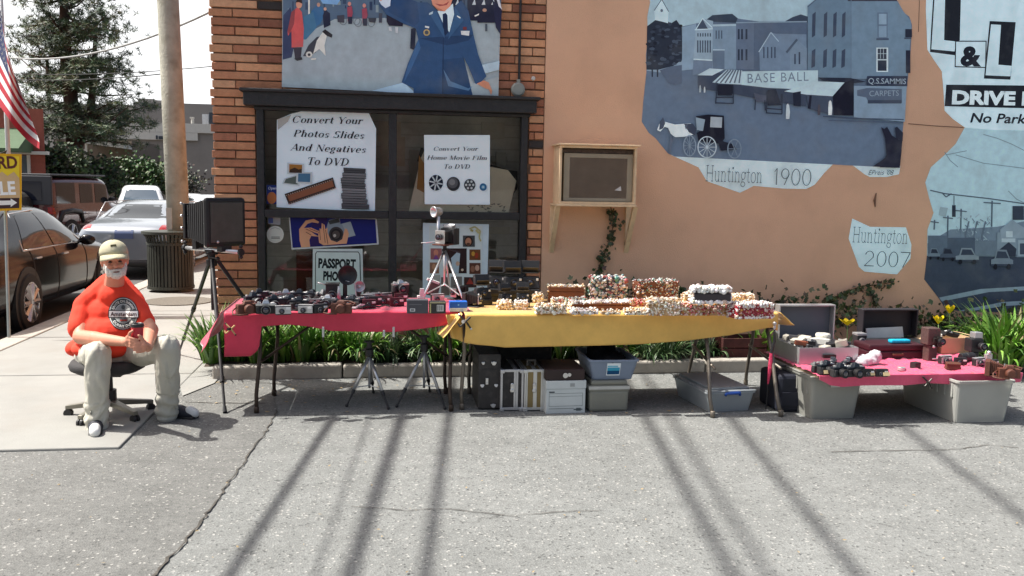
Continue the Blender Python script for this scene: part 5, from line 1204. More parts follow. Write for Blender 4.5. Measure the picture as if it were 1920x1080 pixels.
def bead_box(px0, px1, py0, py1, label, pal, wood='tan', dep=.10, cover=('front', 'top', 'sides'), hinge=False, base_y=None, z0=TZ + .008, dens=1.35, br=.0074, handle=False):
    by = base_y or py1; a = onZ(px0, by, z0); b = onZ(px1, by, z0); D = (depth(a) + depth(b)) / 2
    w_ = (px1 - px0) * D / F; h = (py1 - py0) * D / F / .985
    o = thing('shell_box', label, 'trinket box', ((a.x + b.x) / 2, (a.y + b.y) / 2 + dep / 2, z0), rnd.uniform(-.16, .16), 'shell and bead covered boxes on the mustard cloth')
    lid = max(.016, h * .28); hb = h - lid - .003
    mb = MB(); mb.b0(-w_ / 2, w_ / 2, -dep / 2, dep / 2, 0, hb - .012); mb.build('box', M_wood[wood], o, bevel=.003)
    mb = MB(); mb.b0(-w_ / 2 - .002, w_ / 2 + .002, -dep / 2 - .002, dep / 2 + .002, hb - .009, h - .016); mb.build('lid', M_wood[wood], o, bevel=.004)
    mb = MB(); P = PALS[pal]
    def bead(x, y, z):
        r = br * (rnd.uniform(.55, 1.3) if rnd.random() < .92 else rnd.uniform(1.4, 2.0)); mb.ball((x, y, z), (r, r * rnd.uniform(.6, 1), r * rnd.uniform(.6, 1.1)), 6, 4, col=tuple(c * rnd.uniform(.85, 1) for c in S(*rnd.choice(P))))
    if 'front' in cover:
        for i in range(int(w_ * h * 6200 * dens)): bead(rnd.uniform(-w_ / 2, w_ / 2), -dep / 2 - .002, rnd.uniform(.004, h - .016))
    if 'top' in cover:
        for i in range(int(w_ * dep * 6200 * dens)): bead(rnd.uniform(-w_ / 2, w_ / 2), rnd.uniform(-dep / 2, dep / 2), h - .014 + rnd.uniform(-.004, .012) + .010 * noise.noise(V((len(mb.v) * .01, 0, 0))))
    if 'sides' in cover:
        for i in range(int(dep * h * 5000 * dens)): bead(rnd.choice((-1, 1)) * w_ / 2, rnd.uniform(-dep / 2, dep / 2), rnd.uniform(.004, h - .016))
    if 'rim' in cover:
        for i in range(int(w_ * 340)): bead(rnd.uniform(-w_ / 2, w_ / 2), -dep / 2 - .003, hb + rnd.uniform(0, lid))
        for i in range(int(w_ * 200)): bead(rnd.uniform(-w_ / 2, w_ / 2), -dep / 2 - .003, rnd.uniform(.004, .014))
    if wood == 'red':
        P = PALS['pink']
        for i in range(int(w_ * h * 3600)): bead(rnd.uniform(-w_ / 2, w_ / 2), -dep / 2 - .002, rnd.uniform(.004, h - .016))
    mb.build('shell_trim', M_bead, o, smooth=True)
    if handle:
        mb = MB(); mb.path([(-.04, 0, h - .02), (-.035, 0, h + .012), (0, 0, h + .026), (.035, 0, h + .012), (.04, 0, h - .02)], .004, 6); mb.build('handle', M_dk, o, smooth=True)
    return o
bead_box(1029, 1097, 535, 567, 'wide brown trinket box with shells along its lid, behind the cream boxes', 'cream', 'brown', .1, ('top', 'sides'), base_y=567)
bead_box(1109, 1175, 521, 570, 'tall many-coloured beaded box with a curved handle', 'mixed', 'dark', .12, base_y=569, handle=True, br=.0115, dens=.8)
bead_box(1191, 1273, 525, 569, 'large brown beaded box with pale pink shell top', 'mixed', 'brown', .12, base_y=569, dens=.55)
bead_box(1284, 1364, 552, 574, 'low tan beaded box carrying the black and white domed box', 'cream', 'brown', .13, base_y=573)
q = onZ(1325, 573, TZ)
bead_box(1300, 1372, 523, 553, 'black trinket box heaped with white shells, atop another box', 'white', 'dark', .11, ('top', 'sides', 'rim'), base_y=569, z0=TZ + .115, dens=1.6, br=.012)
bead_box(1362, 1416, 553, 575, 'cream shell box at the back right of the domed box', 'cream', 'tan', .10, base_y=574)
bead_box(1005, 1062, 570, 589, 'low cream shell box at the left of the front row', 'cream', 'tan', .07, ('front', 'top', 'sides'))
bead_box(1068, 1186, 566, 583, 'long flat brown box with white shells along its lid', 'white', 'brown', .10, ('top', 'sides'), base_y=582)
bead_box(1070, 1122, 578, 590, 'small white shell strip box in front of the long brown box', 'white', 'tan', .05)
bead_box(1128, 1164, 580, 590, 'tiny tan shell box in front of the long brown box', 'cream', 'tan', .05, dens=.7)
bead_box(1172, 1212, 578, 591, 'tiny cream shell box left of the taller cream box', 'cream', 'tan', .05)
bead_box(1216, 1276, 560, 592, 'tall cream shell box in the middle of the front row', 'cream', 'tan', .10)
bead_box(1276, 1330, 568, 592, 'square box with orange and brown beads on its front', 'pink', 'tan', .09)
bead_box(1332, 1376, 566, 592, 'cream and pink ringed bead box right of the orange beaded one', 'pink', 'tan', .09, dens=.8)
bead_box(1376, 1452, 572, 602, 'wide white shell box with a red beaded front at the table end', 'white', 'red', .14, ('top', 'sides', 'rim'), base_y=598, dens=1.2)
bead_box(934, 960, 563, 581, 'small square shell box right of the instant cameras front', 'cream', 'tan', .07)
bead_box(966, 990, 564, 581, 'small shell box with one red disc on its front', 'white', 'tan', .07)
bead_box(1000, 1018, 548, 568, 'small upright shell box behind the low cream box', 'cream', 'tan', .06, base_y=568)
bead_box(1110, 1160, 566, 577, 'flat cream shell box between the tall coloured box and the brown one', 'cream', 'tan', .06, base_y=573)
bead_box(1035, 1100, 556, 572, 'flat teal and white beaded tray below the wide brown box', 'mixed', 'tan', .06, base_y=574)
bead_box(1165, 1215, 560, 574, 'pale pink shell box right behind the long brown box', 'pink', 'tan', .06, base_y=575)
p = onZ(979, 581, TZ); mb = MB(); mb.lathe([(.014, 0), (.014, .004)], (p.x + .01, p.y - .011, TZ + .036), (0, -1, 0), 14)
tag(mb.build('red_disc', mat('red_enamel', S(206, 50, 24), .4)), 'bright red disc propped on the small shell box', 'disc')
# ================================================================ under the tables
M_case = mat('worn_black_case', (.028, .025, .024), .6, var=.3, scale=12, bump=.3, bscale=80, dirt=((.12, .10, .09), 25, .25))
def fbox(px0, px1, pyb, pyt, dep, base=0.0):
    """box standing on the ground with its front face at the photographed place: (centre, width, height)"""
    a = onZ(px0, pyb, base); b = onZ(px1, pyb, base); t = onY((px0 + px1) / 2, pyt, (a.y + b.y) / 2)
    return V(((a.x + b.x) / 2, (a.y + b.y) / 2 + dep / 2, base)), b.x - a.x, t.z - base
c, w_, h = fbox(896, 938, 769, 664, .45)
o = thing('road_case', 'tall scuffed black case with white latches, leftmost under the mustard cloth', 'case', c)
mb = MB(); mb.b0(-w_ / 2, w_ / 2, -.225, .225, 0.012, h); mb.b0(-w_ / 2 - .003, w_ / 2 + .003, -.228, .228, h * .72, h * .74); mb.build('shell', M_case, o, bevel=.012)
for x, z, sx, sz, m in ((-.02, h * .52, .02, .05, M_chrome), (-.055, h * .45, .028, .014, M_white), (.05, h * .45, .026, .014, M_white), (-.05, h * .85, .024, .016, M_chrome), (.03, h * .85, .04, .014, M_chrome), (.03, .04, .04, .012, M_silver)):
    mb = MB(); mb.b0(x - sx / 2, x + sx / 2, -.236, -.2255, z - sz / 2, z + sz / 2); mb.lathe([(sx * .4, 0), (sx * .4, .008)], (x, -.234, z - sz * .3), (0, -1, 0), 10); mb.build('latch', m, o, bevel=.002)
c, w_, h = fbox(905, 1012, 700, 640, .34)
o = thing('dark_chest', 'big dark chest in the shade behind the cases', 'chest', (c.x, -1.25, 0))
mb = MB(); mb.b0(-.26, .22, -.16, .16, .0, .60); mb.build('body', M_case, o, bevel=.01); mb = MB(); mb.b0(-.27, .23, -.17, .17, .601, .66); mb.build('lid', M_case, o, bevel=.012)
def ribbed_case(px0, px1, pyb, pyt, label, panel, trim, ribs, handle):
    c, w_, h = fbox(px0, px1, pyb, pyt, .42)
    o = thing('flight_case', label, 'case', c)
    mb = MB(); mb.b0(-w_ / 2 + .006, w_ / 2 - .006, -.20, .20, .012, h - .006); mb.build('panels', panel, o)
    mb = MB()
    for x in ribs: mb.b0(x * w_ - .008, x * w_ + .008, -.208, .208, .008, h - .002)
    mb.b0(-w_ / 2, w_ / 2, -.207, -.19, h - .02, h); mb.b0(-w_ / 2, w_ / 2, -.207, -.19, .008, .028)
    mb.build('metal_edging', trim, o, bevel=.002)
    for x in (-.5, .5):
        for z in (.014, h - .014):
            mb = MB(); mb.box((x * w_ * .86, -.2, z), (.034, .03, .03)); mb.build('corner_cap', trim, o, bevel=.006)
    mb = MB(); mb.b0(-.012, .012, -.217, -.209, h * .50, h * .66); mb.ball((0, -.214, h * .5), (.018, .007, .018)); mb.ball((0, -.214, h * .64), (.014, .006, .014)); mb.build('latch', M_chrome, o, bevel=.002)
    if handle:
        mb = MB(); mb.path([(-.03, -.05, h), (-.03, -.05, h + .04), (.03, -.05, h + .04), (.03, -.05, h)], .011, 8); mb.build('handle', M_legw, o)
    return o
ribbed_case(938, 981, 771, 693, 'black flight case with silver edging beside the gold one', M_case, M_silver, (-.46, .12, .22, .46), False)
ribbed_case(982, 1020, 771, 693, 'gold and silver striped flight case with handle', mat('gold_panel', S(140, 122, 82), .45, .4, var=.1), mat('pale_alu', (.62, .62, .6), .4, .6), (-.44, -.38, 0, .08, .38, .45), True)
# file box
c, w_, h = fbox(1020, 1097, 775, 714, .40)
o = thing('file_box', 'grey-white cardboard file box with printed label panel', 'file box', c, R(2))
M_card = mat('white_card', S(196, 202, 202), .8, var=.05)
mb = MB(); mb.b0(-w_ / 2 + .004, w_ / 2 - .004, -.2, .2, 0, h - .062); mb.build('box', M_card, o, bevel=.002)
mb = MB(); mb.b0(-w_ / 2, w_ / 2, -.204, .204, h - .061, h); mb.build('lid', M_card, o, bevel=.003)
mb = MB(); y = -.2012
for z0, z1, x0, x1, cc in ((.02, .085, -.42, .42, (120, 128, 128)),): pass
def fr(x0, x1, z0, z1, t_, cc):
    for a, b, c_, d in ((x0, x1, z0, z0 + t_), (x0, x1, z1 - t_, z1), (x0, x0 + t_, z0 + t_, z1 - t_), (x1 - t_, x1, z0 + t_, z1 - t_)): q4(mb, a, b, y, c_, d, cc)
fr(-w_ * .42, w_ * .42, h * .22, h * .62, .003, (110, 118, 118)); q4(mb, -w_ * .42, w_ * .42, y, h * .52, h * .53, (110, 118, 118)); q4(mb, -w_ * .42, w_ * .2, y, h * .14, h * .16, (120, 126, 126)); q4(mb, w_ * .2, w_ * .42, y, h * .10, h * .13, (70, 80, 84)); q4(mb, w_ * .26, w_ * .38, y, h * .07, h * .16, (90, 98, 100)); q4(mb, -w_ * .42, -w_ * .28, y, h * .64, h * .68, (60, 64, 70))
mb.build('print', M_art, o)
mb = MB(); mb.b0(.03, .065, -.2065, -.2045, h - .045, h - .02); mb.build('hand_hole', mat('hole_grey', S(150, 154, 154), .8), o)
zt = h
c2, w2, h2 = fbox(1021, 1097, 714, 692, .34)
o = thing('flat_case', 'flat dark brown case with metal clasp lying on the file box', 'case', (c.x, c.y, zt))
mb = MB(); mb.b0(-w_ / 2 + .005, w_ / 2 - .005, -.195, .195, 0.001, .085); mb.build('shell', mat('dark_brown_case', S(46, 30, 28), .6, var=.3), o, bevel=.008)
mb = MB(); mb.lathe([(.02, 0), (.02, .006)], (.0, -.197, .04), (0, -1, 0), 12); mb.lathe([(.014, 0), (.014, .007)], (.03, -.197, .045), (0, -1, 0), 12); mb.build('clasp', M_chrome, o)
# plastic bins
def bin_shell(w0, w1, d0, d1, h, t_=.006, rim=.014):
    """open tapering tub with walls, floor and rolled rim"""
    mb = MB()
    def ring(w_, d_, z, r=.03):
        P = []
        for sx, sy, a0 in ((1, 1, 0), (-1, 1, 90), (-1, -1, 180), (1, -1, 270)):
            for i in range(4):
                a = R(a0 + i * 30); P.append(V((sx * (w_ / 2 - r) + r * math.cos(a), sy * (d_ / 2 - r) + r * math.sin(a), z)))
        return P
    rings = [ring(w0, d0, 0), ring(w1, d1, h - rim), ring(w1 + .02, d1 + .02, h - rim), ring(w1 + .02, d1 + .02, h), ring(w1 - 2 * t_, d1 - 2 * t_, h), ring(w0 - 2 * t_, d0 - 2 * t_, t_)]
    vs = [p for r_ in rings for p in r_]; n = 16
    fs = [(i * n + j, i * n + (j + 1) % n, (i + 1) * n + (j + 1) % n, (i + 1) * n + j) for i in range(len(rings) - 1) for j in range(n)]
    fs.append(tuple(range(n - 1, -1, -1))); fs.append(tuple(5 * n + j for j in range(n)))
    mb.add(vs, fs); return mb
def frosted(name, rgb, tr, rough=.45):
    m = mat(name, rgb, rough, var=.04); b = m.node_tree.nodes['Principled BSDF']; b.inputs['Transmission Weight'].default_value = tr; b.inputs['IOR'].default_value = 1.2
    return m
M_bin1 = mat('grey_plastic_bin', S(128, 128, 118), .5, var=.06); M_bin2 = frosted('smoky_blue_plastic', S(150, 164, 186), .25); M_clear = frosted('clear_bin_plastic', S(222, 230, 234), .6, .3); M_bin3 = mat('grey_tote_plastic', S(144, 144, 137), .5, var=.06); M_milk = frosted('milky_bin_plastic', S(220, 221, 214), .5, .35)
c, w_, h = fbox(1104, 1178, 772, 727, .40)
o = thing('storage_bin', 'grey lidded storage bin carrying the bluish open bin', 'storage bin', c)
mb = MB(); mb.box((0, 0, h / 2 - .01), (w_, .40, h - .02), top=1.03); mb.build('tub', M_bin1, o, bevel=.02)
mb = MB(); mb.b0(-w_ / 2 - .006, w_ / 2 + .006, -.208, .208, h - .03, h + .02); mb.b0(-w_ / 2 + .01, w_ / 2 - .01, -.2, .2, h + .02, h + .055); mb.build('lid', M_bin1, o, bevel=.012)
mb = MB(); mb.b0(-w_ / 2 - .008, w_ / 2 + .008, -.2095, .2095, h - .012, h + .012); mb.build('rim_band', mat('pale_band', S(186, 186, 180), .5), o, bevel=.003)
zb = h + .056; D = depth(V((c.x, c.y - .2, zb)))
o = thing('storage_bin', 'smoky blue open storage bin with a label, stacked on the grey bin', 'storage bin', (c.x + .03, c.y + .04, zb))
hh = 40 * D / F
bin_shell(.31, .37, .42, .52, hh).build('tub', M_bin2, o, bevel=.003)
mb = MB()
def sq_(x0, x1, a, b, c_, off): 
    f = lambda z: -.21 - .05 * z / (hh - .014) - off
    mb.poly([V((x0, f(a * hh), a * hh)), V((x1, f(a * hh), a * hh)), V((x1, f(b * hh), b * hh)), V((x0, f(b * hh), b * hh))], col=S(*c_))
sq_(-.055, .05, .22, .84, (214, 222, 226), .004); sq_(-.05, .045, .27, .46, (20, 70, 110), .005); sq_(-.05, .045, .46, .62, (60, 150, 180), .005); sq_(-.05, .03, .64, .72, (120, 180, 200), .005)
mb.build('label_sticker', M_art, o)
o2 = blob('black_cloth', [('e', V((c.x + .02, c.y + .0, zb + hh - .02)), (.15, .22, .05)), ('e', V((c.x - .06, c.y + .02, zb + hh + .035)), (.07, .1, .06)), ('e', V((c.x + .06, c.y + .06, zb + hh + .05)), (.05, .08, .07))], .014, mat('black_velvet', (.006, .006, .007), .95, spec=.1), None, 2, (.02, 22))
tag(o2, 'crumpled black cloth heaped in the bluish bin', 'cloth')
# clear bin with blue handle
a, b = onZ(1372, 722, 0), onZ(1372, 773, 0); c, w_, h = fbox(1326, 1414, 773, 735, .0)
cx = c.x; y0 = c.y; dp = .62
o = thing('storage_bin', 'clear low storage bin with a blue handle under the mustard cloth', 'storage bin', (cx - .03, y0 + dp / 2, 0), R(6))
bin_shell(w_ * .94, w_ + .03, dp - .05, dp, h).build('tub', M_clear, o, bevel=.003)
mb = MB(); mb.b0(-w_ / 2 - .02, w_ / 2 + .02, -dp / 2 - .012, dp / 2 + .012, h + .001, h + .012); mb.b0(-w_ / 2 + .02, w_ / 2 - .02, -dp / 2 + .03, dp / 2 - .03, h + .012, h + .028); mb.build('lid', M_clear, o, bevel=.006)
mb = MB(); mb.path([(-.06, -dp / 2 - .016, h - .022), (-.055, -dp / 2 - .026, h - .004), (.055, -dp / 2 - .026, h - .004), (.06, -dp / 2 - .016, h - .022)], .011, 8); mb.build('handle', mat('blue_plastic', S(40, 84, 170), .4), o, smooth=True)
mb = MB(); mb.box((0, 0, h * .4), (w_ * .8, dp * .8, h * .6)); mb.build('contents', mat('packing', S(170, 184, 190), .8, var=.3, scale=18), o, bevel=.03)
# crate in the bed behind the right table, dark bag
c, w_, h = fbox(1352, 1422, 706, 670, .3)
o = thing('wooden_crate', 'low dark red wooden crate on the bed edging behind the clear bin', 'crate', (onY(1385, 690, -.45).x, -.45, .10))
mb = MB(); 
for z in (.0, .1): mb.b0(-.22, .22, -.13, -.115, z + .002, z + .09); mb.b0(-.22, .22, .115, .13, z + .002, z + .09)
mb.b0(-.22, -.205, -.115, .115, .002, .19); mb.b0(.205, .22, -.115, .115, .002, .19); mb.b0(-.205, .205, -.115, .115, .0, .012); mb.build('slats', mat('dark_red_wood', S(74, 34, 30), .8, var=.3, scale=14), o, bevel=.003)
c, w_, h = fbox(1462, 1506, 778, 706, .36)
o = thing('dark_bag', 'dark navy equipment bag beside the last table leg', 'bag', (c.x + .02, c.y + .05, 0))
mb = MB(); mb.b0(-.10, .09, -.16, .2, 0, .29); mb.build('body', mat('navy_nylon', (.012, .014, .026), .7, var=.3), o, bevel=.03); mb = MB(); mb.b0(-.08, .07, -.172, -.162, .05, .16); mb.build('pocket', mat('navy_nylon', (.012, .014, .026)), o, bevel=.004)
mb = MB(); mb.path([(-.06, -.0, .29), (-.05, 0, .33), (.05, 0, .33), (.06, 0, .29)], .008, 6); mb.build('handle', M_blackp, o, smooth=True)
# lanyard
P = [onY(x, y, -2.12) for x, y in ((1452, 614), (1452, 640), (1446, 662), (1444, 690), (1440, 720), (1438, 745), (1436, 768))]
ly = thing('lanyard', 'black and pink lanyard with keys hanging from the mustard table corner', 'lanyard', P[0])
mb = MB(); mb.path(P[:3], [.007, .012, .012], 8); mb.build('black_strap', M_blackp, ly, world=True)
mb = MB(); mb.path(P[2:5], [.012, .020, .006], 8); mb.build('pink_strap', mat('pink_webbing', S(206, 60, 96), .7, var=.4, scale=60), ly, world=True)
mb = MB(); mb.path(P[4:], .004, 6); mb.build('cord', M_blackp, ly, world=True)
mb = MB(); e = P[-1]; mb.box(e + V((.0, 0, -.03)), (.014, .01, .06)); mb.ball(e + V((.012, 0, -.008)), .012); mb.build('keys', M_chrome, ly, world=True)
mb = MB(); mb.box(e + V((-.02, 0, -.03)), (.02, .008, .05), Matrix.Rotation(.3, 3, 'Y')); mb.build('key_fob', mat('blue_fob', S(60, 110, 200), .4), ly, world=True)
mb = MB(); mb.lathe([(.006, -.02), (.012, 0), (.006, .02)], P[0] + V((0, 0, .0)), n=10); mb.ball(P[0] + V((0, .0, .03)), .016); mb.build('hook', M_chrome, ly, world=True)
# two small silver tripods under the crimson table
def floor_tripod(label, apex, feet, D, dark):
    ft = [onZ(x, y, 0) for x, y in feet]; cx = sum(p.x for p in ft) / 3; cy = sum(p.y for p in ft) / 3
    top = V((cx, cy, atD(apex[0], apex[1], depth(V((cx, cy, 0)))).z))
    o = thing('floor_tripod', label, 'tripod', (cx, cy, 0))
    for p in ft:
        q = top.lerp(p, .42); f = V((p.x, p.y, .012)); mid = top.lerp(f, .72)
        mb = MB(); mb.tube(top, mid, .0125, .0115); mb.box(top, (.025, .025, .03)); lg = mb.build('leg', M_alu if not dark else M_silver, o, smooth=True, world=True)
        mb = MB(); mb.tube(mid, f, .009, .008); mb.tube(mid + (top - mid) * .05, mid - (top - mid) * .05, .015); mb.ball(f, .013); mb.build('leg_tip', M_blackp, lg, world=False)
        for v in lg.children[0].data.vertices: v.co -= o.location
    mb = MB(); mb.tube(top + V((0, 0, .10)), V((top.x, top.y, .12)), .010); mb.build('column', M_alu, o, smooth=True, world=True)
    mb = MB()
    for p in ft: mb.tube(V((top.x, top.y, .14)), top.lerp(V((p.x, p.y, 0)), .62), .004)
    mb.build('spreader', M_alu, o, world=True)
    mb = MB(); mb.lathe([(.03, .0), (.03, .05), (.02, .06), (.02, .10), (.04, .105), (.04, .115)], top, n=12); mb.tube(top + V((0, 0, .08)), top + V((-.05, .12, .02)), .007); mb.build('pan_head', M_blackp, o, world=True)
floor_tripod('silver tripod with black head under the crimson table, left one', (697, 665), ((650, 763), (728, 768), (700, 738)), 6.7, False)
floor_tripod('silver tripod with dark feet under the crimson table, right one', (797, 655), ((744, 764), (834, 768), (806, 736)), 6.7, True)

# ================================================================ right-hand low stand
BZ = .335
by0, by1 = -2.53, -1.62; bx0, bx1 = onY(1536, 712, by0).x, onY(1912, 712, by0).x
def tote(px0, px1, pyb, label, m, w_top, dep, h, cat='storage bin', ribs=True):
    c, w_, hh = fbox(px0, px1, pyb, pyb - 60, dep)
    o = thing('storage_tote', label, cat, c)
    bin_shell(w_, w_ + w_top, dep - .05, dep + .02, h, .006, .02).build('tub', m, o, bevel=.003)
    if ribs:
        for i in range(7):
            y = -dep / 2 + .06 + i * dep / 8
            for sx in (-1, 1):
                mb = MB(); mb.box((sx * (w_ / 2 + w_top * .38), y, h * .76), (.016, .018, h * .36)); mb.build('rib', m, o, bevel=.003)
    return o, c, w_
o, c, w_ = tote(1521, 1608, 787, 'grey tote with grip handles holding up the left side of the low board', M_bin3, .05, .66, .325)
mb = MB(); mb.b0(-.05, .02, -.345, -.338, .25, .275); mb.build('sticker', mat('label_white', (.55, .55, .53), .6), o)
mb = MB(); mb.b0(-w_ / 2 - .04, w_ / 2 + .04, -.36, .36, .3255, .334); mb.build('lid', M_bin3, o, bevel=.003)
o, c, w_ = tote(1792, 1893, 794, 'milky clear tote holding up the right side of the low board', M_milk, .045, .72, .325)
mb = MB(); mb.box((0, 0, .13), (w_ * .8, .55, .22)); mb.build('contents', mat('grey_contents', S(150, 156, 160), .8, var=.4, scale=10), o, bevel=.03)
mb = MB(); mb.b0(bx0, bx1, by0 + .02, by1, BZ - .001, BZ + .016); tag(mb.build('plank_board', M_top), 'board laid across the two totes as a low table', 'board')
h3 = [(onY(x, y, by0).x, onY(x, y, by0).z) for x, y in ((1536, 712), (1556, 722), (1580, 725), (1620, 722), (1700, 722), (1740, 718), (1800, 721), (1860, 719), (1915, 716))]
t3 = dict(x0=bx0, x1=bx1, y0=by0, y1=by1)
cloth('silk_cloth', 'wrinkled crimson silk cloth over the low board on the right', t3, h3, M_red2, seed=12, zt=BZ + .016, top_wave=.015, nx=230, bulge=.03, fq=3.2, ny=80)
clamp(1737, 716, by0 - .03, 'small black clamp at the front of the wrinkled silk cloth', M_dk, M_dk, .8)
CZ = BZ + .024
def on3(px, py): return onZ(px, py, CZ)
# aluminium case, open, full of bits
a, b = on3(1500, 685), on3(1594, 685)
M_lin = mat('grey_lining', S(92, 96, 106), .85, var=.06)
cx = (onY(1498, 680, -2.15).x + onY(1608, 680, -2.15).x) / 2; cw = onY(1608, 680, -2.15).x - onY(1498, 680, -2.15).x
o = thing('metal_case', 'open aluminium case with grey lid lining, heaped with accessories', 'case', (cx, -1.93, CZ))
h = .13; dp = .44
mb = MB(); mb.b0(-cw / 2, cw / 2, -dp / 2, dp / 2, 0, .008)
for q in ((-cw / 2, cw / 2, -dp / 2, -dp / 2 + .01), (-cw / 2, cw / 2, dp / 2 - .01, dp / 2), (-cw / 2, -cw / 2 + .01, -dp / 2 + .01, dp / 2 - .01), (cw / 2 - .01, cw / 2, -dp / 2 + .01, dp / 2 - .01)): mb.b0(*q, .008, h)
mb.build('tray', M_silver, o)
mb = MB(); zl0, zl1 = h, onY(1520, 570, -1.72).z - CZ
mb.b0(-cw / 2, cw / 2, dp / 2 + .012, dp / 2 + .02, zl0, zl1); 
for q in ((-cw / 2, -cw / 2 + .012, zl0, zl1), (cw / 2 - .012, cw / 2, zl0, zl1), (-cw / 2 + .012, cw / 2 - .012, zl1 - .012, zl1)): mb.b0(q[0], q[1], dp / 2 - .06, dp / 2 + .012, q[2], q[3])
ld_ = mb.build('lid', M_silver, o, bevel=.003)
mb = MB(); mb.b0(-cw / 2 + .012, cw / 2 - .012, dp / 2 + .006, dp / 2 + .011, zl0, zl1 - .012); mb.build('lining', M_lin, ld_)
mb = MB()
for i in range(26):
    mb.col = S(*rnd.choice([(206, 206, 200), (60, 60, 64), (130, 70, 48), (150, 150, 150), (190, 184, 170), (40, 40, 44)])); mb.box((rnd.uniform(-cw * .42, cw * .42), rnd.uniform(-dp * .4, dp * .3), h - .02 + rnd.uniform(0, .05)), (rnd.uniform(.03, .12), rnd.uniform(.03, .09), rnd.uniform(.02, .05)), Matrix.Rotation(rnd.uniform(0, 3), 3, 'Z') @ Matrix.Rotation(rnd.uniform(-.4, .4), 3, 'X'))
mb.col = (.7, .68, .6); mb.lathe([(.055, 0), (.06, .02), (.055, .035), (.03, .036), (.028, .01)], (.06, .0, h + .04), n=18)
g_ = mb.build('loose_accessories', M_bead, None, bevel=.004); g_.location = o.location; tag(g_, 'heap of loose photo accessories filling the aluminium case', 'accessories', kind='stuff')
mb = MB(); mb.b0(-.05, .05, -dp / 2 - .02, -dp / 2 - .001, h * .4, h * .6); mb.build('handle', M_dk, o)
# black hard case with sheets
lx0, lx1 = onY(1609, 610, -1.5).x, onY(1712, 610, -1.5).x; zl1 = onY(1660, 578, -1.5).z - CZ
o = thing('hard_case', 'open black moulded case with its lid raised and white sheets inside', 'case', ((lx0 + lx1) / 2, -1.68, CZ)); cw = lx1 - lx0
mb = MB(); mb.b0(-cw / 2, cw / 2, -.14, .2, 0, .10); mb.build('tray', M_blackp, o, bevel=.02)
mb = MB(); mb.b0(-cw / 2, cw / 2, .19, .205, .105, zl1); 
for q in ((-cw / 2, -cw / 2 + .014, .105, zl1), (cw / 2 - .014, cw / 2, .105, zl1), (-cw / 2 + .014, cw / 2 - .014, zl1 - .014, zl1)): mb.b0(q[0], q[1], .11, .19, q[2], q[3])
mb.build('lid', mat('dark_case_lid', (.02, .017, .022), .6, var=.2), o, bevel=.006)
s0 = [onY(x, y, -1.56) for x, y in ((1624, 616), (1688, 613), (1692, 648), (1628, 652))]
mb = MB(); mb.prism(s0, (0, .012, 0)); mb.prism([p + V((.03, .015, 0)) for p in s0], (0, .006, 0)); tag(mb.build('paper_sheets', mat('sheet_white', (.62, .66, .66), .5)), 'white plastic sheets leaning in the open black case', 'paper')
# attache with turquoise roll
ax0, ax1 = on3(1663, 684).x, on3(1773, 684).x
o = thing('attache_case', 'closed dark maroon attache case lying on the silk cloth', 'case', ((ax0 + ax1) / 2 - .02, -1.86, CZ)); cw = ax1 - ax0
mb = MB(); mb.b0(-cw / 2, cw / 2, -.11, .14, 0, .062); mb.b0(-cw / 2, cw / 2, -.11, .14, .065, .115); mb.build('shell', mat('maroon_case', S(58, 24, 32), .5, var=.2), o, bevel=.012)
mb = MB(); mb.b0(-.04, .05, -.135, -.125, .03, .045); mb.b0(-.04, -.03, -.125, -.11, .03, .045); mb.b0(.04, .05, -.125, -.11, .03, .045); mb.build('handle', M_brownl, o, bevel=.003)
p = V((o.location.x + .06, -1.90, CZ + .117)); mb = MB(); mb.b0(p.x - .085, p.x + .085, p.y - .03, p.y + .03, p.z, p.z + .03); tag(mb.build('turquoise_box', mat('turquoise', S(30, 170, 206), .4), bevel=.01), 'bright turquoise packet on the maroon attache case', 'packet')
# plastic bag
p = on3(1636, 686); o = blob('plastic_bag', [('e', p + V((0, .06, .035)), (.10, .06, .04)), ('e', p + V((.05, .06, .06)), (.05, .05, .055)), ('e', p + V((-.07, .04, .015)), (.05, .05, .02))], .009, frosted('clear_wrap', (.75, .75, .78), .3, .15), None, 1, (.022, 26))
tag(o, 'crinkled clear plastic bag by the maroon attache case', 'plastic bag')
# twin lens camera beside the aluminium case
p = onZ(1612, 664, CZ); o = thing('twin_lens_camera', 'grey twin lens camera standing between the two open cases', 'camera', (p.x + .02, -1.70, CZ + .0))
mb = MB(); mb.b0(-.04, .04, -.04, .04, 0, .15); mb.build('body', M_leather, o, bevel=.004); mb = MB(); mb.b0(-.042, .042, -.042, .042, .15, .17); mb.build('hood', M_silver, o, bevel=.003)
lens_part(o, (0, -.04, .05), .024, .02); lens_part(o, (0, -.04, .11), .024, .02, M_silver)
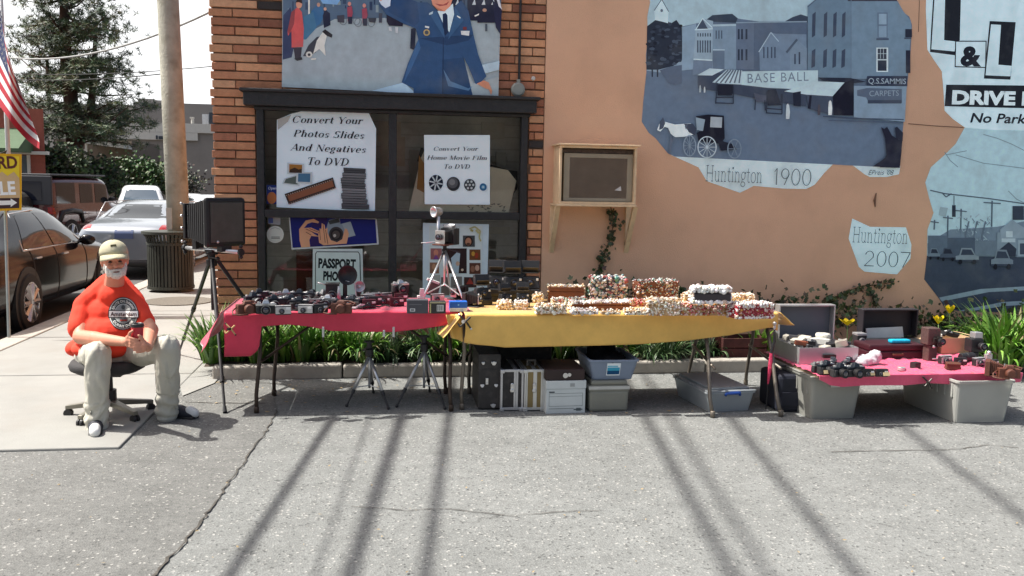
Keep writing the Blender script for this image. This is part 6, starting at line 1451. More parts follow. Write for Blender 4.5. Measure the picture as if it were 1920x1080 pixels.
# cardboard box
cx0, cx1 = onY(1724, 650, -1.55).x, onY(1808, 650, -1.7).x
o = thing('cardboard_box', 'open tan cardboard box behind the brown movie camera', 'box', ((cx0 + cx1) / 2 + .03, -1.66, CZ - .001)); cw = cx1 - cx0 - .02; h = onY(1790, 634, -1.8).z - CZ; M_cb = mat('cardboard', S(192, 164, 128), .8, var=.06, scale=10); dp = .26
mb = MB()
for q in ((-cw / 2, cw / 2, -dp / 2, -dp / 2 + .005), (-cw / 2, cw / 2, dp / 2 - .005, dp / 2), (-cw / 2, -cw / 2 + .005, -dp / 2 + .005, dp / 2 - .005), (cw / 2 - .005, cw / 2, -dp / 2 + .005, dp / 2 - .005)): mb.b0(*q, 0.002, h)
mb.b0(-cw / 2, cw / 2, -dp / 2, dp / 2, 0, .004); mb.build('carton', M_cb, o)
mb = MB(); mb.box((-cw / 2 - .045, 0, h - .02), (.10, dp, .004), Matrix.Rotation(R(-28), 3, 'Y')); mb.box((cw / 2 + .04, 0, h + .005), (.10, dp, .004), Matrix.Rotation(R(12), 3, 'Y')); mb.build('flap', M_cb, o)
mb = MB(); mb.path([(-.06, -.02, h + .005), (0, 0, h + .04), (.06, .02, h + .015), (.10, 0, h)], .012, 8); mb.box((.0, 0, h + .01), (.12, .1, .03), Matrix.Rotation(.3, 3, 'Y')); 
x_ = mb.build('strap_bundle', M_blackp, None, smooth=False); x_.location = o.location; tag(x_, 'black strap bundle sticking out of the cardboard box', 'strap')
mb = MB(); mb.box((-.02, .03, h + .012), (.10, .08, .02), Matrix.Rotation(-.25, 3, 'Y')); x_ = mb.build('crumpled_paper', mat('white_wrap', (.65, .64, .6), .7)); x_.location = o.location; tag(x_, 'white paper poking from the cardboard box', 'paper')
# movie camera
p = on3(1755, 680); o = thing('movie_camera', 'tall brown cine camera with lens in front of the cardboard box', 'camera', (p.x, p.y + .10, CZ))
M_cine = mat('brown_crackle', S(84, 64, 60), .5, var=.2, scale=60, bump=.4, bscale=300)
mb = MB(); mb.b0(-.05, .055, -.05, .05, .13, .265); mb.b0(-.03, .045, -.04, .04, 0, .128); mb.build('body', M_cine, o, bevel=.006)
mb = MB(); mb.b0(.02, .06, -.075, -.052, .12, .20); mb.b0(-.01, .02, -.07, -.052, .15, .19); mb.build('turret', M_dk, o, bevel=.004); lens_part(o, (.045, -.075, .165), .026, .03, M_blackp, M_dk)
mb = MB(); mb.ball((-.0, -.058, .12), .012); mb.tube((.0, -.05, .02), (.06, -.08, .03), .006); mb.build('winding_key', M_chrome, o)
mb = MB(); mb.b0(.052, .062, -.045, .045, .14, .25); mb.build('side_plate', mat('bronze', S(110, 90, 70), .4, .5), o)
# smaller things around
p = onZ(1836, 672, CZ); o = thing('movie_camera', 'black cine camera with silver film door right of the cardboard box', 'camera', (p.x + .02, p.y + .1, CZ))
mb = MB(); mb.b0(-.055, .055, -.04, .05, 0.04, .15); mb.b0(-.03, .03, -.03, .03, 0, .038); mb.build('body', M_blackp, o, bevel=.008); mb = MB(); mb.b0(-.02, .05, -.03, .04, .151, .20); mb.build('film_door', M_silver, o, bevel=.005); lens_part(o, (.03, -.04, .09), .03, .05)
g3 = 'cameras laid out on the silk cloth'
for kd, x, y, lb, rz, dz in (('range', 1533, 697, 'at the left end of the tagged row', .5, 0), ('slr_black', 1548, 701, 'first tagged one in the row on silk', .3, 0), ('slr_black', 1574, 706, 'second tagged one in the row on silk', .2, 0), ('slr_black', 1602, 706, 'third tagged one in the row on silk', .1, 0), ('compact_b', 1626, 706, 'fourth tagged one in the row on silk', 0, 0), ('compact_b', 1652, 706, 'last tagged one in the row on silk', -.1, 0), ('slr_zoom', 1560, 694, 'behind the tagged row by the aluminium case', .9, 0), ('slr_zoom', 1590, 694, 'behind the tagged row, nearer the plastic bag', .6, 0), ('compact_s', 1771, 682, 'beside the foot of the brown cine camera', .2, 0), ('compact_b', 1800, 684, 'in front of the cardboard box', -.3, 0), ('compact_s', 1834, 686, 'behind the brown folding camera', .3, 0), ('compact_b', 1862, 688, 'at the back right end of the silk cloth', .5, 0), ('fold_b', 1856, 703, 'opened beside the brown box camera', .9, 0), ('cased', 1890, 708, 'at the right front corner of the silk cloth', -.3, 0)):
    place(kd, x, y, lb, rz, CZ, 1.0 if kd != 'compact_b' else .85, g3)
M_tag = mat('price_tag', S(206, 184, 140), .7)
for i, (x, y, t_) in enumerate(((1548, 697, 'below the first black camera'), (1579, 701, 'below the second black camera'), (1608, 701, 'below the third black camera'), (1631, 700, 'below the fourth camera'), (1659, 701, 'below the last camera'))):
    p = onZ(x, y + 6, CZ); mb = MB(); mb.box(V((p.x, p.y - .02, CZ + .026)), (.05, .003, .026), Matrix.Rotation(-.3, 3, 'X'))
    tag(mb.build('price_tag', M_tag), 'small tan price tag ' + t_ + ' in the silk row', 'price tag', 'price tags on the silk cloth')

bits3 = [(1800, 678, 'black telephoto lens lying behind the front of the silk cloth', lambda m: m.lathe([(.03, 0), (.032, .05), (.036, .055), (.036, .12), (.03, .125)], (0, 0, .036), (1, -.2, 0), 18), M_blackp, 'camera_lens', 'lens'),
 (1852, 680, 'small silver light meter at the back right of the silk cloth', lambda m: (m.b0(-.03, .03, -.015, .015, 0, .07), m.ball((0, -.005, .08), .018)), M_silver, 'light_meter', 'light meter'),
 (1690, 694, 'little silver film tin on the wrinkled silk', lambda m: m.lathe([(.03, 0), (.03, .022), (.028, .024)], (0, 0, 0), n=20), M_silver, 'film_tin', 'tin'),
 (1716, 690, 'small black flash cube box on the wrinkled silk', lambda m: (m.b0(-.03, .03, -.025, .025, 0, .045), m.b0(-.025, .025, -.027, -.0255, .01, .035)), M_blackp, 'flash_box', 'box'),
 (1786, 692, 'folded brown leather pouch in front of the brown cine camera', lambda m: (m.box((0, 0, .02), (.11, .07, .04), top=.85), m.box((0, -.01, .045), (.10, .06, .012), Matrix.Rotation(.1, 3, 'X'))), M_brownl, 'leather_pouch', 'pouch')]
for x, y, lb, f_, m_, nm, ct in bits3:
    p = onZ(x, y, CZ); o = thing(nm, lb, ct, (p.x, p.y, CZ), rnd.uniform(-.5, .5)); mb = MB(); f_(mb); mb.build('body', m_, o, bevel=.003)
# ================================================================ plants
M_blade = mat('strap_leaf', (1, 1, 1), .45, var=.15, scale=20, attr=True)
M_blade.node_tree.nodes['Principled BSDF'].inputs['Transmission Weight'].default_value = 0
def blade(mb, base, az, L, lean, wd, col, n=6, droop=1.0):
    d = V((math.cos(az), math.sin(az), 0)); s_ = V((-d.y, d.x, 0)); vs = []; p = V(base); ang = R(88) - lean * .3
    for i in range(n + 1):
        t = i / n; k = wd * (1 - t ** 2.2) * (.7 + .6 * min(1, t * 3)) + .0006
        vs += [p - s_ * k, p + V((0, 0, -.0)) + s_ * k]
        ang -= lean * droop * (.25 + t * 1.1) / n * 1.6
        p = p + (d * math.cos(ang) + V((0, 0, math.sin(ang)))) * (L / n)
    mb.add(vs, [(2 * i, 2 * i + 1, 2 * i + 3, 2 * i + 2) for i in range(n)], col=col)
def clump(seed, n, L, wd, lean, cols, spread=.1):
    r = random.Random(seed); mb = MB()
    for i in range(n):
        a = r.uniform(0, 6.28); q = r.uniform(0, spread); c = r.choice(cols) if r.random() > .06 else (.30, .25, .13); k = r.uniform(.65, 1.3)
        blade(mb, (math.cos(a) * q, math.sin(a) * q * .7, 0), a + r.uniform(-.5, .5), L * r.uniform(.6, 1.15), r.uniform(.2, 1) * lean, wd * r.uniform(.7, 1.2), tuple(x * k for x in c))
    return mb
GR = [(.12, .25, .032), (.15, .31, .04), (.085, .20, .035), (.19, .33, .06), (.06, .14, .03)]
GD = [(.035, .085, .03), (.05, .11, .035), (.028, .065, .025), (.09, .15, .06)]
GY_ = [(.18, .34, .03), (.14, .30, .03), (.21, .36, .05)]
kinds = [('day_lily', clump(1, 130, .46, .011, 1.3, GR, .13), 'green day lily clump'), ('day_lily', clump(2, 130, .40, .012, 1.7, GR, .15), 'arching day lily clump'), ('lily_turf', clump(3, 150, .34, .008, 2.1, GD + [(.2, .28, .14)], .14), 'dark arching grassy clump'), ('hosta', clump(4, 46, .30, .026, 1.2, GY_, .09), 'broad yellow-green leaf clump')]
meshes = [None] * 4
def plant(kd, px, Y, z, label, s=1.0, rz=0, X=None, group='leafy clumps in the flower bed'):
    nm, mb, tx = kinds[kd]
    if meshes[kd] is None:
        o = mb.build(nm, M_blade); meshes[kd] = o.data
    else:
        o = bpy.data.objects.new(nm, meshes[kd]); COL.objects.link(o)
    x = X if X is not None else onY(px, 670, Y).x
    o.location = (x, Y, z); o.rotation_euler = (0, 0, rz); o.scale = (s, s, s)
    return tag(o, label, 'plant', group)
i = 0
SPOT = [(398, 'at the far left end of the bed by the tripod', 0), (428, 'left of the first table leg', 0), (452, 'just behind the hanging crimson corner', 0), (478, 'behind the first bent table leg', 0), (510, 'right of the first bent table legs', 0), (540, 'behind the left diagonal brace', 0), (566, 'under the left hem below the front cameras', 0), (594, 'below the first hem clip', 0), (622, 'between the first clip and the left floor tripod', 1), (650, 'left of the left floor tripod', 1), (676, 'behind the left floor tripod', 1), (716, 'behind the hem clips', 2), (738, 'between the two floor tripods', 2), (764, 'left of the right floor tripod', 2), (792, 'behind the right floor tripod', 2), (820, 'right of the right floor tripod', 1), (848, 'behind the joint of the two tables', 1), (880, 'left of the dark chest', 2)]
for x, lb, kd in SPOT:
    plant(kd, x + rnd.uniform(-4, 4), rnd.uniform(-.5, -.34), .10, kinds[kd][2] + ' ' + lb, rnd.uniform(.85, 1.1), rnd.uniform(0, 6)); i += 1
SP2 = [(1022, 'behind the file box', 0, .9), (1050, 'behind the flat case', 0, .8), (1076, 'left of the open blue bin', 2, .9), (1150, 'behind the open blue bin', 1, .7), (1192, 'right of the open blue bin', 3, 1.0), (1218, 'in the sun right of the blue bin', 3, 1.1), (1240, 'brightest in the gap between the bins', 3, 1.0), (1262, 'left of the thin back leg', 3, .8), (1215, 'low on the stone edging', 2, .8), (1248, 'spilling over the stone edging', 2, .9), (1300, 'by the thin back table leg', 2, .8), (1330, 'behind the clear bin', 2, .7), (1418, 'behind the lanyard', 3, .9), (1438, 'by the table end', 3, .8)]
for x, lb, kd, s in SP2:
    plant(kd, x, -.56 if 'edging' in lb else rnd.uniform(-.45, -.3), .10, kinds[kd][2] + ' ' + lb, s, rnd.uniform(0, 6))
SP3 = [(1862, 'large by the right picture edge', 1, 1.5, -.75), (1900, 'tallest at the right picture edge', 1, 1.6, -.7), (1935, 'cut by the right picture edge', 1, 1.5, -.8), (1880, 'in front at the right picture edge', 1, 1.2, -1.0), (1830, 'behind the black cine camera', 2, 1.2, -.5), (1780, 'behind the cardboard box', 2, 1.3, -.35)]
for x, lb, kd, s, Y in SP3: plant(kd, x, Y, .08, kinds[kd][2] + ' ' + lb, s, rnd.uniform(0, 6))
# ivy and creeper
M_ivy = mat('ivy_leaf', (1, 1, 1), .5, var=.2, scale=30, attr=True)
IV = [(.05, .075, .03), (.035, .06, .022), (.075, .10, .04), (.06, .06, .03), (.09, .09, .05)]
def ivy(name, label, pts, n, wd, ls, Y=-.03, cat='ivy', r_seed=1, thick=.05, stem=.005):
    r = random.Random(r_seed); W = [onY(x, y, Y) for x, y in pts]
    o = thing(name, label, cat, W[-1])
    mb = MB()
    for i in range(n):
        t = r.random() * (len(W) - 1); k_ = int(t); p = W[k_].lerp(W[min(k_ + 1, len(W) - 1)], t - k_) + V((r.gauss(0, wd), -abs(r.gauss(0, thick)), r.gauss(0, wd)))
        s_ = ls * r.uniform(.6, 1.3); a = r.uniform(0, 6.28); q = Quaternion(V((r.gauss(0, .5), 1, r.gauss(0, .5))).normalized(), a) 
        shp = [(0, -1), (.7, -.5), (.95, .1), (.45, .25), (0, 1.1), (-.45, .25), (-.95, .1), (-.7, -.5)]
        tilt = Matrix.Rotation(r.uniform(-.7, .7), 3, 'X') @ Matrix.Rotation(r.uniform(-.7, .7), 3, 'Z')
        mb.add([p + q @ (tilt @ V((x * s_, r.uniform(-.1, .1) * s_, y * s_))) for x, y in shp], [tuple(range(8))], col=tuple(c * r.uniform(.7, 1.3) for c in r.choice(IV)))
    mb.build('leaves', M_ivy, o, world=True)
    mb = MB(); mb.path([w_ + V((0, .015, 0)) for w_ in W], stem, 6); mb.build('stem', mat('vine_stem', S(92, 66, 44), .9), o, world=True)
    return o
ivy('creeper_vine', 'creeper climbing the stucco up to the air conditioner', [(1146, 388), (1152, 420), (1140, 460), (1128, 490), (1118, 520), (1112, 570)], 190, .028, .022, r_seed=2, thick=.02)
ivy('creeper_vine', 'thin creeper branching over the stucco above the open cases', [(1676, 529), (1650, 534), (1620, 536), (1590, 546), (1562, 560), (1545, 575)], 150, .022, .02, r_seed=3, thick=.02)
ivy('creeper_vine', 'short creeper shoot rising from the ivy below the stucco branch', [(1628, 540), (1638, 556), (1646, 575)], 50, .018, .02, r_seed=4, thick=.02)
ivy('ivy_bank', 'low ivy bank along the stucco behind the bead boxes', [(1085, 545), (1180, 556), (1260, 560), (1340, 566), (1440, 572)], 420, .08, .026, Y=-.06, r_seed=5)
ivy('ivy_bank', 'dark ivy bank against the wall behind the two open cases', [(1440, 585), (1500, 580), (1580, 585), (1660, 600), (1720, 610), (1780, 612)], 900, .10, .028, Y=-.06, r_seed=6, thick=.09)
ivy('ivy_bank', 'dark ivy bank below the modern street mural', [(1740, 620), (1800, 615), (1860, 610), (1930, 600), (1990, 600)], 620, .10, .03, Y=-.06, r_seed=7, thick=.10)
# tulips
M_tul = mat('tulip_petal', S(240, 214, 20), .4, var=.08, scale=20); M_stem = mat('tulip_stem', (.16, .26, .08), .5)
def tulip(px, py, Y, label, openness):
    h = onY(px, py, Y); o = thing('tulip', label, 'flower', (h.x, Y, .1), 0, 'yellow tulips in the bed')
    mb = MB(); z = h.z - .1; mb.path([(0, 0, 0), (.008, 0, z * .5), (0, 0, z - .025)], .0045, 6); mb.build('stem', M_stem, o, smooth=True)
    mb = MB()
    for i in range(6):
        a = i * math.pi / 3 + .3; r_ = .042 if i % 2 else .047
        def pt(u, v):
            b = a + (u - .5) * 1.25 * math.sin(math.pi * min(1, v * .8 + .15)); rr = r_ * (math.sin(v * 1.7) * .9 + openness * v * v)
            return V((rr * math.cos(b), rr * math.sin(b), z - .032 + (.098 - .035 * openness) * v))
        mb.grid(pt, 4, 6)
    mb.build('petals', M_tul, o, smooth=True)
    mb = MB()
    for a in (.5, 2.4): blade(mb, (0, 0, 0), a, .26, .8, .018, (.06, .12, .05))
    mb.build('leaf', M_blade, o)
tulip(1589, 605, -.40, 'opened yellow tulip between the two raised case lids', .9)
tulip(1760, 602, -.42, 'yellow tulip above the brown cine camera, lower of the pair', .35)
tulip(1781, 583, -.38, 'tallest yellow tulip above the cardboard box', .25)
# ================================================================ seated man
CX = CR @ V((1, 0, 0)); CU = V((0, 0, 1)); CB = (V((0, 0, 1)).cross(CX)).normalized(); CX = CB.cross(CU).normalized()   # right, up, away (level)
if CB.dot(ray(960, 540)) < 0: CB = -CB; 
def frame(*a): return Matrix((CX, CB, CU)).transposed()
FR = Matrix((CX, CB, CU)).transposed()          # local x right in picture, y away, z up
M_skin = mat('skin', S(206, 142, 116), .5, var=.06, scale=25)
M_shirt = mat('orange_tshirt', S(228, 62, 36), .85, var=.05, scale=8, bump=.15, bscale=30)
M_pants = mat('stone_trousers', S(190, 187, 174), .85, var=.07, scale=9, bump=.2, bscale=40)
M_cap = mat('khaki_cap', S(184, 178, 150), .85, var=.1, scale=30, bump=.2, bscale=150)
M_beard = mat('white_beard', S(226, 222, 214), .9, var=.2, scale=90, bump=.8, bscale=250)
A = atD
sh_l, sh_r = A(160, 576, 6.24), A(251, 570, 6.28)
el_l, el_r = A(150, 632, 6.08), A(283, 618, 6.10)
wr_l, wr_r = A(236, 641, 5.80), A(277, 652, 5.84)
hip_l, hip_r = A(170, 668, 6.28), A(245, 664, 6.32)
kn_l, kn_r = A(184, 662, 5.88), A(314, 650, 6.03)
an_l, an_r = A(181, 788, 5.97), A(313, 768, 6.24)
hd = A(215, 490, 6.12)
man = thing('person', 'bearded man in orange t-shirt and cap sitting on a stool holding a red cup', 'person', (hip_l.x * .5 + hip_r.x * .5, hip_l.y * .5 + hip_r.y * .5, 0))
cupc = A(258, 633, 5.74)
cupb, cupt = cupc + V((0, 0, -.085)), cupc + V((0, 0, .095))
HR = FR @ Matrix.Rotation(R(27), 3, 'Z') @ Matrix.Rotation(R(6), 3, 'X') @ Matrix.Rotation(R(-4), 3, 'Y')     # head frame: y away from the face
def H(x, y, z): return hd + HR @ V((x, y, z))
body = []
body += [('e', H(0, .01, .02), (.074, .094, .108), HR), ('e', H(0, -.028, -.055), (.055, .058, .062), HR), ('e', H(0, .03, .05), (.076, .088, .08), HR)]
body += [('e', H(0, -.090, -.012), (.013, .020, .020), HR), (H(0, -.085, .02), .009, H(0, -.100, -.014), .014), ('e', H(.034, -.070, -.018), (.022, .018, .018), HR), ('e', H(-.034, -.070, -.018), (.022, .018, .018), HR), ('e', H(0, -.082, .036), (.05, .016, .010), HR), ('e', H(0, -.082, -.056), (.024, .012, .008), HR)]
for sx in (-1, 1): body += [('e', H(sx * .079, .012, .0), (.012, .022, .034), HR)]
nk = A(214, 538, 6.24)
body += [(H(0, .03, -.06), .058, nk, .068), (nk, .066, A(214, 570, 6.33), .09), (sh_l, .06, sh_r, .06), (A(213, 585, 6.30), .12, A(207, 650, 6.28), .14)]
body += [(sh_l, .055, el_l, .048), (el_l, .050, el_l.lerp(wr_l, .35), .050), (el_l.lerp(wr_l, .35), .048, wr_l, .030), (sh_r, .055, el_r, .048), (el_r, .05, el_r.lerp(wr_r, .4), .046), (el_r.lerp(wr_r, .4), .044, wr_r, .030)]
body += [(hip_l, .09, kn_l, .06), (kn_l, .06, an_l, .045), (hip_r, .09, kn_r, .06), (kn_r, .06, an_r, .045), (an_l, .042, an_l + V((0, -.0, -.05)), .04), (an_r, .042, an_r + V((0, 0, -.05)), .04)]
# hands round the cup
def on_cup(ang, z, r): # ang 0 = picture right, 270 = towards the viewer
    a = R(ang); return cupc + FR @ V((r * math.cos(a), r * math.sin(a), z))
pl = on_cup(200, -.02, .058); pr = on_cup(335, -.045, .058)
body += [(wr_l, .029, wr_l.lerp(pl, .55), .031), (wr_l.lerp(pl, .5), .030, pl, .024), (pl + V((0, 0, .022)), .017, pl + V((0, 0, -.026)), .017), (wr_r, .029, wr_r.lerp(pr, .6), .030), (wr_r.lerp(pr, .5), .029, pr, .023), (pr + V((0, 0, .02)), .016, pr + V((0, 0, -.024)), .016)]
for i, (z, L) in enumerate(((.012, 92), (-.008, 104), (-.028, 98), (-.046, 78))):
    P = [on_cup(205 + L * t, z - .006 * t * 3, .049 + .004 * math.sin(t * 6)) for t in (0, .34, .66, 1)]
    for a, b, r0, r1 in zip(P, P[1:], (.0105, .0095, .0088), (.0095, .0088, .0075)): body.append((a, r0, b, r1))
for i, (z, L) in enumerate(((-.030, 60), (-.050, 70), (-.068, 66), (-.084, 50))):
    P = [on_cup(335 - L * t, z - .004 * t, .050) for t in (0, .34, .66, 1)]
    for a, b, r0, r1 in zip(P, P[1:], (.0105, .0095, .0088), (.0095, .0088, .0075)): body.append((a, r0, b, r1))
body += [(pl + V((0, 0, .01)), .014, on_cup(232, .038, .050), .011), (on_cup(232, .038, .050), .011, on_cup(258, .052, .048), .009), (pr + V((0, 0, .01)), .014, on_cup(318, .012, .050), .011), (on_cup(318, .012, .05), .011, on_cup(300, .022, .048), .009)]
blob('body', body, .0055, M_skin, man, 3)
# shirt
s_l, s_r = A(160, 575, 6.24), A(251, 568, 6.28)
sr = [('e', A(205, 592, 6.27), (.178, .14, .15), FR), ('e', A(201, 625, 6.23), (.22, .17, .14), FR), ('e', A(196, 652, 6.25), (.225, .185, .075), FR), (A(207, 532, 6.31), .082, s_l, .086), (A(220, 530, 6.31), .080, s_r, .083), (nk + V((0, .02, .020)), .074, nk + V((0, 0, -.07)), .11),
      (s_l, .080, A(149, 615, 6.15), .080), (s_r, .080, A(269, 606, 6.16), .080), ('e', A(150, 652, 6.34), (.085, .12, .065), FR)]
shirt = blob('t_shirt', sr, .008, M_shirt, man, 5, (.011, 9))
# trousers
tr = [('e', A(205, 668, 6.32), (.215, .18, .10), FR), (hip_l, .105, kn_l.lerp(hip_l, .3), .090), (kn_l.lerp(hip_l, .3), .09, kn_l, .080), (kn_l, .080, kn_l.lerp(an_l, .35), .082), (kn_l.lerp(an_l, .35), .081, kn_l.lerp(an_l, .75), .076), (kn_l.lerp(an_l, .75), .076, an_l, .080), (an_l, .080, an_l + V((0, 0, -.03)), .076),
      (hip_r, .108, kn_r.lerp(hip_r, .3), .094), (kn_r.lerp(hip_r, .3), .094, kn_r, .082), (kn_r, .082, kn_r.lerp(an_r, .35), .085), (kn_r.lerp(an_r, .35), .083, kn_r.lerp(an_r, .8), .074), (kn_r.lerp(an_r, .8), .074, an_r, .078), (an_r, .078, an_r + V((0, 0, -.03)), .074)]
tro = blob('trousers', tr, .007, M_pants, man, 3, (.010, 13))
for v in tro.data.vertices:       # creases running round the knees and down the shins
    p = v.co + man.location
    for kn, an in ((kn_l, an_l), (kn_r, an_r)):
        d = (p - kn); t = -d.z / max(.05, kn.z - an.z)
        if abs(d.x) < .14 and abs(d.y) < .2 and -.25 < t < 1.1:
            ang = math.atan2(d.y, d.x)
            v.co += v.normal * (.010 * max(0, math.sin(ang * 3 + t * 7 + 3 * noise.noise(p * 6))) * (1 - .5 * abs(t - .2)) - .004 + (.007 * math.sin(t * 34 + ang * 2.2) if .72 < t < 1.1 else 0))
# cap
ch = HR @ Matrix.Rotation(R(-10), 3, 'X')
mb = MB()
def crown(u, v):
    a = 2 * math.pi * u; e = v * math.pi / 2
    return H(0, .012, .045) + ch @ V((.092 * math.cos(e) * math.cos(a), .112 * math.cos(e) * math.sin(a), .102 * math.sin(e) ** .85 if v > 0 else 0))
mb.grid(crown, 28, 8); cp_ = mb.build('cap', M_cap, man, smooth=True, solid=.004, world=True)
mb = MB()
def brim(u, v):
    a = R(198 + 144 * u); r0x, r0y = .090, .108
    q = V((r0x * math.cos(a), r0y * math.sin(a), .002)); out = V((math.cos(a) * .25, math.sin(a) * (1.0), 0))
    return H(0, .012, .045) + ch @ (q + out * (.072 * v * math.sin(math.pi * (.12 + .76 * u))) + V((0, 0, -.028 * v * v - .016 * abs(u - .5) * 2 * v)))
mb.grid(brim, 18, 5); mb.build('brim', M_cap, cp_, smooth=True, solid=.004)
bpy.data.objects['brim'].data.transform(Matrix.Translation(-man.location))
mb = MB(); mb.ball(H(0, .012, .147), .008); mb.add([H(0, .012, .045) + ch @ V((x * .02, -.098 - .0, .052 + z * .018)) for x, z in ((-1, -1), (1, -1), (.9, 1), (-.9, 1))], [(0, 1, 2, 3)]); mb.build('cap_badge', mat('cap_thread', S(104, 98, 70), .9), cp_); bpy.data.objects['cap_badge'].data.transform(Matrix.Translation(-man.location))
# beard, eyes, brows
blob('beard', [('e', H(0, -.068, -.078), (.044, .034, .034), HR), ('e', H(.045, -.040, -.058), (.022, .036, .044), HR), ('e', H(-.045, -.040, -.058), (.022, .036, .044), HR), ('e', H(0, -.088, -.044), (.036, .014, .008), HR), ('e', H(.062, -.004, -.035), (.014, .022, .045), HR), ('e', H(-.062, -.004, -.035), (.014, .022, .045), HR), ('e', H(.03, -.082, -.058), (.014, .014, .02), HR), ('e', H(-.03, -.082, -.058), (.014, .014, .02), HR)], .0045, M_beard, man, 2, (.004, 60))
for sx in (-1, 1):
    mb = MB(); mb.ball(H(sx * .031, -.0775, .012), (.013, .010, .0075), rot=HR); mb.build('eye', mat('eye_dark', (.04, .025, .02), .3), man, smooth=True, world=True)
    mb = MB(); mb.path([H(sx * .016, -.096, .032), H(sx * .034, -.094, .037), H(sx * .050, -.082, .031)], [.004, .005, .003], 6); mb.build('eyebrow', M_beard, man, smooth=True, world=True)
mb = MB(); mb.ball(H(0, -.097, -.056), (.021, .006, .0045), rot=HR); mb.build('mouth', mat('lip', S(120, 60, 54), .5), man, smooth=True, world=True)
# shoes and socks
M_shoe = mat('navy_slip_on', (.022, .024, .035), .6, var=.2); M_sock = mat('white_sock', (.72, .72, .70), .8, var=.05)
def shoe(heel, toe):
    heel = V((heel.x, heel.y, 0)); toe = V((toe.x, toe.y, 0)); d = (toe - heel).normalized()
    s_ = blob('shoe', [(heel + V((0, 0, .048)), .046, heel.lerp(toe, .55) + V((0, 0, .046)), .048), (heel.lerp(toe, .55) + V((0, 0, .044)), .048, toe - d * .03 + V((0, 0, .034)), .034)], .007, M_shoe, man, 3)
    k = blob('sock', [(heel.lerp(toe, .80) + V((0, 0, .056)), .036, toe - d * .020 + V((0, 0, .042)), .034), (heel + d * .03 + V((0, 0, .07)), .036, heel + d * .02 + V((0, 0, .13)), .040)], .007, M_sock, man, 3)
    k.parent = s_
    mb = MB(); sd = V((-d.y, d.x, 0)); mb.box(heel.lerp(toe, .5) + V((0, 0, .012)), (.27, .088, .018), Matrix((d, sd, V((0, 0, 1)))).transposed()); mb.build('sole', M_blackp, s_, bevel=.008); bpy.data.objects[s_.children[-1].name].data.transform(Matrix.Translation(-man.location))
shoe(onZ(182, 798, 0), onZ(178, 824, 0)); shoe(onZ(302, 780, 0), onZ(370, 786, 0))
# emblem on the shirt: projected on the cloth
dg_me = shirt.data; bm = bmesh.new(); bm.from_mesh(dg_me); bmesh.ops.transform(bm, matrix=Matrix.Translation(man.location), verts=bm.verts); bvh = BVHTree.FromBMesh(bm); bm.free()
def chest(px, py, off=.003):
    d = ray(px, py).normalized(); h = bvh.ray_cast(EYE, d)
    return (h[0] if h[0] is not None else atD(px, py, 6.05)) - d * off
ec = (231, 588); mb = MB()
def disc(rx, ry, col, off, cx=ec[0], cy=ec[1], n=40, rings=5, inner=0.0):
    vs = []; fs = []
    for k in range(rings + 1):
        q = inner + (1 - inner) * k / rings
        for j in range(n): a = 2 * math.pi * j / n; vs.append(chest(cx + rx * q * math.cos(a), cy + ry * q * math.sin(a), off))
    for k in range(rings):
        for j in range(n): fs.append((k * n + j, k * n + (j + 1) % n, (k + 1) * n + (j + 1) % n, (k + 1) * n + j))
    mb.add(vs, fs, col=S(*col))
disc(28, 31, (52, 56, 58), .004); disc(26.5, 29.5, (190, 190, 186), .007); disc(25, 28, (56, 60, 62), .010); disc(16.5, 18.5, (190, 192, 188), .013); disc(15.5, 17.3, (136, 138, 136), .016)
def band(x0, x1, y0, y1, col, off):
    q = []; n = 14
    for i in range(n + 1): q.append(chest(x0 + (x1 - x0) * i / n, y0, off))
    for i in range(n + 1): q.append(chest(x0 + (x1 - x0) * i / n, y1, off))
    mb.add(q, [(i, i + 1, n + 2 + i, n + 1 + i) for i in range(n)], col=S(*col))
band(203, 260, 581.5, 596, (46, 44, 48), .020); band(204.5, 258.5, 583, 594.5, (216, 214, 210), .024)
def ctext(s, fx, off, col, bold=.02):
    vs, fs = text_mesh(s, bold); x0 = min(v.x for v in vs); x1 = max(v.x for v in vs)
    mb.add([chest(*fx((v.x - x0) / (x1 - x0), v.y / .7), off) for v in vs], fs, col=S(*col))
ctext('Amsterdam', lambda u, v: (207 + 49 * u, 592.6 - 7.6 * v), .028, (60, 34, 36))
def arc(u, v, a0, a1, r0, r1, flip=1):
    a = R(a0 + (a1 - a0) * u); r = r0 + (r1 - r0) * v; return (ec[0] + r * math.cos(a), ec[1] - r * 1.12 * math.sin(a))
ctext('SANTE ON DAMME', lambda u, v: arc(u, v, 160, 20, 18.5, 23), .015, (196, 196, 190)); ctext('DUNNY DUBS', lambda u, v: arc(u, v, 215, 325, 23.5, 19), .015, (196, 196, 190))
disc(3.5, 4, (70, 72, 72), .021, ec[0], 576, 12, 1); band(225, 238, 599, 602, (150, 60, 50), .021)
mb.build('shirt_emblem', M_art, shirt); bpy.data.objects['shirt_emblem'].data.transform(Matrix.Translation(-man.location))
# cup
cup = thing('travel_cup', 'red travel cup with black lid in the seated man\'s hands', 'cup', cupb)
mb = MB(); mb.lathe([(.028, 0), (.029, .005), (.038, .155)], n=24); mb.build('cup_body', mat('red_cup', S(196, 30, 50), .35, coat=.3), cup, smooth=False)
mb = MB(); mb.lathe([(.040, .1555), (.0415, .16), (.0405, .176), (.034, .180), (.030, .176)], n=24); mb.b0(-.01, .01, -.036, -.02, .176, .186); mb.build('lid', M_blackp, cup)
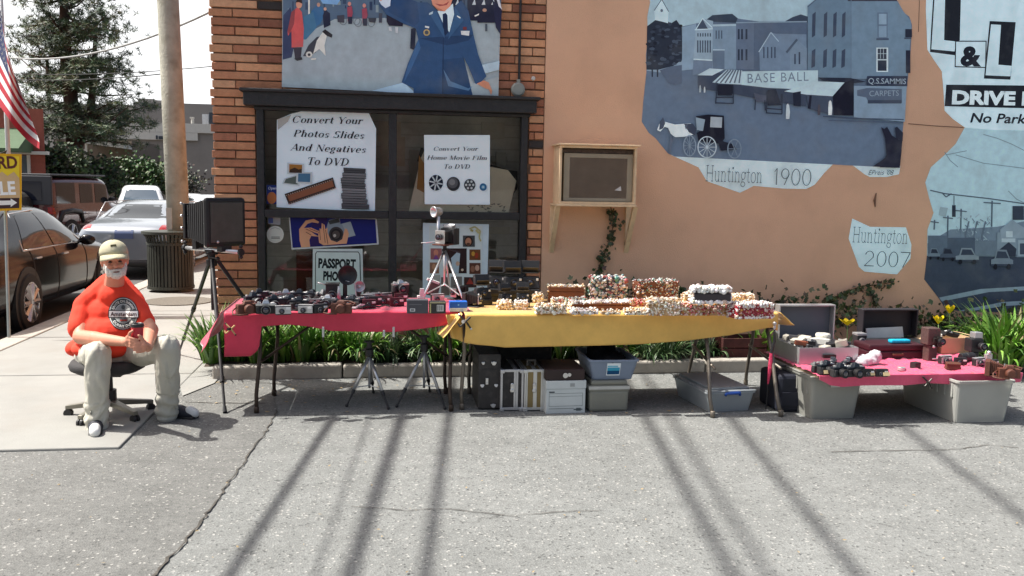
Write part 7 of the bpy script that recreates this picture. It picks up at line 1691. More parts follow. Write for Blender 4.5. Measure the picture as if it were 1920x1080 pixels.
# stool
sc = A(203, 692, 6.28); sc = V((sc.x, sc.y, 0)); sz = A(203, 676, 6.28).z - .03
st = thing('office_stool', 'swivel office stool with dark seat and grey five-star base under the man', 'stool', sc)
mb = MB(); mb.lathe([(.20, sz - .045), (.245, sz - .02), (.255, sz + .01), (.235, sz + .04), (.0, sz + .045)], n=32); mb.build('seat', mat('dark_upholstery', (.035, .033, .034), .8, var=.2, bump=.2), st, smooth=True)
mb = MB(); mb.lathe([(.05, .10), (.05, .2), (.028, .205), (.026, sz - .044)], n=16); mb.b0(-.1, .1, -.07, .07, sz - .075, sz - .046); mb.build('gas_column', M_blackp, st)
M_base = mat('grey_cast_base', S(134, 130, 118), .4, .5)
an0 = math.atan2(CX.y, CX.x)
for i in range(5):
    a = an0 + i * 2 * math.pi / 5 + .07 + math.pi; d = V((math.cos(a), math.sin(a), 0)); sd = V((-d.y, d.x, 0))
    mb = MB(); vs = [d * .03 + sd * .03 + V((0, 0, .13)), d * .03 - sd * .03 + V((0, 0, .13)), d * .30 - sd * .018 + V((0, 0, .085)), d * .30 + sd * .018 + V((0, 0, .085))]
    mb.add(vs + [v - V((0, 0, .042 if k < 2 else .028)) for k, v in enumerate(vs)], [(0, 1, 2, 3), (7, 6, 5, 4), (0, 4, 5, 1), (1, 5, 6, 2), (2, 6, 7, 3), (3, 7, 4, 0)])
    lg = mb.build('base_arm', M_base, st, bevel=.004)
    mb = MB(); c_ = d * .285 + V((0, 0, .03)); mb.lathe([(.028, -.022), (.03, -.012), (.03, -.006), (.02, -.005), (.02, .005), (.03, .006), (.03, .012), (.028, .022)], c_, sd, 16); mb.tube(c_, c_ + V((0, 0, .04)), .008); mb.build('caster', M_blackp, lg)

# ================================================================ view camera on black tripod
apx = A(397, 487, 7.35)
M_tri = mat('black_tripod', (.02, .02, .022), .4, .4, var=.2)
t_ = thing('camera_tripod', 'tall black tripod carrying the big view camera by the brick corner', 'tripod', (apx.x, apx.y, 0))
for f, nm in ((G(334, 668), 0), (G(422, 776), 1), (V((apx.x + .62, apx.y + .42, 0)), 2)):
    p = V((f.x, f.y, .01)); st0 = apx + (V((f.x, f.y, apx.z)) - apx).normalized() * .045
    mb = MB(); a_, b_ = st0.lerp(p, .48), st0.lerp(p, .80); mb.tube(st0, a_, .017, .016); mb.tube(a_ - (a_ - st0).normalized() * .02, a_ + (b_ - a_).normalized() * .03, .021); mb.tube(a_, b_, .013); mb.tube(b_ - (b_ - a_).normalized() * .02, b_ + (p - b_).normalized() * .03, .018); mb.tube(b_, p, .010); mb.tube(p + (b_ - p).normalized() * .05, p, .013, .016); mb.build('leg', M_tri, t_, smooth=False, world=True)
mb = MB(); mb.lathe([(.04, -.05), (.045, -.02), (.045, .0), (.03, .005), (.03, .04), (.05, .045), (.05, .06)], apx, n=16); mb.tube(apx, apx + V((0, 0, -.42)), .013); mb.build('tripod_head', M_tri, t_, world=True)
mb = MB(); mb.tube(apx + V((.0, -.03, .02)), apx + V((.06, -.07, .015)), .009); mb.ball(apx + V((.06, -.07, .015)), .018); mb.build('head_knob', M_dk, t_, world=True)
vc = thing('view_camera', 'big black bellows view camera with ground glass on the tall tripod', 'camera', apx + V((0, 0, .062)))
# local frame: ground glass faces the viewer and slightly right; lens end goes away to the left
w = Matrix.Rotation(R(-8.5), 3, 'Z')
ax = (w @ Matrix.Rotation(R(60), 3, 'Z') @ V((0, 1, 0))).normalized()       # from ground glass towards lens
ax = (FR @ V((-.84, .54, 0))).normalized(); sx = V((0, 0, 1)).cross(ax).normalized()
RM = Matrix((sx, ax, V((0, 0, 1)))).transposed()
def vb(mb, c, size, **k): return mb.box(RM @ V(c), size, RM, **k)
hw = .19; zc = .255
mb = MB(); vb(mb, (0, -.17, zc), (.40, .05, .40)); mb.build('rear_standard', M_tri, vc, bevel=.03)
mb = MB(); vb(mb, (0, -.197, zc), (.32, .008, .32)); vb(mb, (0, -.199, zc + .0), (.30, .008, .30)); g_ = mb.build('ground_glass', mat('ground_glass', S(66, 66, 62), .35, var=.25, scale=9, spec=.6), vc, bevel=.002)
mb = MB()
for i in range(9):
    k_ = .36 - i * .012; vb(mb, (0, -.135 + i * .032, zc), (k_, .015, k_)); vb(mb, (0, -.12 + i * .032, zc), (k_ - .035, .017, k_ - .035))
mb.build('bellows', M_blackp, vc)
mb = MB(); vb(mb, (0, .17, zc), (.27, .03, .29)); vb(mb, (0, .19, zc), (.15, .012, .15)); mb.build('front_standard', M_tri, vc, bevel=.008)
lens_part(vc, RM @ V((0, .196, zc)), .045, .06, M_blackp, M_chrome, tuple(ax))
mb = MB(); mb.tube(RM @ V((0, -.36, .02)), RM @ V((0, .34, .02)), .016, n=12); mb.build('rail', M_alu, vc, smooth=True)
mb = MB()
for y_ in (-.36, .34):
    mb.tube(RM @ V((0, y_ - .01, .02)), RM @ V((0, y_ + .01, .02)), .03); mb.ball(RM @ V((0, y_, .065)), .016); mb.ball(RM @ V((0, y_, -.02)), .016); mb.build('rail_clamp', M_tri, vc); mb = MB()
vb(mb, (0, -.16, .04), (.10, .06, .05)); vb(mb, (0, .17, .06), (.08, .05, .08)); vb(mb, (0, 0, .012), (.07, .09, .02)); mb.build('standard_mount', M_tri, vc)
mb = MB()
for z in (.09, .2, .3, .4): mb.ball(RM @ V((.155, .17, z)), .012)
for z in (.1, .41): mb.ball(RM @ V((-.15, -.17, z)), .012)
mb.ball(RM @ V((.10, -.205, .10)), .012); mb.build('control_knobs', M_chrome, vc, smooth=True)

# ================================================================ pole, trash can, wires
pb = G(341, 547)
M_pole = mat('weathered_pole', S(172, 170, 157), .9, var=.22, scale=3.5, bump=.9, bscale=30, dirt=(S(116, 112, 92), 5, .5))
pole = thing('utility_pole', 'tall weathered wooden utility pole beside the trash can', 'utility pole', (pb.x, pb.y, .02))
D = depth(pb); tp_ = atD(312, -60, D * .985); ax_ = (tp_ - pb); ax_ = ax_ / ax_.z
mb = MB(); mb.path([pb + V((0, 0, .0)), pb + ax_ * 3, pb + ax_ * 6, pb + ax_ * 13.2], [.165, .160, .150, .12], 18); mb.build('shaft', M_pole, pole, smooth=True, world=True)
mb = MB(); c_ = pb + ax_ * 12.5; mb.box(c_ + V((0, -.2, 0)), (2.6, .1, .12)); mb.build('crossarm', M_pole, pole, world=True)
mb = MB(); q = atD(317, 410, D - .35); mb.b0(q.x - .04, q.x + .04, q.y, q.y + .02, q.z - .16, q.z + .16); mb.build('notice_plate', mat('tin_plate', S(186, 186, 178), .5, .3), pole, world=True)
tc = G(314, 551)
can = thing('trash_can', 'dark slatted steel litter bin with flared rim by the wooden pole', 'trash can', (tc.x, tc.y + .25, .02))
M_can = mat('dark_green_steel', S(64, 66, 60), .55, .3, var=.15); rr = .325
mb = MB(); n = 40
for i in range(n):
    a = 2 * math.pi * i / n; d = V((math.cos(a), math.sin(a), 0)); sd = V((-d.y, d.x, 0)); wq = .017
    P = [(rr, .05), (rr, .74), (rr + .02, .82), (rr + .07, .88)]
    vs = []
    for r_, z in P: vs += [d * r_ - sd * wq + V((0, 0, z)), d * r_ + sd * wq + V((0, 0, z))]
    mb.add(vs, [(2 * k, 2 * k + 1, 2 * k + 3, 2 * k + 2) for k in range(3)])
mb.build('slats', M_can, can, solid=.007)
for z, r_ in ((.06, rr + .008), (.72, rr + .008), (.885, rr + .072)):
    mb = MB(); mb.lathe([(r_, z - .02), (r_ + .007, z - .02), (r_ + .007, z + .02), (r_, z + .02)], n=40); mb.build('hoop', M_can, can)
mb = MB(); mb.lathe([(rr - .05, .06), (rr - .04, .74), (rr - .06, .74), (rr - .07, .10)], n=32); mb.build('liner', M_blackp, can)
mb = MB(); mb.lathe([(.2, 0), (.2, .04)], n=24); mb.build('base', M_can, can)
M_wire = mat('black_cable', (.02, .02, .02), .7)
def wire(name, label, pts, r, sag=0.0, grp='overhead utility wires'):
    P = []; a, b = V(pts[0]), V(pts[1])
    for i in range(17): t = i / 16; P.append(a.lerp(b, t) - V((0, 0, sag * 4 * t * (1 - t))))
    mb = MB(); mb.path(P, r, 6); return tag(mb.build(name, M_wire, smooth=True), label, 'wire', grp)
# wires over the lot along the street, whose shadows fall across the asphalt
def lot_wire(p0, p1, xt, r, label):
    a, b = onZ(*p0, 0), onZ(*p1, 0); d = (b - a); 
    k = (pb.x - xt - a.x) / -TS.x if False else None
    h = (a.x - xt) / (-TS.x / TS.z) 
    off = TS * (h / TS.z)
    A0, B0 = a + off, b + off; d = (A0 - B0).normalized()
    end = A0 + d * ((pb.y - A0.y) / d.y); st_ = A0 - d * ((A0.y + 30) / d.y)
    return wire('utility_wire', label, (end, st_), r)
lot_wire((620, 790), (430, 1080), -3.15, .034, 'lowest thick cable on the utility pole')
lot_wire((752, 785), (655, 1080), -3.25, .042, 'second thick cable on the utility pole')
lot_wire((840, 790), (797, 1080), -3.35, .032, 'third cable on the utility pole')
lot_wire((690, 790), (590, 1080), -3.2, .010, 'thin drop line between the two lowest cables')
lot_wire((1215, 790), (1375, 1080), -3.4, .036, 'upper bundled cable on the utility pole')
lot_wire((1262, 790), (1440, 1080), -3.5, .024, 'upper single cable near the crossarm')
lot_wire((1375, 790), (1610, 1080), -2.6, .034, 'power line on the left of the crossarm')
lot_wire((1680, 790), (1925, 975), -2.2, .034, 'power line on the right of the crossarm')
for i, (p, q, D0, D1, r, sg, lb) in enumerate((((12, 107), (399, 20), 24, 17, .022, .35, 'pale sagging wire crossing high over the street'), ((25, 138), (402, 124), 30, 22, .012, .1, 'thin wire crossing in front of the pine, upper of two'), ((28, 149), (300, 139), 30, 25, .016, .08, 'thin wire crossing in front of the pine, lower of two'))):
    o = wire('utility_wire', lb, (A(*p, D0), A(*q, D1)), r, sg)
    if i == 0: o.data.materials[0] = mat('pale_cable', (.35, .35, .34), .6)

# ================================================================ cars
def car(name, label, loc, rz, paint, sp, z=None, detail=True):
    """sp: dict of the car's side profile; local x across (right = +), y forward"""
    L, W, H = sp['L'], sp['W'], sp['H']; hwid = W / 2
    o = thing(name, label, 'car', (loc[0], loc[1], gz(loc[1]) if z is None else z), rz)
    st = sp['st']  # (y fraction, z bottom, z belt, z top, half width factor at belt, half width factor at top)
    def sect(f, zb, zl, zt, wl, wt):
        y = (f - .5) * L; b = hwid * wl; t = hwid * wt
        lo = zb
        return [V((0, y, lo)), V((b * .86, y, lo)), V((b * .97, y, lo + .09)), V((b * 1.0, y, lo + (zl - lo) * .5)), V((b * .985, y, lo + (zl - lo) * .86)), V((b * .93, y, zl)), V((t + (b * .93 - t) * .55 if zt > zl + .1 else b * .80, y, zl + (zt - zl) * .55)), V((t, y, zt - .035 if zt > zl + .1 else zl + (zt - zl) * .8)), V((t * .72, y, zt - .004)), V((0, y, zt))]
    S_ = [sect(*q) for q in st]; n = len(S_[0])
    mb = MB()
    vs = []; 
    for s_ in S_: vs += s_ + [V((-p.x, p.y, p.z)) for p in s_[1:-1]]
    N = n + n - 2
    def idx(i, k, side): return i * N + (k if side > 0 or k in (0, n - 1) else n + k - 1)
    fs = []
    for i in range(len(S_) - 1):
        for k in range(n - 1):
            fs.append((idx(i, k, 1), idx(i + 1, k, 1), idx(i + 1, k + 1, 1), idx(i, k + 1, 1))); fs.append((idx(i, k, -1), idx(i, k + 1, -1), idx(i + 1, k + 1, -1), idx(i + 1, k, -1)))
    for i, rev in ((0, True), (len(S_) - 1, False)):
        for k in range(n - 1):
            q = [idx(i, k, 1), idx(i, k + 1, 1), idx(i, k + 1, -1), idx(i, k, -1)]; q = list(dict.fromkeys(q)); fs.append(tuple(q if rev else q[::-1]))
    mb.add(vs, fs)
    body = mb.build('body', paint, o, smooth=True, sub=2, fixn=True)
    ev = eval_mesh(body); bm = bmesh.new(); bm.from_mesh(ev); bv = BVHTree.FromBMesh(bm); bm.free(); bpy.data.meshes.remove(ev)
    def side(y, z_, sgn, off=.006):
        h = bv.ray_cast(V((sgn * 3, y, z_)), V((-sgn, 0, 0))); x = h[0].x if h[0] else sgn * hwid * .8
        return V((x + sgn * off, y, z_))
    def fb(x, z_, sgn, off=.006):
        h = bv.ray_cast(V((x, sgn * 6, z_)), V((0, -sgn, 0))); y = h[0].y if h[0] else sgn * L * .5
        return V((x, y + sgn * off, z_))
    def patch(nm, pts, fn, m, par=None, off=.006, nn=6):
        mb = MB(); p = pts
        mb.grid(lambda u, v: fn(*[(p[0][i] * (1 - u) + p[1][i] * u) * (1 - v) + (p[3][i] * (1 - u) + p[2][i] * u) * v for i in (0, 1)], off), nn, nn)
        return mb.build(nm, m, par or o, smooth=True)
    M_cg = mat('car_glass', (.02, .022, .026), .05, spec=.4); M_tyre = mat('tyre_rubber', (.018, .018, .018), .85, var=.2, scale=30); M_rim = mat('alloy_wheel', (.55, .55, .56), .25, .85); M_trim = mat('black_trim', (.02, .02, .02), .6); M_tail = mat('tail_lamp', S(150, 14, 16), .2, coat=.5); M_head = mat('head_lamp', (.55, .57, .6), .1, spec=.8, coat=.5)
    for sgn in (-1, 1):
        for q in sp['win']: patch('side_window', q, lambda y, z_, off, s=sgn: side(y * L - L / 2, z_, s, off), sp.get('glass', M_cg))
        for q in sp.get('chrome', []):
            mb = MB(); mb.path([side(y * L - L / 2, z_, sgn, .008) for y, z_ in q], .010, 6); mb.build('chrome_trim', M_chrome, o, smooth=True)
        for y, z0, z1 in sp['doors']:
            mb = MB(); P = [side(y * L - L / 2, z0 + (z1 - z0) * i / 8, sgn, .002) for i in range(9)]; mb.path(P, .006, 4); mb.build('door_seam', M_trim, o)
        for y, z_ in sp.get('handles', []):
            mb = MB(); mb.path([side(y * L - L / 2 - .08, z_, sgn, .012), side(y * L - L / 2 + .08, z_, sgn, .016)], .012, 6); mb.build('door_handle', M_chrome, o)
        y, z_ = sp['mirror']; m0 = side(y * L - L / 2, z_, sgn, 0)
        mb = MB(); mb.ball(m0 + V((sgn * .12, .0, .03)), (.11, .06, .075)); mb.tube(m0, m0 + V((sgn * .1, 0, .01)), .02); mb.build('mirror', sp.get('mirror_mat', paint), o, smooth=True)
        for y in sp['axles']:
            r = sp['r']; cy = y * L - L / 2; cc = V((sgn * (hwid - .12), cy, r))
            mb = MB(); a_ = V((sgn, 0, 0)); hx = abs(side(cy, r + .25, sgn, 0).x)
            mb.lathe([(r * 1.16, -.06), (r * 1.16, .0035)], V((sgn * (hx), cy, r + .02)), a_, 28); mb.build('wheel_well', M_trim, o)
            mb = MB(); q = V((sgn * (hx - .17), cy, r)); mb.lathe([(r * .7, 0), (r * .94, 0), (r, .03), (r, .165), (r * .95, .195), (r * .70, .20), (r * .68, .17)], q, a_, 28); wl_ = mb.build('wheel', M_tyre, o, smooth=False)
            mb = MB(); mb.lathe([(r * .69, .12), (r * .70, .198), (r * .64, .196), (r * .60, .13)], q, a_, 28)
            for i in range(sp.get('spokes', 9)):
                g = 2 * math.pi * i / sp.get('spokes', 9); rd = V((0, math.cos(g), math.sin(g))); mb.tube(q + a_ * .185 + rd * r * .1, q + a_ * .18 + rd * r * .66, r * .085, r * .11, 6)
            mb.lathe([(r * .17, .16), (r * .17, .20), (r * .1, .205)], q, a_, 14); mb.build('rim', M_rim, wl_)
    patch('rear_window', sp['rear'], lambda x, z_, off: fb(x, z_, -1, off), sp.get('rglass', M_cg)); patch('windscreen', sp['front'], lambda x, z_, off: fb(x, z_, 1, off), sp.get('fglass', M_cg))
    for sgn in (-1, 1):
        q = sp['tail']; patch('tail_light', [(sgn * x, z_) for x, z_ in q], lambda x, z_, off: fb(x, z_, -1, off), M_tail); q = sp['head']; patch('headlight', [(sgn * x, z_) for x, z_ in q], lambda x, z_, off: fb(x, z_, 1, off), M_head)
    x0, z0, x1, z1 = sp['plate']; pt_ = patch('number_plate', [(x0, z0), (x1, z0), (x1, z1), (x0, z1)], lambda x, z_, off: fb(x, z_, -1, off), mat('plate_blue', S(84, 98, 134), .4), off=.012)
    for k in range(6): pass
    if 'grille' in sp:
        x0, z0, x1, z1, ns = sp['grille']; patch('grille', [(x0, z0), (x1, z0), (x1, z1), (x0, z1)], lambda x, z_, off: fb(x, z_, 1, off), sp.get('gmat', M_trim))
        mb = MB()
        for i in range(ns + 1):
            x = x0 + (x1 - x0) * i / ns; mb.path([fb(x, z0, 1, .014), fb(x, z1, 1, .014)], .013, 5)
        mb.build('grille_bars', sp.get('barmat', M_chrome), o)
    bz = sp['bumper']; mb = MB(); mb.path([fb(x, bz, -1, .004) for x in (-hwid * .8, -hwid * .4, 0, hwid * .4, hwid * .8)], .07, 8); mb.build('rear_bumper', sp.get('bump_mat', M_trim), o, smooth=True)
    if sp.get('badge'): mb = MB(); mb.path([fb(-.12, sp['badge'], -1, .008), fb(.12, sp['badge'], -1, .008)], .008, 5); mb.build('badge', M_chrome, o)
    return o, side, fb
def paintm(name, rgb, metal=.0, rough=.22):
    return mat(name, rgb, rough, metal, var=.03, coat=1.0)
SED = dict(L=4.9, W=1.85, H=1.46, r=.345, axles=(.225, .80), spokes=10, mirror=(.635, .93), bumper=.36,
  st=[(0.0, .34, .74, .86, .80, .70), (.02, .22, .84, 1.00, .93, .76), (.09, .20, .90, 1.06, .98, .76), (.17, .20, .92, 1.10, 1.0, .74), (.29, .20, .93, 1.38, 1.0, .60), (.36, .20, .93, 1.45, 1.0, .60), (.50, .20, .92, 1.46, 1.0, .61), (.585, .20, .91, 1.41, 1.0, .61), (.73, .20, .89, .99, 1.0, .72), (.86, .20, .84, .91, .99, .74), (.965, .21, .74, .80, .92, .70), (1.0, .30, .60, .68, .78, .60)],
  win=[[(.245, .96), (.425, .95), (.425, 1.36), (.33, 1.34)], [(.44, .95), (.645, .94), (.575, 1.33), (.44, 1.36)]], chrome=[[(.235, .945), (.32, 1.355), (.44, 1.385), (.58, 1.35), (.66, .93)], [(.235, .945), (.66, .93)]],
  doors=[(.432, .3, .93), (.655, .3, .9), (.27, .55, .93)], handles=[(.30, .84), (.49, .83)], rear=[(-.58, 1.08), (.58, 1.08), (.47, 1.37), (-.47, 1.37)], front=[(-.62, 1.0), (.62, 1.0), (.48, 1.36), (-.48, 1.36)],
  tail=[(.52, .80), (.80, .82), (.80, .95), (.50, .91)], head=[(.48, .62), (.78, .64), (.80, .76), (.50, .72)], plate=(-.16, .70, .16, .82), badge=.88)
blk = mat('black_car_paint', (.006, .005, .007), .14, var=.03, coat=.12, spec=.32)
car('sedan_car', 'glossy black sedan parked at the kerb behind the yellow sign', (-4.98, 3.9), 0, blk, SED, z=-.11)
sil = paintm('silver_car_paint', S(150, 156, 164), .6, .3)
S2 = dict(SED); S2.update(st=[(f, zb, zl, zt - .05 * (1 if zt > 1.2 else .4), wl, wt) for f, zb, zl, zt, wl, wt in SED['st']], bumper=.30, tail=[(.58, .90), (.84, .90), (.82, 1.00), (.60, .98)], plate=(-.16, .74, .16, .90), fglass=None, mirror_mat=sil); S2.pop('fglass')
car('sedan_car', 'silver sedan with dark lower bumper parked ahead of the black sedan', (-4.55, 10.75), 0, sil, S2, z=-.11)
SUV = dict(L=4.5, W=1.85, H=1.74, r=.37, axles=(.2, .80), spokes=7, mirror=(.66, 1.08), bumper=.5,
  st=[(0.0, .45, 1.0, 1.50, .90, .62), (.015, .36, 1.02, 1.66, .95, .66), (.06, .34, 1.03, 1.73, .98, .68), (.3, .33, 1.04, 1.76, 1.0, .68), (.52, .33, 1.04, 1.74, 1.0, .67), (.60, .33, 1.03, 1.66, 1.0, .66), (.73, .33, 1.02, 1.12, 1.0, .76), (.88, .33, 1.0, 1.06, .98, .76), (.985, .36, .95, 1.0, .93, .74), (1.0, .45, .82, .88, .88, .70)],
  win=[[(.06, 1.08), (.24, 1.08), (.24, 1.6), (.08, 1.58)], [(.27, 1.08), (.44, 1.08), (.44, 1.6), (.27, 1.6)], [(.46, 1.08), (.66, 1.07), (.60, 1.56), (.46, 1.6)]], doors=[(.255, .5, 1.0), (.45, .4, 1.0), (.68, .4, 1.0)], handles=[(.3, .95), (.5, .95)],
  rear=[(-.6, 1.1), (.6, 1.1), (.5, 1.6), (-.5, 1.6)], front=[(-.62, 1.15), (.62, 1.15), (.5, 1.58), (-.5, 1.58)], tail=[(.66, .8), (.84, .8), (.82, 1.05), (.66, 1.05)], head=[(.5, .76), (.8, .78), (.8, .92), (.5, .92)], plate=(-.16, .7, .16, .82), grille=(-.44, .72, .44, .92, 7))
wht = paintm('white_car_paint', (.72, .73, .74), 0, .25)
sg = paintm('sky_glass', (.06, .09, .12), 0, .04)
q = A(266, 400, 33); car('suv_car', 'white boxy sport utility vehicle facing the camera beyond the silver sedan', (q.x, q.y), R(180 + 14), wht, dict(SUV, fglass=sg))
q = A(402, 420, 25); car('hatchback_car', 'white car with sunlit windscreen half hidden by the brick corner', (q.x, q.y), R(180 + 24), paintm('pearl_car_paint', (.66, .69, .72)), dict(SED, fglass=sg))
q = A(352, 420, 40); car('hatchback_car', 'small white car far down the street right of the white utility vehicle', (q.x + .1, q.y), R(180 + 6), wht, dict(SED))
# dark red off-roader
red = paintm('dark_red_car_paint', S(78, 22, 30), .2, .25)
JP = dict(SUV); JP.update(L=4.5, H=1.85, r=.41, spokes=5, bumper=.62, axles=(.17, .82), st=[(0.0, .55, 1.12, 1.82, .94, .86), (.01, .5, 1.13, 1.86, .96, .88), (.3, .5, 1.14, 1.88, .97, .88), (.55, .5, 1.14, 1.87, .97, .87), (.62, .5, 1.13, 1.84, .97, .86), (.665, .5, 1.12, 1.22, .96, .84), (.80, .5, 1.1, 1.18, .88, .8), (.97, .55, 1.06, 1.12, .80, .74), (1.0, .6, 1.0, 1.05, .78, .7)],
  win=[[(.05, 1.2), (.24, 1.2), (.24, 1.72), (.05, 1.72)], [(.29, 1.2), (.43, 1.2), (.43, 1.70), (.29, 1.70)], [(.46, 1.2), (.61, 1.2), (.60, 1.68), (.46, 1.70)]], rear=[(-.6, 1.2), (.6, 1.2), (.6, 1.74), (-.6, 1.74)], front=[(-.68, 1.24), (.68, 1.24), (.66, 1.76), (-.66, 1.76)], tail=[(.72, .95), (.86, .95), (.86, 1.12), (.72, 1.12)], head=[(.4, .8), (.62, .8), (.62, .98), (.4, .98)], mirror=(.61, 1.25), mirror_mat=M_blackp, grille=(-.35, .75, .35, 1.0, 7))
jp, sd_, fb_ = car('offroad_car', 'dark red boxy off-roader with spare wheel and a dark hard top', (-8.3, 17.0), R(-11), red, JP)
mb = MB(); mb.b0(-.83, .83, -2.24, .42, 1.885, 1.93); mb.build('hard_top', mat('hard_top_black', (.03, .032, .04), .5), jp, bevel=.03)
mb = MB(); mb.b0(-.845, .845, -2.262, -2.2, 1.17, 1.88); mb.build('rear_panel', mat('hard_top_black', (.03, .032, .04)), jp, bevel=.02)
mb = MB(); mb.b0(-.6, .6, -2.272, -2.264, 1.28, 1.74); mb.build('rear_glass', mat('jeep_glass', (.012, .016, .03), .06), jp); mb = MB(); mb.lathe([(.25, 0), (.38, .01), (.40, .05), (.40, .2), (.36, .23), (.25, .235)], (-.0, -2.27, 1.12), (0, -1, 0), 28); sw = mb.build('spare_wheel', mat('tyre_rubber', (.02,) * 3), jp)
mb = MB(); mb.lathe([(.25, .16), (.25, .236), (.21, .23), (.19, .18)], (0, -2.27, 1.12), (0, -1, 0), 24)
for i in range(5): g = i * 1.2566; mb.tube((.03 * math.cos(g), -2.49, 1.12 + .03 * math.sin(g)), (.22 * math.cos(g), -2.49, 1.12 + .22 * math.sin(g)), .04, .045, 6)
mb.build('spare_rim', mat('alloy_wheel', (.5,) * 3), sw)
for sgn in (-1, 1):
    for y in (-1.48, 1.44):
        mb = MB(); mb.path([(sgn * .86, y - .56, .72), (sgn * .90, y - .42, .98), (sgn * .92, y, 1.02), (sgn * .90, y + .42, .98), (sgn * .86, y + .56, .72)], .07, 6); mb.build('fender_flare', M_blackp, jp, smooth=True)

# ================================================================ flag, sign
sp_ = G(17, 637); Ds = depth(sp_)
sg_ = thing('yard_sale_sign', 'yellow yard sale sign with an arrow on a thin steel stake', 'sign', (sp_.x, sp_.y, .02))
mb = MB(); st_top = A(8, 330, Ds); mb.tube(V((sp_.x, sp_.y, 0)), st_top, .017, n=8); mb.build('stake', mat('galvanised', S(160, 168, 166), .4, .6), sg_, world=True)
SY = sp_.y - .03
def sq(x, y, k=0): return onY(x, y, SY - k)
mb = MB(); mb.prism([sq(-62, 286), sq(40, 289), sq(40, 394), sq(-62, 398)], (0, .008, 0)); mb.build('panel', mat('sign_yellow', S(232, 206, 34), .5, var=.05), sg_, world=True)
k = lambda x, y: (x, y)
a = Art(SY - .001, k)
for pts in ([(-62, 286), (40, 289), (40, 293), (-62, 291)], [(36, 289), (40, 289), (40, 394), (36, 394)], [(-62, 393), (40, 390), (40, 394), (-62, 398)]): a.poly(pts, (196, 150, 30))
a.poly([(-30, 350), (-10, 330), (4, 322), (14, 330), (26, 322), (36, 334), (38, 372), (-30, 374)], (186, 160, 120))
a.text('YARD', -42, 316, 33, 315, 22, (86, 44, 40), .03); a.text('SALE', -34, 366, 30, 364, 24, (222, 226, 226), .035)
a.poly([(-50, 372), (36, 371), (36, 390), (-50, 393)], (60, 44, 46)); a.poly([(-40, 377), (20, 376), (20, 372), (32, 380), (20, 388), (20, 384), (-40, 386)], (214, 216, 214))
a.mb.build('print', M_art, sg_, world=True)
mb = MB(); P = [A(x, y, Ds - .05) for x, y in ((-10, 302), (2, 288), (12, 283), (8, 290))]; mb.path(P, .010, 6); tag(mb.build('twig', mat('dark_twig', (.04, .035, .03), .9)), 'dark bungee cord hooked over the yard sale sign', 'cord')
fl_b = A(3, 640, 10.6)
fp = thing('flag_pole', 'white flag pole at the left edge of the picture', 'pole', (fl_b.x, fl_b.y, 0))
mb = MB(); ft_ = A(0, -150, 10.6); mb.tube(V((ft_.x - .03, ft_.y, 0)), ft_ + V((-.03, 0, 0)), .03, .022, 12); mb.build('shaft', mat('white_pole', (.6, .62, .62), .4), fp, smooth=True, world=True)
mb = MB(); mb.ball(ft_ + V((-.03, 0, .05)), .05); mb.build('finial', mat('brass', (.5, .36, .1), .3, .9), fp, smooth=True, world=True)
mb = MB(); RW, WH, NB = (.42, .018, .035), (.72, .72, .72), (.018, .03, .10)
def flag_pt(u, v):
    # u along the fly (0 at hoist, hanging diagonal), v across the stripes
    hx, hy = -8 - 4 * v, -30 + 215 * v
    fx, fy = 18 + 56 * min(1, v * 1.1), 105 + 165 * v
    x = hx + (fx - hx) * u ** .9; y = hy + (fy - hy) * u + 18 * math.sin(u * 2.6)
    return A(x, y, 10.55 + .10 * math.sin(u * 8 + v * 2.2) - .05 * u)
NS = 13
for s_ in range(NS):
    for i in range(24):
        for j in range(2):
            u0, u1 = i / 24, (i + 1) / 24; v0, v1 = (s_ + j / 2) / NS, (s_ + (j + 1) / 2) / NS
            c = RW if s_ % 2 == 0 else WH
            if u1 < .42 and s_ < 7: c = NB
            mb.add([flag_pt(u0, v0), flag_pt(u1, v0), flag_pt(u1, v1), flag_pt(u0, v1)], [(0, 1, 2, 3)], col=c)
for i in range(6):
    for j in range(4):
        c_ = flag_pt(.05 + i * .06, .05 + j * .13); n_ = (EYE - c_).normalized()
        mb.add([c_ + n_ * .01 + FR @ V((.028 * (1 if k % 2 == 0 else .42) * math.sin(k * math.pi / 5), 0, .028 * (1 if k % 2 == 0 else .42) * math.cos(k * math.pi / 5))) for k in range(10)], [tuple(range(10))], col=WH)
fg = mb.build('flag', mat('flag_cloth', (1, 1, 1), .8, var=.05, attr=True), smooth=True); fg.data.materials[0] = mat('flag_cloth', (1,) * 3)
tag(fg, 'stars and stripes flag hanging from the white pole', 'flag')

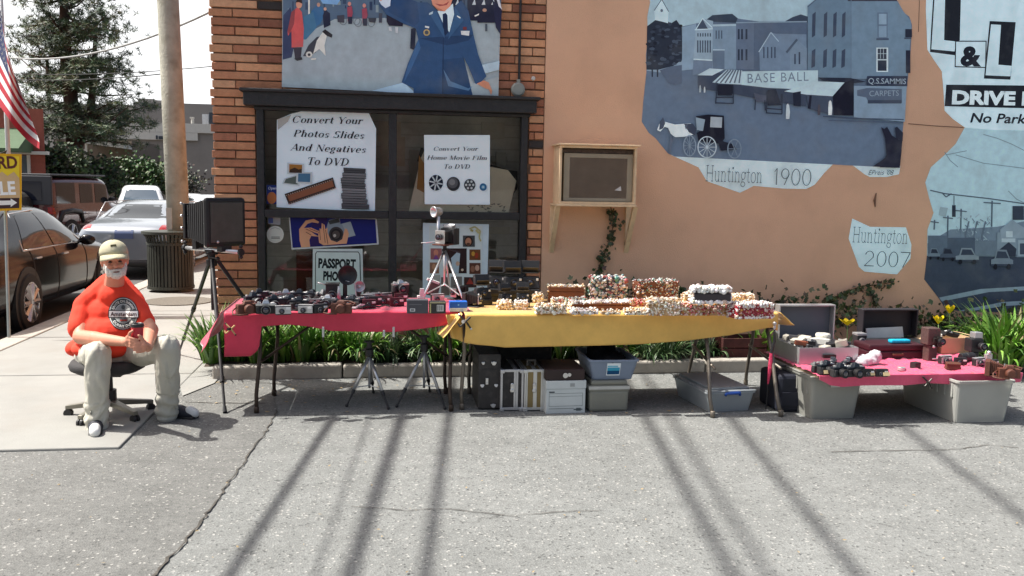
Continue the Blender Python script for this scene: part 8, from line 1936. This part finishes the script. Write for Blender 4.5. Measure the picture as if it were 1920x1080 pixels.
# ================================================================ far buildings
def simple_building(name, label, loc, parts, cat='building'):
    o = thing(name, label, cat, loc)
    for nm, f, m in parts:
        mb = MB(); f(mb); mb.build(nm, m, o, world=True)
    return o
M_gw = mat('grey_block_wall', S(138, 132, 126), .9, var=.12, scale=.8, bump=.2, bscale=8); M_gw2 = mat('dark_grey_wall', S(128, 126, 124), .9, var=.1, scale=.6); M_pw = mat('white_parapet', S(206, 204, 196), .8, var=.05)
b0 = A(250, 330, 58); b1 = A(420, 330, 58); Yg = (b0.y + b1.y) / 2; xg0, xg1 = b0.x - 1.0, b1.x + 14
zp0, zp1, zu = A(390, 250, 58).z, A(390, 233, 58).z, A(390, 196, 58).z
xs_ = A(372, 250, 58).x
def pz(x, y): return A(x, y, 58).z
gb = simple_building('grey_store', 'grey block building with a white stepped parapet at the end of the street', (xg0, Yg, -.7), [
 ('wall', lambda m: m.b0(xg0, xg1, Yg, Yg + 14, -1, zp0), M_gw),
 ('parapet', lambda m: (m.b0(xg0 - .1, xg1 + .1, Yg - .15, Yg + .1, pz(390, 250), zp1), m.b0(xg0 - .1, A(372, 250, 58).x, Yg - .16, Yg + .08, pz(370, 264), pz(370, 250) - .004)), M_pw),
 ('upper_storey', lambda m: m.b0(A(262, 200, 62).x, xg1, Yg + 3.6, Yg + 14, zp0, zu + .3), M_gw2),
 ('skylight', lambda m: m.b0(A(372, 225, 58).x, A(384, 225, 58).x, Yg + 1.5, Yg + 1.8, zp1 + .05, zp1 + .75), mat('roof_unit', S(214, 218, 220), .5)),
 ('roof_unit', lambda m: m.b0(A(384, 225, 58).x + .1, A(398, 225, 58).x, Yg + 1.2, Yg + 2.4, zp1 + .05, zp1 + .85), mat('dark_unit', S(52, 60, 70), .5)),
 ('vent', lambda m: (m.tube((A(357, 230, 58).x, Yg + 1, zp1), (A(357, 230, 58).x, Yg + 1, zp1 + .5), .1), m.b0(A(356, 230, 58).x - .12, A(356, 230, 58).x + .12, Yg + .9, Yg + 1.2, zp1 + .4, zp1 + .5)), M_pw),
 ('wall_sign', lambda m: (m.b0(A(297, 258, 58).x, A(300, 258, 58).x, Yg - .2, Yg - .161, pz(300, 262), pz(300, 255)), m.b0(A(302, 258, 58).x, A(312, 258, 58).x, Yg - .2, Yg - .161, pz(300, 262), pz(300, 256))), mat('dark_unit', S(52, 60, 70)))])
q = A(272, 185, 75); mb = MB(); 
rb = thing('rooftop_house', 'pale rooftop block behind the grey store', 'building', (q.x, q.y, -1))
mb.b0(q.x - .6, q.x + .7, q.y, q.y + 3, -1, q.z); mb.b0(q.x + .9, q.x + 1.7, q.y, q.y + 3, -1, q.z - .1); mb.b0(q.x - 14, q.x + 20, q.y + 1, q.y + 6, -1, A(272, 196, 75).z); mb.build('wall', mat('pale_wall', S(170, 166, 160), .9), rb, world=True)
# brick shop with green awning
c0, c1 = A(-60, 330, 31), A(86, 330, 31); Ys = c1.y; xs0, xs1 = c0.x - 6, c1.x
def bz_(y): return A(60, y, 31).z
simple_building('brick_shop', 'red brick shop with a green awning across the street', (xs0, Ys, -.4), [
 ('wall', lambda m: m.prism([V((xs0, Ys, -.8)), V((xs1, Ys, -.8)), V((A(70, 330, 38).x, A(70, 330, 38).y, -.8)), V((xs0 - 3, Ys + 8, -.8))], (0, 0, bz_(205) + .8)), mat('red_brick_wall', S(150, 84, 70), .9, var=.15, scale=5, bump=.3)),
 ('awning', lambda m: m.prism([V((xs0, Ys, bz_(242))), V((xs0, Ys - 1.3, bz_(281))), V((xs0, Ys - 1.3, bz_(287))), V((xs0, Ys, bz_(287)))], (A(66, 260, 31).x - xs0, 0, 0)), mat('green_canvas', S(78, 100, 72), .8, var=.08)),
 ('cornice', lambda m: m.b0(xs0, xs1 + .15, Ys - .2, Ys - .002, bz_(290), bz_(284)), M_pw),
 ('shop_window', lambda m: (m.b0(A(38, 300, 31).x, A(54, 300, 31).x, Ys - .04, Ys - .003, bz_(332), bz_(292)), m.b0(A(-30, 300, 31).x, A(26, 300, 31).x, Ys - .04, Ys - .003, bz_(332), bz_(294))), mat('dim_glass', S(92, 100, 108), .1)),
 ('window_frame', lambda m: (m.b0(A(55, 300, 31).x, A(60, 300, 31).x, Ys - .08, Ys - .003, -.4, bz_(291)), m.b0(A(30, 300, 31).x, A(34, 300, 31).x, Ys - .08, Ys - .003, -.4, bz_(291))), M_pw)])
# porch house behind the pine
h0, h1 = A(140, 300, 47), A(244, 300, 47)
def hz(y): return A(190, y, 47).z
simple_building('porch_house', 'low house with a pale porch roof behind the pine', (h0.x, h0.y, -.6), [
 ('wall', lambda m: m.b0(h0.x - 1, h1.x, h0.y, h0.y + 6, -1, hz(262)), mat('taupe_siding', S(112, 102, 92), .9, var=.1)),
 ('porch_roof', lambda m: m.prism([V((A(176, 270, 47).x, h0.y - 1.6, hz(271))), V((h1.x, h0.y - 1.6, hz(279))), V((h1.x, h0.y - 1.6, hz(271))), V((A(172, 270, 47).x, h0.y - 1.6, hz(264)))], (0, 1.6, 0)), M_pw),
 ('house_window', lambda m: m.b0(A(153, 285, 47).x, A(164, 285, 47).x, h0.y - .06, h0.y - .002, hz(293), hz(280)), mat('pale_window', S(176, 176, 168), .4)),
 ('post', lambda m: m.b0(A(176, 285, 47).x, A(179, 285, 47).x, h0.y - 1.5, h0.y - 1.35, -.8, hz(272)), M_pw)])

# ================================================================ pine and shrubs
M_need = mat('pine_needles', (1, 1, 1), .6, var=.25, scale=3, attr=True); M_bark = mat('pine_bark', S(70, 54, 44), .95, var=.3, scale=6, bump=.6)
pr_ = random.Random(11)
tb = A(142, 345, 36); pn = thing('pine_tree', 'tall spreading pine with layered dark boughs across the street', 'tree', (tb.x, tb.y, gz(tb.y)))
def pp_(x, y): return A(x, y, 36)
tk = [V((tb.x, tb.y, gz(tb.y) - .2)), pp_(140, 270), pp_(132, 180), pp_(122, 90), pp_(120, 20), pp_(122, -90), pp_(124, -170)]
mb = MB(); mb.path(tk, [.36, .32, .27, .22, .17, .10, .03], 10); mb.path([pp_(146, 275), pp_(170, 215), pp_(176, 130), pp_(180, 40)], [.2, .17, .12, .05], 8); mb.path([pp_(138, 250), pp_(92, 190), pp_(88, 110)], [.14, .1, .05], 8)
tips = []
def trunk_at(y):
    for a, b in zip(tk, tk[1:]):
        pass
    return None
boughs = []
for y0, xl, xr, n_ in ((-150, 95, 155, 8), (-110, 80, 172, 10), (-70, 62, 190, 12), (-30, 50, 204, 12), (8, 44, 214, 13), (42, 34, 228, 14), (75, 24, 240, 15), (108, 14, 250, 15), (140, 16, 252, 15), (172, 26, 262, 14), (205, 40, 300, 15), (232, 60, 300, 11), (258, 90, 272, 6)):
    for i in range(n_):
        x = xl + (xr - xl) * (i + pr_.uniform(-.4, .4) + .5) / n_
        boughs.append((x, y0 + pr_.uniform(-14, 14), pr_.uniform(-2.0, 2.0)))
for x, y, dz_ in boughs:
    f = min(range(len(tk) - 1), key=lambda i: abs((tk[i].z + tk[i + 1].z) / 2 - pp_(x, y).z))
    root = tk[f].lerp(tk[f + 1], pr_.random()) - V((0, 0, .15)); tip = atD(x, y, 36 + dz_)
    mid = root.lerp(tip, .55) - V((0, 0, .12)); mb.path([root, mid, tip], [.055, .035, .012], 5); tips.append((root, mid, tip))
mb.build('trunk', M_bark, pn, smooth=True, world=True)
NC = [(.045, .085, .042), (.062, .105, .046), (.09, .125, .055), (.11, .135, .06), (.032, .058, .034), (.13, .14, .065)]
mb = MB()
for root, mid, tip in tips:
    for c_, k in ((tip, 1.0), (mid.lerp(tip, .5), .85), (mid, .5)):
        if pr_.random() > .93: continue
        for t_ in range(int(7 * k) + 2):
            cc = c_ + V((pr_.gauss(0, .34), pr_.gauss(0, .34), pr_.gauss(0, .10))); col = pr_.choice(NC)
            for b in range(19):
                d = V((pr_.gauss(0, 1), pr_.gauss(0, 1), pr_.gauss(.35, .7))).normalized(); L = pr_.uniform(.14, .30); s_ = d.orthogonal().normalized() * .014
                q = cc + d * .03; mb.add([q - s_, q + s_, q + d * L], [(0, 1, 2)], col=tuple(v * pr_.uniform(.7, 1.3) for v in col))
mb.build('crown', M_need, pn, world=True)
M_shr = mat('shrub_leaf', (1, 1, 1), .6, var=.2, scale=4, attr=True)
def shrub(name, label, pts, D, n, sz, cols, seed, rad):
    r = random.Random(seed); P = [atD(x, y, D) for x, y in pts]
    o = thing(name, label, 'shrub', (P[0].x, P[0].y, gz(P[0].y)), 0, 'shrubs across the street')
    mb = MB()
    for i in range(n):
        c_ = r.choice(P) + V((r.gauss(0, rad), r.gauss(0, rad * .7), r.gauss(0, rad * .7)))
        if c_.z < gz(c_.y): c_.z = gz(c_.y) + r.uniform(0, .3)
        d = V((r.gauss(0, 1), r.gauss(0, 1), r.gauss(0, 1))).normalized(); s_ = d.orthogonal().normalized() * sz * .5; d = d * sz * r.uniform(.6, 1.4)
        mb.add([c_ - s_ * .2, c_ + d * .5 + s_, c_ + d, c_ + d * .5 - s_], [(0, 1, 2, 3)], col=tuple(v * r.uniform(.6, 1.4) for v in r.choice(cols)))
    mb.build('foliage', M_shr, o, world=True)
    mb = MB()
    for p in P: mb.path([V((p.x, p.y, gz(p.y))), p], [.06, .02], 5)
    mb.build('stems', M_bark, o, world=True)
SC1 = [(.03, .055, .02), (.045, .08, .025), (.06, .10, .03), (.025, .04, .018)]; SC2 = [(.05, .05, .03), (.07, .075, .04), (.035, .035, .022)]
shrub('evergreen_shrub', 'dense dark evergreen shrub left of the pine trunk', [(100, 312), (115, 302), (95, 330), (125, 328)], 34, 5200, .13, SC1, 1, .45)
shrub('evergreen_shrub', 'rounded dark shrub right of the pine trunk', [(160, 338), (185, 334), (170, 324)], 37, 4600, .13, SC1, 2, .45)
shrub('evergreen_shrub', 'wide green hedge shrub in front of the grey store', [(215, 330), (240, 322), (265, 324), (290, 330), (230, 340), (280, 345)], 45, 6000, .16, [(.05, .10, .025), (.07, .13, .03), (.035, .06, .02)], 3, .48)
shrub('bare_bush', 'brownish twiggy bush at the foot of the grey store', [(250, 345), (290, 345), (320, 340), (345, 345)], 50, 4000, .14, SC2, 4, .5)
